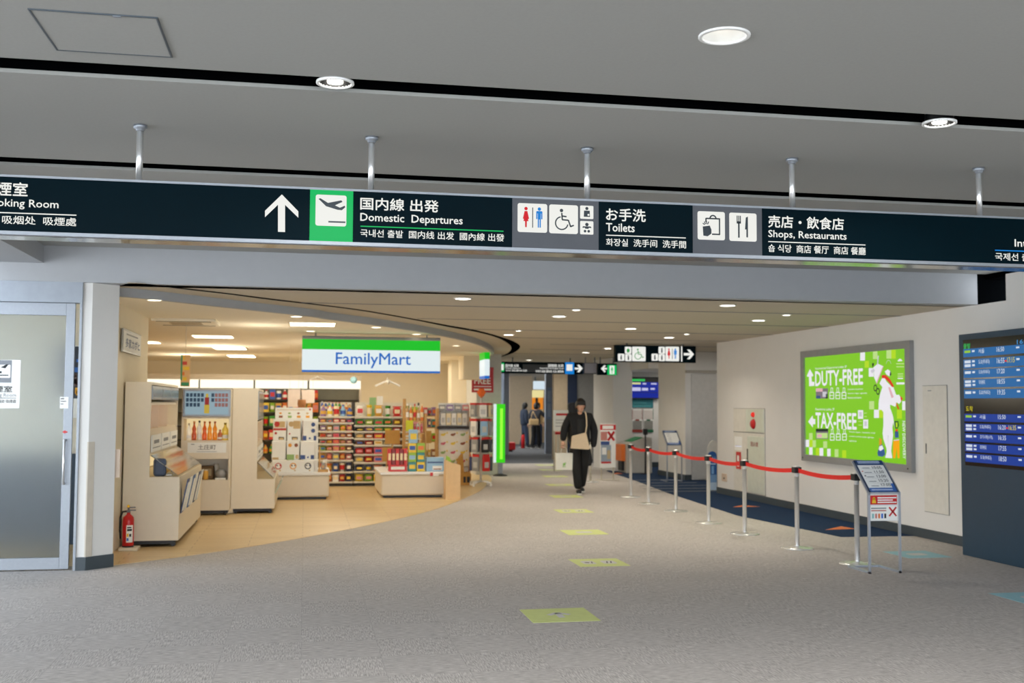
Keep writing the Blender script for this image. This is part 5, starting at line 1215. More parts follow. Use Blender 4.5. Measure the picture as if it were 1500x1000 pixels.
Hm = wallmap(1040, 480, 2.6316, XW - .012, onx(1075.5, 660, XW).y, (onx(1121.5, 725.5, XW).z + onx(1076, 718.5, XW).z) / 2)
HF = frame((-.0125, 0, 0), **TO_X)
up_ = Hm(150, 402); MB().box(-.022, -w + .012, up_[1] + .01, -.012, -up_[0] * .0 - Hm(140, 350)[0], h - .012, b=.003).build('bell_panel', mat('reflection tinted steel', (216, 221, 210), .3, metal=.2), t)  # green tint paints a reflection into the steel colour
MB().box(-.016, -w + .012, up_[1] - .012, -.012, -.008, up_[1]).build('divider', mat('panel gap', (120, 120, 118), .6), t)
c = Hm(170, 370); MB().lathe([(0, .05), (.05, .045), (.085, .012), (.085, 0), (0, 0)], n=20).build('bell', RED, t).matrix_local = Matrix.Translation((-.022, -c[0], c[1])) @ Matrix.Rotation(-PI / 2, 4, 'Y')
c = Hm(170, 335); MB().ball((-.03, -c[0], c[1]), .04, .045, .045).build('red_lamp', mat('red lamp lens', (225, 40, 30), .2, emit=.35), t)
MB().box(-.02, -w + .014, .02, -.012, -Hm(146, 500)[0], Hm(146, 412)[1] - .02, b=.003).build('hose_door', mat('reflection tinted steel', (216, 221, 210), .3, metal=.2), t)
MB().box(-.026, -Hm(148, 500)[0], h * .35, -.02, -Hm(145, 500)[0], h * .52).build('handle', DARKP, t)
a, b = Hm(158, 456), Hm(188, 440); text('消火栓', mat('hydrant red text', (170, 70, 60), .6), (a[0], a[1], b[0], b[1]), frame((-.0205, 0, 0), **TO_X), t, .01)
a, b = Hm(95, 470), Hm(124, 420); Flat().rect(a[0], a[1], b[0], b[1], 0, 1).rect(a[0] + .03, a[1] + .06, b[0] - .03, a[1] + .08, 1, 2).build('instruction_sheet', [PAPER, PSH], HF, t)
a = onx(1080.5, 686, XW); b = onx(1086.5, 662, XW)
g = thing('wall_plate', 'narrow red vertical label fixed on the hydrant cabinet', 'sign', (XW - .02, a.y, a.z)); MB().box(-.008, -(a.y - b.y), 0, .006, 0, b.z - a.z).build('plate', RED, g); Flat().rect(.05, .04, a.y - b.y - .05, b.z - a.z - .2, 0, 1).rect(.05, b.z - a.z - .16, a.y - b.y - .05, b.z - a.z - .06, 0, 1).build('print', PAPER, frame((-.0085, 0, 0), **TO_X), g)
a = onx(1058, 704, XW); b = onx(1065, 694, XW)
g = thing('wall_socket', 'small beige socket cover low on the wall left of the hydrant cabinet', 'socket', (XW, a.y, a.z)); MB().box(-.012, -(a.y - b.y), 0, .004, 0, b.z - a.z, b=.003).build('cover', mat('beige box', (214, 192, 170), .5), g); MB().box(-.014, -(a.y - b.y) * .6, .04, -.011, -(a.y - b.y) * .4, .07).build('outlet', DARKP, g)
struct('trim_20', MB().box(XW - .018, 10.44, 0.115, XW + .01, 10.455, zt), mat('panel gap', (120, 120, 118), .6))

# ------------------------------------------------------------------ flight display totem
XT = 7.04; yT = onx(1407, 650, XT).y; yT1 = 8.0
zT = onx(1405, 490, XT).z
tt = thing('flight_display', 'tall slate blue flight information display standing against the right wall', 'display', (XT, yT, 0))
MB().box(0, yT1 - yT, 0, XW - XT - .025, 0, zT, b=.006).build('housing', mat('slate blue metal', (34, 62, 82), .4, metal=.1), tt)
Tm = wallmap(1400, 480, 4.55, XT, yT, 0)
u0 = Tm(62, 500)[0]; s0, s1 = Tm(75, 915)[1], Tm(62, 82)[1]; u1 = yT - yT1 - .12
MB().box(-.012, -u1, s0, .01, -u0, s1).build('screen', mat('screen black', (6, 12, 12), .15, emit=.0), tt)
TF = frame((-.0125, 0, 0), e=.0006, **TO_X)
B1 = lit('screen sky blue', (38, 112, 178), .75); B2 = lit('screen deep blue', (18, 62, 158), .8); WT = lit('screen white text', (214, 224, 236), .9); GT_ = lit('screen green text', (50, 190, 90), .9); YT = lit('screen yellow text', (214, 200, 30), .9); RT = lit('screen red text', (220, 50, 50), .9); PL = lit('screen lime', (150, 200, 60), .9)
rows_ = [(142, 196, 0, '16:50', None, '서울', 1), (212, 272, 0, '16:55', '17:15', '도쿄(하네다)', 2), (280, 335, 0, '17:20', None, '도쿄(하네다)', 1), (345, 400, 0, '18:55', None, '타이베이', 2), (412, 470, 0, '19:35', None, '도쿄(하네다)', 1),
         (572, 622, 1, '15:50', None, '서울', 1), (636, 690, 1, '16:20', '16:35', '도쿄(하네다)', 2), (702, 755, 1, '16:35', None, '오키나와(나하)', 1), (768, 822, 1, '17:55', None, '타이베이', 2), (834, 890, 1, '18:50', None, '도쿄(하네다)', 1)]
for k, (ya_, yb2, c, tm, tm2, ds, n) in enumerate(rows_):
    v1, v0 = Tm(65, ya_)[1], Tm(70, yb2)[1]; hh = v1 - v0
    Flat().rect(u0 + .005, v0, u1 - .01, v1, 0, 1).build('flight_row', (B1, B2)[c], TF, tt)
    U = lambda x: Tm(x, 500)[0]
    g_ = Flat()
    for j in range(n):
        vy = v1 - hh * (.42 * j + .12) if n == 2 else v1 - hh * .2
        g_.rect(U(72), vy - hh * .30, U(112), vy, 1 if (k in (0, 5)) else 0, 2); g_.rect(U(122), vy - hh * .24, U(140), vy - hh * .02, 0, 2)
    g_.rect(U(418), v1 - hh * .4, U(440), v1 - hh * .2, 0, 2)
    g_.build('airline_marks', [WT, PL], TF, tt)
    text(ds, WT, (U(165), v0 + hh * .35, U(165 + 10.5 * len(ds)) if len(ds) > 4 else U(205), v1 - hh * .12), TF, tt, .006)
    text(tm, WT, (U(288), v0 + hh * .38, U(338), v1 - hh * .08), TF, tt, .006)
    if tm2: text(tm2, YT, (U(357), v0 + hh * .38, U(407), v1 - hh * .08), TF, tt, .006); a_ = (U(340), v0 + hh * .5); Flat().rect(a_[0], a_[1], U(354), a_[1] + hh * .18, 0, 2).build('delay_arrow', RT, TF, tt)
text('출발', GT_, (Tm(66, 500)[0], Tm(66, 140)[1], Tm(112, 500)[0], Tm(66, 105)[1]), TF, tt, .01)
text('도착', YT, (Tm(75, 500)[0], Tm(75, 556)[1], Tm(120, 500)[0], Tm(75, 522)[1]), TF, tt, .01)
text('16:41', lit('screen cyan text', (60, 150, 220), .9), (Tm(425, 500)[0], Tm(425, 108)[1], Tm(425, 500)[0] + .22, Tm(425, 80)[1]), TF, tt, .006)

# ------------------------------------------------------------------ belt stanchions
SPOS = [(5.541, 10.234), (5.472, 11.457), (5.424, 12.825), (5.433, 14.08), (5.547, 15.73), (5.523, 16.984), (5.601, 18.215)]
SLAB = ['nearest the camera, behind the timetable stand', 'second from the camera, in front of the poster right half', 'third from the camera, in front of the poster left edge', 'fourth from the camera, by the blue wall end sign', 'fifth from the camera, below the small timetable sign', 'sixth from the camera, in front of the check in kiosk', 'farthest of the belt row, at the kiosk left side']
def stanchion(i, x, y):
    t = thing('belt_stanchion', 'steel red belt stanchion ' + SLAB[i], 'barrier post', (x, y, 0), 0, 'red belt stanchions')
    MB().lathe([(0, 0), (.18, 0), (.182, .006), (.17, .014), (.06, .02), (.032, .03), (0, .03)], n=32).build('base', mat('satin base', (214, 214, 210), .25, metal=.55), t)
    MB().lathe([(.0255, .025), (.0255, .80), (.029, .80), (.029, .82), (.0255, .82), (.0255, .83)], n=20).build('pole', STEEL, t)
    MB().lathe([(.0255, .81), (.040, .90), (.040, .92), (.03, .925), (0, .925)], n=20).build('cap', STEEL, t)
    MB().box(-.044, -.044, .845, .044, .044, .912, b=.008).build('belt_head', DARKP, t)
    if i + 1 < len(SPOS):
        nx, ny = SPOS[i + 1]; d = Vector((nx - x, ny - y)); L = d.length; d.normalize(); n_ = Vector((-d.y, d.x)) * .0015
        mb = MB(); N = 14; vs = []
        for k in range(N + 1):
            s = .044 + (L - .088) * k / N; sag = .035 * 4 * (s / L) * (1 - s / L)
            for o in (1, -1):
                for z in (.856, .904): vs.append((d.x * s + n_.x * o, d.y * s + n_.y * o, z - sag))
        fs = []
        for k in range(N):
            a = 4 * k; b = a + 4
            fs += [(a, b, b + 1, a + 1), (a + 2, a + 3, b + 3, b + 2), (a + 1, b + 1, b + 3, a + 3), (a, a + 2, b + 2, b)]
        mb.add(vs, fs, 0); o = mb.build('belt', mat('red belt', (214, 26, 18), .6), t); o['label'] = 'red retractable belt'
for i, (x, y) in enumerate(SPOS): stanchion(i, x, y)

# ------------------------------------------------------------------ timetable stands
def timetable(lab, p, rz, s, full=True):
    t = thing('timetable_stand', lab, 'sign stand', p, rz); w = .32 * s; h0 = .765 * s; h1 = 1.055 * s; d1 = .31 * s
    FRM = mat('light grey tube', (176, 182, 192), .35, metal=.6)
    fr_ = MB(); r = .011
    for u in (0, w):
        fr_.box(u - r, -r, 0, u + r, r, h0 + .01).box(u - r, -r, 0, u + r, .40 * s, .02)
        fr_.prism([(-r, h0), (r, h0), (d1 + r, h1), (d1 - r, h1)], lambda a, b, c: (c, a, b), u - r, u + r)
    fr_.box(0, -r, h0 - .01, w, r, h0 + .01).box(0, .40 * s - .02, 0, w, .40 * s, .02).box(0, d1 - r, h1 - .02, w, d1 + r, h1)
    fr_.build('frame', FRM, t)
    L = math.hypot(d1, h1 - h0); vd = Vector((0, d1 / L, (h1 - h0) / L)); n_ = Vector((1, 0, 0)).cross(vd)
    o = Vector((.008, 0, h0)) + n_ * .014; G = frame(o, (1, 0, 0), vd); W = w - .016
    f = Flat(); NV = mat('timetable navy', (26, 62, 112), .4); BL = mat('timetable blue', (58, 104, 178), .4)
    bk = MB(); bk.prism([(0, 0), (W, 0), (W, L), (0, L)], lambda u, v, d: G(u, v, 0) - n_ * d, .0, .01); bk.build('panel_back', mat('panel edge navy', (44, 62, 90), .4), t)
    f.rect(.012, .012, W - .012, L - .012, 0, 1).rect(.012, L * .84, W - .012, L - .005, 1, 2).rect(.012, .006, W - .012, L * .13, 2, 2).rect(W * .86, L * .13, W - .012, L * .26, 2, 2)
    for k in range(2): f.rect(.03, L * (.94 - .045 * k), W - .04, L * (.965 - .045 * k), 3, 3)
    f.rect(.03, L * .05, W - .05, L * .085, 3, 3)
    for k in range(4): f.rect(.03, L * (.71 - .145 * k), W - .04, L * (.713 - .145 * k), 4, 3)
    if full: f.circ(.035, L * .64, .007, 5, 3); f.circ(.04, L * .50, .008, 6, 3)
    for k in range(5): f.rect(.05, L * (.735 - .14 * k), W * .42, L * (.755 - .14 * k), 4, 3)
    f.build('timetable_panel', [PAPER, NV, BL, mat('pale blue print', (190, 206, 232), .5), mat('notice grey', (130, 134, 140), .6), RED, INK], G, t)
    if full:
        for k, s_ in enumerate(('10:05', '11:50', '13:00', '15:20', '17:05')): text(s_, INK, (W * .52, L * (.715 - .135 * k), W * .84, L * (.795 - .135 * k)), G, t, .004, l=4)
        MB().box(.012, -.004, .50 * s, w - .012, .004, h0 - .015).build('notice_board', mat('clear board', (222, 224, 222), .3), t)
        NF = frame((0, -.0045, 0), **TO_Y); f = Flat(); z1 = h0 - .02
        f.rect(.014, z1 - .088, w - .025, z1, 0, 1).poly([(.03, z1 - .075), (.075, z1 - .075), (.065, z1 - .03), (.04, z1 - .03)], 2, 2).circ(.0525, z1 - .03, .013, 2, 2)
        for k in range(3): f.rect(.09, z1 - .03 - .022 * k, w - (.03 if k != 1 else .07), z1 - .018 - .022 * k, 1, 2)
        f.rect(.014, z1 - .24, w - .025, z1 - .1, 1, 1).line(.21, z1 - .2, .285, z1 - .115, .016, 0, 2).line(.285, z1 - .2, .21, z1 - .115, .016, 0, 2)
        for k in range(2): f.rect(.022, z1 - .13 - .022 * k, .18, z1 - .118 - .022 * k, 3 if k == 0 else 4, 2)
        for k in range(5): f.rect(.03 + .032 * k, z1 - .22, .05 + .032 * k, z1 - .175, (5, 6, 7, 8, 9)[k], 2)
        f.build('notice_print', [RED, PAPER, mat('yellow', (240, 190, 40), .5), mat('notice grey', (130, 134, 140), .6), mat('print rose', (200, 130, 120), .6), mat('print aqua', (130, 190, 190), .6), mat('print rose', (200, 130, 120), .6), ORANGE, mat('label blue', (50, 110, 200), .5), INK], NF, t)
timetable('grey tube stand with tilted blue timetable and red cross notice', (5.345, 9.64, 0), 0, 1.0)
p = onz(975, 705); timetable('small tilted timetable sign on a thin stand before the cream pier', (p.x, p.y - .1, 0), 0, 1.0, False)

# ------------------------------------------------------------------ floor stickers
def sticker(lab, cx, cy, w, d, m, grp, mark):
    t = thing('floor_sticker', lab, 'floor sticker', (cx - w / 2, cy - d / 2, 0.0), 0, grp)
    MB().box(0, 0, .0002, w, d, .002).build('sheet', m, t)
    G = lambda u, v, l=0: Vector((u, v, .0022 + .0002 * l))
    f = Flat(); SW = mat('sticker pale print', (206, 206, 206), .7)
    if mark == 'arrow': f.line(w * .5, d * .3, w * .5, d * .62, w * .1, 0, 1); f.line(w * .5, d * .66, w * .34, d * .5, w * .09, 0, 1); f.line(w * .5, d * .66, w * .66, d * .5, w * .09, 0, 1)
    elif mark == 'icons':
        f.rrect(w * .16, d * .3, w * .42, d * .72, .04, 0, 1); f.rrect(w * .56, d * .3, w * .84, d * .72, .04, 0, 1); f.circ(w * .26, d * .5, w * .05, 1, 2); f.line(w * .34, d * .4, w * .38, d * .6, w * .02, 1, 2); f.line(w * .64, d * .38, w * .70, d * .62, w * .025, 1, 2); f.line(w * .72, d * .38, w * .78, d * .62, w * .025, 1, 2)
    else: f.rrect(w * .3, d * .35, w * .7, d * .65, .04, 0, 1)
    f.build('print', [SW, INK], G, t)
YGRN = mat('sticker yellow green', (206, 216, 140), .7); AQUA = mat('sticker pale blue', (150, 196, 206), .7)
sl = [((1.93, 8.125), 'arrow', 'nearest the camera with a white arrow'), ((2.963, 10.742), 'icons', 'second nearest with two pale icons'), ((3.475, 13.30), 'plain', 'third nearest, in mid carpet'), (None, 'icons', 'fourth nearest, short of the walking person'), (None, 'plain', "at the walking person's feet"), (None, 'plain', 'just behind the walking person'), (None, 'plain', 'second behind the walking person'), (None, 'plain', 'third behind the walking person'), (None, 'plain', 'farthest of the row')]
fix_ = [None, None, None, (840, 748.3), (829, 726.8), (820, 710), (813, 697.5), (806, 688), (800, 681)]
for k, (c, mk, lb_) in enumerate(sl):
    if c is None: q_ = onz(*fix_[k]); c = (q_.x, q_.y)
    sticker('yellow green floor sticker ' + lb_, c[0], c[1], .515, .52, YGRN, 'yellow green floor stickers', mk)
p = onz(1343, 811.8); sticker('pale blue floor sticker behind the timetable stand', p.x, p.y, .51, .52, AQUA, 'pale blue floor stickers', 'plain')
sticker('pale blue floor sticker at the right picture edge below the display', onz(1446, 869).x + .27, onz(1446, 869).y - .26, .52, .52, AQUA, 'pale blue floor stickers', 'plain')
for k, (pts, lb_) in enumerate(((((1209, 775.8), (1253, 774.3), (1232, 770.6)), 'orange triangle mark on the navy carpet nearest the timetable stand'), (((1074, 742.3), (1113, 741.8), (1088, 739.6)), 'orange triangle mark on the navy carpet below the hydrant cabinet'), (((930, 692.5), (950, 692.2), (940, 690)), 'orange triangle mark on the navy carpet at the kiosk foot'), (((897, 694), (913, 693.7), (904, 692)), 'orange triangle mark on the navy carpet by the notice board'))):
    q3 = [onz(x, y, .004) for x, y in pts]; t = thing('floor_mark', lb_, 'floor mark', (q3[0].x, q3[0].y, .003), 0, 'orange triangles on the navy carpet')
    MB().prism([(q_.x - q3[0].x, q_.y - q3[0].y) for q_ in q3], flat_fn, .0002, .0025).build('sheet', ORANGE, t)
gl = thing('floor_stripes', 'pale grey stripe band across the navy carpet before the pier', 'floor mark', (7.0, 20.0, .003))
for k in range(5):
    a = onz(925 + 6 * k, 703 + 4.2 * k, .004); b = onz(1000 + 22 * k, 702 + 4.4 * k, .004)
    MB().box(a.x - 7, a.y - .05 - 20, .0005, (min(b.x, 8.02) if b.y > 19 else min(b.x, XW - .03)) - 7, a.y + .05 - 20, .0018).build('stripe', mat('grey floor stripe', (110, 116, 122), .8), gl)

# ------------------------------------------------------------------ signs further back
def hsign(nm, lab, yy, x0, x1, yt, yb2, segs, hang=((.15, .85))):
    a = ony(x0, yb2, yy); b = ony(x1, yt, yy)
    t = thing(nm, lab, 'sign', (a.x, yy, a.z)); w, h = b.x - a.x, b.z - a.z
    MB().box(0, .001, -.01, w, .12, h + .01, b=.003).build('housing', SIGNBLK, t)
    for u in hang: MB().tube((w * u, .06, h), (w * u, .06, ZS - a.z), .015).build('hanger', ALU, t)
    return t, w, h, (lambda x, y: (ony(x, y, yy).x - a.x, ony(x, y, yy).z - a.z))
t, w, h, G = hsign('hanging_sign', 'black hanging toilet sign with pictograms and a right arrow', 19.4, 901.7, 1019.3, 507.5, 529, None)
SZ = lambda x, y: G(895 + x / 7.14, 500 + y / 7.14)
def wplate(x0, y0, x1, y1):
    a = SZ(x0, y1); b = SZ(x1, y0); pl = Flat().rrect(a[0], a[1], b[0], b[1], .02, 0, 1).build('pictogram', SIGNW, F0, t); return pl, (lambda u, v: (a[0] + u * (b[0] - a[0]), a[1] + v * (b[1] - a[1]))), b[1] - a[1], min(b[1] - a[1], b[0] - a[0])
GRI = lit('sign green figure', (40, 150, 60), .9)
pl, P, h_, _ = wplate(220, 55, 362, 205); f = Flat(); wheelchair(f, P, h_); f.build('figure', GRI, F0, pl)
pl, P, h_, _ = wplate(570, 55, 712, 205); f = Flat(); man_fig(f, P, h_, .25, .7, 0, dress=True); man_fig(f, P, h_, .72, .7, 1); f.rect(*P(.48, .15), *P(.52, .85), 2, 3); f.build('figure', [SIGNRED, SIGNBLU, SIGNINK], F0, pl)
for x0, y0, c in ((145, 55, 0), (147, 132, 1), (72, 128, 1), (497, 55, 1), (497, 132, 1), (424, 128, 1)):
    pl, P, h_, _ = wplate(x0, y0, x0 + 68, y0 + 73); f = Flat()
    if c == 0: f.poly([P(.2, .45), P(.5, .8), P(.8, .45), P(.68, .45), P(.68, .2), P(.32, .2), P(.32, .45)], 0, 3)
    else: q_ = P(.5, .72); f.circ(q_[0], q_[1], h_ * .1, 1, 3); f.poly([P(.38, .6), P(.62, .6), P(.6, .15), P(.42, .15)], 1, 3)
    f.build('figure', [GRI, SIGNINK], F0, pl)
a = SZ(733, 210); b = SZ(745, 50); Flat().rect(a[0], a[1], b[0], b[1], 0, 1).build('divider', SIGNW, F0, t)
f = Flat(); f.poly([SZ(*c) for c in ((760, 120), (825, 120), (795, 85), (825, 85), (868, 133), (825, 185), (795, 185), (825, 146), (760, 146))], 0, 1); f.build('arrow', SIGNW, F0, t)
t, w, h, G = hsign('hanging_sign', 'far black hanging sign with green and blue squares and right arrow', 26.0, 733, 854, 531.5, 546, None)
SZ = lambda x, y: G(725 + x / 8.108, 520 + y / 8.108)
def prc(x0, y0, x1, y1, m, nm='panel', l=1): a = SZ(x0, y1); b = SZ(x1, y0); return Flat().rect(a[0], a[1], b[0], b[1], 0, l).build(nm, m, F0, t)
prc(62, 92, 110, 195, SIGNGRN, 'green_square'); prc(66, 108, 102, 178, SIGNW, 'pictogram', 2); prc(832, 85, 940, 225, SIGNBLU, 'blue_square'); prc(850, 110, 920, 185, SIGNW, 'pictogram', 2); prc(330, 112, 630, 200, SIGNGRY, 'grey_panel')
for s, x0, x1, y0, y1 in (('国内線 出発', 125, 282, 108, 140), ('Domestic Departures', 125, 305, 147, 165), ('국내선 출발 国内线 出发', 125, 380, 172, 192), ('国際線 出発', 632, 815, 108, 142), ('International Departures', 535, 815, 148, 168), ('국제선 출발 国际线 出发 國際線', 480, 815, 180, 205)):
    a = SZ(x0, y1); b = SZ(x1, y0); text(s, SIGNW, (a[0], a[1], b[0], b[1]), F0, t, .01, l=3)
f = Flat(); f.poly([SZ(*c) for c in ((948, 148), (1000, 148), (975, 120), (1000, 112), (1042, 158), (1000, 205), (975, 198), (1000, 170), (948, 170))], 0, 2); f.build('arrow', SIGNW, F0, t)
t, w, h, G = hsign('exit_sign', 'small far dark sign with left arrow and green exit square', 25.2, 876, 903.6, 533, 548.5, None)
SZ = lambda x, y: G(725 + x / 8.108, 520 + y / 8.108)
prc(1335, 118, 1445, 235, SIGNGRN, 'green_square'); prc(1362, 125, 1418, 225, SIGNW, 'pictogram', 2); a = SZ(1390, 180); f = Flat(); man_fig(f, lambda u, v: (a[0] + (u - .5) * .2, a[1] + (v - .55) * .2), .2, .5, .8); f.build('figure', SIGNGRN, F0, t)
f = Flat(); f.poly([SZ(*c) for c in ((1330, 150), (1295, 150), (1318, 125), (1300, 118), (1258, 160), (1300, 205), (1318, 195), (1295, 170), (1330, 170))], 0, 2); f.build('arrow', SIGNW, F0, t)
t, w, h, G = hsign('blank_sign', 'blank pale grey hanging panel left of the exit sign', 25.4, 855.5, 875, 532, 546.5, None)
Flat().rect(.01, 0, w - .01, h, 0, 1).build('grey_face', mat('pale grey panel', (170, 170, 182), .5), F0, t)

# gate recess: monitor, posters, switch, kiosk, bollard
yM = 26.85
def gpt(x, y): return ony(x, y, yM)
a, b = gpt(922.5, 584), gpt(967, 552); t = thing('monitor', 'wall monitor with blue flight rows in the far recess', 'monitor', (a.x, yM, a.z)); w, h = b.x - a.x, b.z - a.z
MB().box(0, 0, 0, w, .08, h, b=.01).box(w * .4, .08, h * .3, w * .6, .15, h * .7).build('casing', DARKP, t)
f = Flat().rect(.02, .03, w - .02, h * .76, 0, 1).rect(w * .06, h * .8, w * .5, h * .9, 1, 1).rect(w * .06, h * .66, w * .36, h * .74, 2, 2).rect(w * .04, h * .36, w * .36, h * .52, 3, 2).rect(w * .42, h * .66, w * .54, h * .72, 3, 2).rect(w * .7, h * .66, w * .88, h * .72, 3, 2).rect(w * .4, h * .38, w * .6, h * .5, 3, 2).rect(w * .68, h * .42, w * .82, h * .5, 3, 2).rect(.02, h * .28, w - .02, h * .3, 4, 2)
f.build('screen', [lit('screen royal blue', (20, 40, 150), .9), GT_, lit('screen cream', (220, 220, 150), .9), lit('screen pale', (200, 200, 235), .9), DARKP], F0, t)
def flatthing(nm, lab, cat, x0, y0, x1, y1, rects, mats, yy=26.97, depth=.012):
    a, b = ony(x0, y1, yy), ony(x1, y0, yy); t = thing(nm, lab, cat, (a.x, yy, a.z)); w, h = b.x - a.x, b.z - a.z
    MB().box(0, 0, 0, w, depth, h).build('backing', mats[0], t); f = Flat()
    for (u0_, v0_, u1_, v1_, c) in rects: f.rect(u0_ * w, v0_ * h, u1_ * w, v1_ * h, c, 1 + c * .3)
    f.build('print', mats, F0, t); return t
TEAL = mat('teal panel', (40, 120, 132), .5)
flatthing('wall_banner', 'teal panel under the recess monitor', 'panel', 925, 597, 957, 584.5, [(.05, .1, .9, .3, 1)], [TEAL, mat('teal pale', (70, 150, 156), .5)]) if False else flatthing('wall_banner', 'teal panel under the recess monitor', 'panel', 925, 584.5, 957, 597, [(.05, .1, .9, .3, 1), (.1, .5, .7, .62, 1)], [TEAL, mat('teal pale', (70, 150, 156), .5)])
MRN = mat('poster maroon', (150, 50, 36), .5); DGR = mat('poster green', (20, 104, 70), .5); GRB = mat('poster grey photo', (140, 140, 134), .5)
flatthing('wall_poster', 'notice with a dark red downward arrow left of the green one', 'poster', 926, 599, 941, 633, [(0, 0, 1, .12, 1), (.05, .12, .95, .5, 2), (.05, .56, .95, .95, 3), (.3, .5, .7, .62, 1), (0, .55, .05, 1, 1), (.95, .55, 1, 1, 1)], [PAPER, MRN, GRB, mat('poster pale', (214, 206, 200), .6)])
flatthing('wall_poster', 'notice with a dark green downward arrow right of the red one', 'poster', 942.5, 599, 957, 633, [(0, 0, 1, .12, 1), (.05, .12, .95, .5, 2), (.05, .56, .95, .95, 3), (.3, .3, .7, .62, 1), (.95, .55, 1, 1, 1)], [PAPER, DGR, GRB, mat('poster pale', (214, 206, 200), .6)])
flatthing('wall_switch', 'small grey switch plate left of the recess notices', 'switch', 917.5, 606, 921.5, 612.5, [(.3, .3, .7, .7, 1)], [mat('switch grey', (140, 136, 128), .5), DARKP], depth=.02)
k0 = ony(918, 689, 24.62); kx1 = ony(955, 660, k0.y).x
t = thing('kiosk', 'grey check in kiosk with green sloped top and orange side', 'kiosk', (k0.x, k0.y, .003)); w = kx1 - k0.x
hz1, hz2 = ony(918, 650, k0.y).z, ony(945, 640, k0.y).z
KG = mat('kiosk grey', (196, 192, 184), .5)
MB().prism([(0, 0), (w, 0), (w, hz2 - .02), (w * .75, hz2), (0, hz1)], lambda u, v, d: (u, d, v), 0, .68).build('body', KG, t)
MB().prism([(w * .2, hz1 + .035), (w * .62, hz2 - .02), (w * .62, hz2 - .005), (w * .2, hz1 + .05)], lambda u, v, d: (u, d, v), .02, .6).build('green_top', mat('kiosk green', (20, 140, 84), .5), t)
MB().box(-.1, .1, hz1 * .4, -.001, .6, hz1 - .02, b=.01).build('orange_side', mat('kiosk orange', (232, 120, 44), .5), t); MB().box(-.06, .2, .05, -.001, .5, hz1 * .4).build('side_slot', DARKP, t); MB().box(w * .14, -.004, .15, w * .22, 0, hz1 * .9).build('front_seam', mat('kiosk teal', (90, 150, 140), .5), t)
p = onz(945.5, 694); q_ = ony(945.5, 628, p.y)
t = thing('reader_post', 'thin dark post with a black head in front of the kiosk', 'post', (p.x, p.y, .003)); MB().lathe([(0, 0), (.13, 0), (.13, .012), (.03, .02), (0, .02)], n=20).build('base', DARKP, t); MB().tube((0, 0, .01), (0, 0, q_.z - .1), .02).build('pole', mat('dark steel', (70, 72, 76), .4, metal=.6), t); MB().box(-.05, -.03, q_.z - .14, .05, .04, q_.z, b=.012).build('head', DARKP, t)

# blue pillar sign and rounded board at the end of the right wall
p = onz(1044, 718); yy = p.y
t = thing('wall_end_sign', 'narrow blue round topped standing sign at the end of the white wall', 'sign', (ony(1038, 700, yy).x, yy, .003)); w = ony(1050, 700, yy).x - ony(1038, 700, yy).x; h = ony(1044, 661, yy).z
pts = [(0, 0), (w, 0), (w, h - w / 2)] + [(w / 2 + w / 2 * math.cos(k * PI / 8), h - w / 2 + w / 2 * math.sin(k * PI / 8)) for k in range(1, 8)] + [(0, h - w / 2)]
MB().prism(pts, lambda u, v, d: (u, d, v), 0, .04).build('board', mat('sign board blue', (36, 92, 160), .5), t)
f = Flat().rect(0, 0, w, h * .2, 0, 1).rect(0, h * .2, w, h * .4, 1, 1).rect(w * .1, h * .66, w * .9, h * .69, 0, 1).rect(w * .35, h * .42, w * .65, h * .62, 2, 2)
for k in range(3): f.poly([(w * (.12 + .27 * k), h * .78), (w * (.24 + .27 * k), h * .88), (w * (.36 + .27 * k), h * .78)], 2, 2)
f.build('print', [mat('print pale blue', (190, 212, 232), .5), mat('print mid blue', (120, 160, 205), .5), mat('print sky', (130, 180, 225), .5)], F0, t)
p2 = onz(1045, 712); yy2 = yy + .35
w = ony(1054, 700, yy2).x - ony(1036.5, 700, yy2).x; h = ony(1044, 645, yy2).z
t = thing('round_top_board', 'plain cream round topped board behind the blue standing sign', 'board', (ony(1036.5, 700, yy2).x, yy2, .003))
pts = [(0, 0), (w, 0), (w, h - .25)] + [(w / 2 + w / 2 * math.cos(k * PI / 10), h - .25 + .25 * math.sin(k * PI / 10)) for k in range(1, 10)] + [(0, h - .25)]
MB().prism(pts, lambda u, v, d: (u, d, v), 0, .03).build('board', PANEL, t); MB().box(.05, .03, 0, w - .05, .18, .03).build('foot', PANEL, t)

# notice boards on stands in mid corridor
def board_stand(lab, x0, x1, yt, yb2, px, py, rects, mats, legs):
    p = onz(px, py); yy = p.y; a, b = ony(x0, yb2, yy), ony(x1, yt, yy)
    t = thing('notice_stand', lab, 'sign stand', (a.x, yy, 0)); w, h0_, h1_ = b.x - a.x, a.z, b.z
    MB().box(0, 0, h0_, w, .03, h1_, b=.004).build('board', PAPER, t)
    f = Flat()
    for (u0_, v0_, u1_, v1_, c, l) in rects: f.rect(u0_ * w, h0_ + v0_ * (h1_ - h0_), u1_ * w, h0_ + v1_ * (h1_ - h0_), c, l)
    f.build('print', mats, F0, t)
    for u in legs: MB().tube((u * w, .045, 0.01), (u * w, .045, h1_ - .05), .016).build('leg', mat('cream tube', (206, 200, 184), .4), t); MB().box(u * w - .13, .0, 0, u * w + .13, .09, .014, b=.004).build('foot', mat('cream tube', (206, 200, 184), .4), t)
    return t, w, h0_, h1_
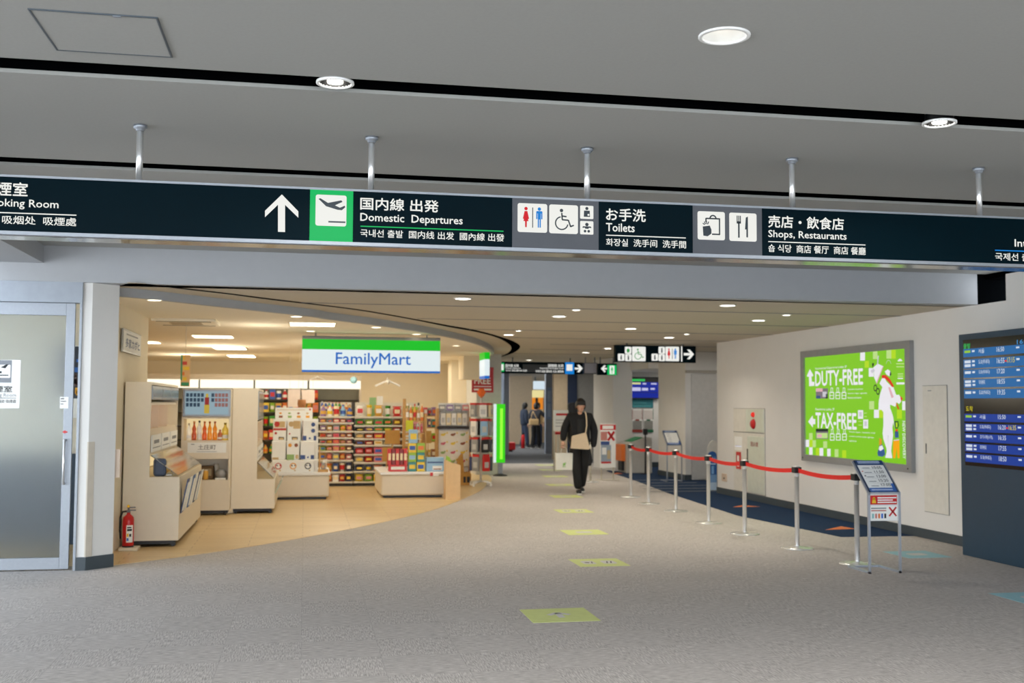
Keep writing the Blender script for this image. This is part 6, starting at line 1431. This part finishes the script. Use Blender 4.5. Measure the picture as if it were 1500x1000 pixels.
t, w, h0_, h1_ = board_stand('white notice board on stand with red heading and red cross, right of the walking person', 879, 902, 620.5, 685, 890, 703, [(0, .86, 1, .98, 1, 1), (.15, .88, .85, .96, 0, 2), (.04, .62, .45, .82, 2, 1), (.04, .52, .6, .60, 3, 1), (.06, .12, .7, .52, 4, 1), (.12, .3, .4, .46, 0, 2), (.45, .2, .66, .4, 5, 2), (.06, .1, .7, .14, 1, 2)],
    [PAPER, RED, mat('print rose', (200, 130, 120), .6), BLU, mat('print grey blue', (150, 164, 178), .6), mat('print tan', (190, 170, 130), .6)], (.12, .88))
f = Flat(); f.line(w * .5, h0_ + .62 * (h1_ - h0_), w * .9, h0_ + .82 * (h1_ - h0_), .05, 0, 2); f.line(w * .9, h0_ + .62 * (h1_ - h0_), w * .5, h0_ + .82 * (h1_ - h0_), .05, 0, 2); f.build('red_cross', RED, F0, t)
t, w, h0_, h1_ = board_stand('white notice board with a red line behind the walking person', 810.5, 845, 600.5, 631, 812, 691, [(.12, .74, .95, .84, 1, 1), (.1, .5, .9, .55, 2, 1), (.1, .36, .9, .41, 2, 1), (.1, .2, .8, .25, 2, 1)], [PAPER, RED, mat('print pale', (190, 190, 188), .6)], (.06,))
for k, (px, py, lb_) in enumerate(((817.5, 683, 'cream belt post with red head left of the walking person'), (865, 706, 'thin cream belt post just right of the walking person'))):
    p = onz(px, py); t = thing('belt_post', lb_, 'barrier post', (p.x, p.y, 0)); hh = .9
    MB().lathe([(0, 0), (.17, 0), (.17, .012), (.04, .024), (0, .024)], n=20).build('base', mat('satin base', (214, 214, 210), .25, metal=.55), t); MB().tube((0, 0, .02), (0, 0, hh), .024).build('pole', mat('cream tube', (206, 200, 184), .4), t); MB().box(-.11 if k == 0 else -.04, -.04, hh - .07, .11 if k == 0 else .04, .04, hh, b=.01).build('belt_head', RED if k == 0 else DARKP, t)

# things in the far hall
a, b = ony(782, 570, 43.5), ony(799, 558, 43.5); t = thing('shop_sign', 'small pale lit shop sign at the far end of the corridor', 'sign', (a.x, 43.5, a.z)); MB().box(0, 0, 0, b.x - a.x, .15, b.z - a.z, b=.01).build('lit_box', lit('far sign white', (214, 230, 240), .95), t); MB().box(.05, .05, b.z - a.z, .1, .1, ZS - a.z).build('hanger', ALU, t)
a, b = ony(779, 655, 45), ony(800, 572, 45); t = thing('shop_counter', 'bright orange lit shop front at the far end of the corridor', 'shop front', (a.x, 45, 0)); w = b.x - a.x
MB().box(0, 0, 0, w, .3, ony(790, 612, 45).z).build('counter_base', mat('shop counter tan', (196, 168, 130), .5), t); MB().box(0, .6, ony(790, 612, 45).z, w, .7, ony(790, 582, 45).z).build('orange_wall', lit('shop orange', (236, 140, 40), .85), t); MB().box(0, .5, ony(790, 582, 45).z, w, .7, ony(790, 571, 45).z).build('cream_header', lit('shop cream', (240, 226, 160), .9), t); MB().box(w * .45, .55, ony(790, 602, 45).z, w * .62, .59, ony(790, 582, 45).z).build('dark_sign', DARKP, t); MB().box(0, .3, 0, w, .6, .1).build('floor_plinth', DARKP, t)
flatthing('info_panel', 'pale blue narrow notice panel on the grey far column', 'panel', 801, 567.5, 808, 614, [(.15, .55, .85, .9, 1), (.15, .08, .85, .5, 1)], [mat('notice pale blue', (150, 172, 206), .5), mat('notice pale', (190, 204, 224), .5)], 34.79, .009)
p = onz(741, 652 + 8); t = thing('suitcase', 'low red case by the pale glass at the far left', 'suitcase', (p.x, p.y - .6, 0)); MB().box(-.28, -.15, .05, .2, .15, .32, b=.04).build('shell', RED, t); MB().tube((-.2, 0, .025), (.12, 0, .025), .025).build('wheels', DARKP, t)
p = onz(764.5, 656); t = thing('fire_extinguisher', 'far red extinguisher by the beige wall beside the standing people', 'fire extinguisher', (p.x, p.y - .2, 0)); MB().lathe([(0, 0), (.07, 0), (.07, .42), (.04, .5), (0, .5)], n=16).build('cylinder', RED, t); MB().box(-.05, -.03, .5, .05, .03, .56).build('valve', DARKP, t)

# ------------------------------------------------------------------ people
def skin(joints, edges, root, sub=2):
    names = list(joints); me = bpy.data.meshes.new('s')
    me.from_pydata([joints[n][0] for n in names], [(names.index(a), names.index(b)) for a, b in edges], [])
    o = bpy.data.objects.new('s', me); COL.objects.link(o)
    o.modifiers.new('k', 'SKIN'); m = o.modifiers.new('u', 'SUBSURF'); m.levels = m.render_levels = sub
    sv = me.skin_vertices[0].data
    for i, n in enumerate(names):
        r = joints[n][1]; sv[i].radius = r if isinstance(r, tuple) else (r, r); sv[i].use_root = (n == root)
    bpy.context.view_layer.update()
    ev = o.evaluated_get(bpy.context.evaluated_depsgraph_get()); mm = bpy.data.meshes.new_from_object(ev)
    vs = [v.co[:] for v in mm.vertices]; fs = [list(p.vertices) for p in mm.polygons]
    bpy.data.objects.remove(o); bpy.data.meshes.remove(me); bpy.data.meshes.remove(mm)
    return vs, fs
SKINM = mat('skin', (206, 160, 134), .55, var=.03); HAIR = mat('black hair', (16, 14, 14), .45, var=.2, scale=60); EYEW = mat('eye white', (230, 228, 224), .3); LIP = mat('lip', (176, 108, 98), .5)
def head(mb, c, s=1.0, yaw=0.0):
    """front looks towards -Y"""
    R = Matrix.Rotation(yaw, 3, 'Z'); o = Vector(c)
    def W(L): return [tuple(o + R @ Vector(p)) for p in L]
    vs = []; fs = []; n = 20; rings = 16
    for i in range(rings + 1):
        t = PI * i / rings; z = -math.cos(t); a = math.sin(t)
        for j in range(n):
            p = 2 * PI * j / n; x = .074 * a * math.cos(p); y = .092 * a * math.sin(p)
            if z < 0: k = 1 + .28 * z; x *= k; y = y * (1 + .18 * z) - .012 * (-z)
            if y < 0 and -.5 < z < .35: y *= .94
            vs.append((x * s, y * s, .118 * z * s))
    for i in range(rings):
        for j in range(n): fs.append((i * n + j, i * n + (j + 1) % n, (i + 1) * n + (j + 1) % n, (i + 1) * n + j))
    mb.add(W(vs), fs, 0, True)
    t = MB(); t.add([(-.008 * s, -.082 * s, .012 * s), (.008 * s, -.082 * s, .012 * s), (-.016 * s, -.082 * s, -.03 * s), (.016 * s, -.082 * s, -.03 * s), (0, -.11 * s, -.026 * s), (0, -.088 * s, .014 * s)], [(0, 2, 4, 5), (1, 5, 4, 3), (2, 3, 4), (0, 5, 1)], 0, True)
    for sx in (-1, 1):
        t.ball((sx * .030 * s, -.079 * s, .008 * s), .013 * s, .006 * s, .007 * s, 6, 10, 1).ball((sx * .030 * s, -.0845 * s, .008 * s), .006 * s, .003 * s, .006 * s, 6, 8, 2)
        t.ball((sx * .030 * s, -.083 * s, .027 * s), .018 * s, .004 * s, .004 * s, 6, 8, 2).ball((sx * .075 * s, .005 * s, -.005 * s), .009 * s, .02 * s, .03 * s, 6, 10, 0)
    t.ball((0, -.079 * s, -.057 * s), .022 * s, .007 * s, .006 * s, 6, 10, 3)
    for f, mi, sm in zip(t.f, t.mi, t.sm): mb.f.append([q + len(mb.v) for q in f]); mb.mi.append(mi); mb.sm.append(True)
    mb.v += W(t.v)
def hand(mb, wrist, d, side, hold=True):
    """palm and five separate fingers hanging from the wrist along d (down); side = +1/-1 towards the thumb"""
    w = Vector(wrist); d = Vector(d).normalized(); f = Vector((side, 0, 0)); f = (f - d * f.dot(d)).normalized(); n = d.cross(f)
    J = {'w': (tuple(w), .024), 'p': (tuple(w + d * .045), (.038, .018)), 'k': (tuple(w + d * .085), (.040, .016))}
    v, q = skin(J, [('w', 'p'), ('p', 'k')], 'w', 2); mb.add(v, q, 0, True)
    L = (.068, .078, .072, .056)
    for i in range(4):
        a = w + d * .083 + f * (.027 - .018 * i); b = a + d * L[i] * .5 + n * .006
        c = b + (d * .55 + n * .8) * L[i] * (.5 if hold else .35); e = c + (-d * .5 + n * .6) * L[i] * (.34 if hold else .1)
        v, q = skin({'a': (tuple(a), .0095), 'b': (tuple(b), .009), 'c': (tuple(c), .0085), 'e': (tuple(e), .0075)}, [('a', 'b'), ('b', 'c'), ('c', 'e')], 'a', 1); mb.add(v, q, 0, True)
    a = w + d * .03 + f * .026; b = a + (d * .6 + f * .6 + n * .3) * .036; c = b + (d * .9 + n * .5) * .03
    v, q = skin({'a': (tuple(a), .012), 'b': (tuple(b), .0105), 'c': (tuple(c), .009)}, [('a', 'b'), ('b', 'c')], 'a', 1); mb.add(v, q, 0, True)
def person(lab, loc, rz, pose, cols, hair='short', s=1.0, hands=(True, True), shirt=None):
    t = thing('person', lab, 'person', loc, rz); t.scale = (s, s, s)
    P = dict(hip_r=(-.085, 0, .90), knee_r=(-.09, -.06, .50), ank_r=(-.085, -.10, .085), hip_l=(.085, 0, .90), knee_l=(.09, -.01, .50), ank_l=(.09, .10, .09),
             sh_r=(-.185, .01, 1.385), el_r=(-.25, .02, 1.12), wr_r=(-.25, -.04, .90), sh_l=(.185, .01, 1.385), el_l=(.25, .03, 1.12), wr_l=(.22, -.10, .92), head=(0, -.02, 1.585), yaw=0.0)
    P.update(pose)
    J = {'pelvis': ((0, 0, .93), (.14, .10)), 'waist': ((0, .0, 1.08), (.13, .095)), 'chest': ((0, .01, 1.27), (.155, .105)), 'base': ((0, .015, 1.41), (.075, .065)), 'neck': ((0, .0, 1.49), .052)}
    E = [('pelvis', 'waist'), ('waist', 'chest'), ('chest', 'base'), ('base', 'neck')]
    for q_ in 'rl':
        J['hip_' + q_] = (P['hip_' + q_], .092); J['knee_' + q_] = (P['knee_' + q_], .056); J['ank_' + q_] = (P['ank_' + q_], .038)
        J['sh_' + q_] = (P['sh_' + q_], .055); J['el_' + q_] = (P['el_' + q_], .040); J['wr_' + q_] = (P['wr_' + q_], .026)
        E += [('pelvis', 'hip_' + q_), ('hip_' + q_, 'knee_' + q_), ('knee_' + q_, 'ank_' + q_), ('chest', 'sh_' + q_), ('sh_' + q_, 'el_' + q_), ('el_' + q_, 'wr_' + q_)]
    mb = MB(); v, f = skin(J, E, 'pelvis', 2); mb.add(v, f, 0, True)
    head(mb, P['head'], 1.0, P['yaw'])
    for q_, sd, on in (('r', 1, hands[0]), ('l', -1, hands[1])):
        if on: w_ = Vector(P['wr_' + q_]); e_ = Vector(P['el_' + q_]); hand(mb, w_, (w_ - e_) * .4 + Vector((0, 0, -.12)) if on != 'out' else (w_ - e_), sd)
    mb.build('body', [SKINM, EYEW, HAIR, LIP], t, fix=False)
    # trousers
    J = {'w': ((0, 0, .98), (.16, .12)), 'c': ((0, 0, .90), (.165, .125))}; E = [('w', 'c')]
    for q_ in 'rl':
        k = Vector(P['knee_' + q_]); a = Vector(P['ank_' + q_])
        J['h' + q_] = (P['hip_' + q_], .108); J['k' + q_] = (tuple(k), .088); J['a' + q_] = (tuple(a + Vector((0, .005, -.015))), .078); E += [('c', 'h' + q_), ('h' + q_, 'k' + q_), ('k' + q_, 'a' + q_)]
    v, f = skin(J, E, 'c', 2); MB().add(v, f, 0, True).build('trousers', cols[1], t, fix=False)
    # coat with sleeves
    J = {'n': ((0, .015, 1.43), (.085, .075)), 'c': ((0, .015, 1.29), (.195, .135)), 'w': ((0, .015, 1.05), (.195, .145)), 'h': ((0, .015, P.get('hem', .78)), (.225, .165))}; E = [('n', 'c'), ('c', 'w'), ('w', 'h')]
    for q_ in 'rl':
        J['s' + q_] = (P['sh_' + q_], .088); J['e' + q_] = (P['el_' + q_], .078); w_ = Vector(P['wr_' + q_]); e_ = Vector(P['el_' + q_]); J['w' + q_] = (tuple(w_ + (w_ - e_) * .02), .056) if hands[q_ == 'l'] else (tuple(w_ + (w_ - e_) * .30), .056)
        E += [('c', 's' + q_), ('s' + q_, 'e' + q_), ('e' + q_, 'w' + q_)]
    v, f = skin(J, E, 'c', 2); ct = MB().add(v, f, 0, True).build('coat', cols[0], t, fix=False)
    if shirt is not None:
        J = {'a': ((0, -.075, 1.36), (.075, .05)), 'b': ((0, -.098, 1.15), (.075, .055)), 'c': ((0, -.115, .92), (.07, .06))}
        v, f = skin(J, [('a', 'b'), ('b', 'c')], 'a', 2); MB().add(v, f, 0, True).build('shirt', shirt, t, fix=False)
    for q_ in 'rl':
        a = Vector(P['ank_' + q_]); tip = P.get('toe_' + q_, (0, -.16, -.055)); b = a + Vector(tip)
        lo = max(.0, 0)
        J = {'h': (tuple(a + Vector((0, .03, -.045))), (.048, .044)), 'm': (tuple(a + Vector(tip) * .5 + Vector((0, 0, -.018))), (.054, .042)), 't': (tuple(b + Vector((0, 0, .008))), (.047, .034))}
        v, f = skin(J, [('h', 'm'), ('m', 't')], 'h', 2); sh = MB().add(v, f, 0, True).build('shoe', cols[2], t, fix=False)
        mn = min(p[2] for p in v); m2 = MB(); m2.box(a.x - .045, a.y + tip[1] - .03, mn - .004, a.x + .045, a.y + .07, mn + .016, b=.007); m2.build('sole', mat('white sole', (220, 220, 216), .5), sh)
    # hair
    hb = MB(); hc = Vector(P['head']); R = Matrix.Rotation(P['yaw'], 3, 'Z')
    vs = []; fs = []; n = 24; rings = 12; low = {'short': .62, 'bob': .80, 'long': .80}[hair]
    for i in range(rings + 1):
        for j in range(n):
            p = 2 * PI * j / n; front = max(0, -math.sin(p)); tm = PI * (low - (.19 if hair == 'short' else .30) * front ** .8 + .05 * (1 - front)) 
            tt_ = tm * i / rings; a = math.sin(tt_); z = math.cos(tt_); k = 1.0 + .04 * math.sin(7 * p) * (i / rings)
            vs.append(tuple(hc + R @ Vector((.096 * a * math.cos(p) * k, .114 * a * math.sin(p) * k + .004, .138 * z + .006))))
    for i in range(rings):
        for j in range(n): fs.append((i * n + j, (i + 1) * n + j, (i + 1) * n + (j + 1) % n, i * n + (j + 1) % n))
    hb.add(vs, fs, 0, True)
    if hair == 'long':
        v, f = skin({'a': (tuple(hc + Vector((0, .05, .02))), (.08, .06)), 'b': (tuple(hc + Vector((0, .075, -.14))), (.085, .05)), 'c': (tuple(hc + Vector((0, .09, -.26))), (.06, .035))}, [('a', 'b'), ('b', 'c')], 'a', 2); hb.add(v, f, 0, True)
    if hair == 'short':
        for k in range(9):
            x = -.06 + .015 * k; hb.ball(tuple(hc + R @ Vector((x, -.092 + .5 * x * x * 8, .052))), .015, .014, .042, 6, 8)
    hb.build('hair', HAIR, t, fix=False)
    return t
COATB = mat('black coat cloth', (20, 21, 24), .85, var=.12, scale=30, bump=.15); TROUB = mat('black trousers', (16, 16, 18), .85, var=.1, scale=30); SHIRT = mat('black shirt', (24, 26, 28), .8); SHOEB = mat('black shoe', (28, 28, 30), .5)
MX, MY = onz(850, 722.5).x, onz(850, 722.5).y + .04
MRZ = -.12
man = person('person in a black coat and trousers walking towards the camera with a beige bag', (MX, MY, 0), MRZ,
    dict(wr_r=(-.315, -.06, .945), el_r=(-.285, .03, 1.14), el_l=(.275, .04, 1.13), wr_l=(.245, -.06, .90), knee_r=(-.075, -.10, .50), ank_r=(-.045, -.16, .09), knee_l=(.075, -.04, .50), ank_l=(.045, .12, .115), toe_l=(0, -.15, -.07), hem=.70, yaw=.1, head=(0.01, -.03, 1.582)),
    (COATB, TROUB, SHOEB), 'short', 1.0, (True, False), SHIRT)
RM = Matrix.Translation((MX, MY, 0)) @ Matrix.Rotation(MRZ, 4, 'Z')
def at_man(p): return RM @ Vector(p)
BEI = mat('beige canvas', (212, 190, 160), .8, var=.05, scale=60, bump=.1)
t = thing('crossbody_bag', 'beige canvas crossbody bag on the walking person', 'bag', at_man((0, 0, .8)), MRZ)
MB().prism([(-.17, .02), (.15, -.0), (.17, .02), (.105, .29), (.09, .30), (-.13, .245), (-.15, .23)], lambda u, v, d: (u - .02, d - .2, v - .0), -.045, .03).build('pouch', BEI, t)
v, f = skin({'a': ((.075, -.20, .28), (.017, .006)), 'b': ((.10, -.185, .42), (.017, .006)), 'c': ((.10, -.155, .56), (.017, .006)), 'd': ((.095, -.095, .645), (.017, .006)), 'e': ((.09, .01, .68), (.017, .006))}, [('a', 'b'), ('b', 'c'), ('c', 'd'), ('d', 'e')], 'a', 1)
MB().add(v, f, 0, True).build('strap', mat('strap beige', (220, 204, 176), .8), t, fix=False)
t = thing('paper_bag', 'white paper carrier bag held by the walking person', 'bag', at_man((-.30, -.07, .43)), MRZ)
MB().prism([(-.15, 0), (.15, 0), (.155, .30), (-.155, .30)], lambda u, v, d: (u, d, v), -.06, .06).build('carrier', mat('white paper bag', (226, 224, 214), .7), t)
MB().path([(-.06, -.03, .295), (-.045, -.03, .37), (-.01, -.03, .40), (.02, -.03, .40), (.05, -.03, .37), (.06, -.03, .295)], .006, 8).build('handle', mat('white cord', (236, 234, 228), .7), t)
f = Flat(); f.circ(-.0, .1, .025, 0, 1).line(-.02, .07, .03, .13, .02, 0, 2).rect(-.03, .05, .03, .06, 0, 1); f.build('green_logo', mat('leaf green', (130, 180, 90), .6), frame((0, -.0605, 0), **TO_Y), t)
t = thing('guitar_case', 'black soft instrument case on the back of the walking person', 'case', at_man((0, .26, .45)), MRZ)
pts = [(-.16, 0), (.16, 0), (.20, .08), (.20, .30), (.15, .42), (.18, .60), (.14, .76), (.08, .84), (.075, 1.16), (.05, 1.2), (-.05, 1.2), (-.075, 1.16), (-.08, .84), (-.14, .76), (-.18, .60), (-.15, .42), (-.20, .30), (-.20, .08)]
ang = .17; ca, sa = math.cos(ang), math.sin(ang)
MB().prism([(ca * u - sa * (v - .4) + .02, sa * u + ca * (v - .4) + .4) for u, v in pts], lambda u, v, d: (u, d, v), 0, .13).build('soft_case', mat('black nylon', (22, 22, 25), .6, var=.1), t)
MB().path([(-.12, 0, .62), (-.15, -.12, .97), (-.14, -.28, .93)], .014).build('carry_strap', mat('black nylon', (22, 22, 25), .6, var=.1), t)
# three people in the far hall
DNM = mat('navy jacket', (34, 46, 66), .8); JEAN = mat('dark jeans', (44, 58, 84), .8); BLK2 = mat('charcoal jacket', (40, 42, 50), .8); TAN2 = mat('tan jacket', (196, 166, 120), .8)
YFP = 39.6
def fx(x): return ony(x, 640, YFP).x
person('far person with long dark hair in a navy jacket, leftmost of the three', (fx(769), YFP + .1, 0), PI * .55, {}, (DNM, JEAN, SHOEB), 'long', .98)
person('far person in a charcoal jacket reaching right, middle of the three', (fx(778.5), YFP - .75, 0), PI * .8, dict(el_l=(.02, -.30, 1.2), wr_l=(-.05, -.55, 1.15)) if False else dict(el_r=(-.36, -.1, 1.2), wr_r=(-.6, -.18, 1.12), hem=.86), (BLK2, TROUB, SHOEB), 'bob', .97)
person('far person facing the camera in a tan jacket, rightmost of the three', (fx(792), YFP + .5, 0), -.3, dict(hem=.8), (TAN2, JEAN, SHOEB), 'bob', .98)
t = thing('shoulder_bag', 'tan shoulder bag beside the middle far person', 'bag', (fx(777.5) - .1, YFP - 1.12, .86)); MB().box(-.2, -.06, 0, .16, .06, .22, b=.04).build('pouch', TAN2, t); MB().path([(-.15, 0, .2), (-.05, .05, .5), (.1, 0, .2)], .012).build('strap', TAN2, t)
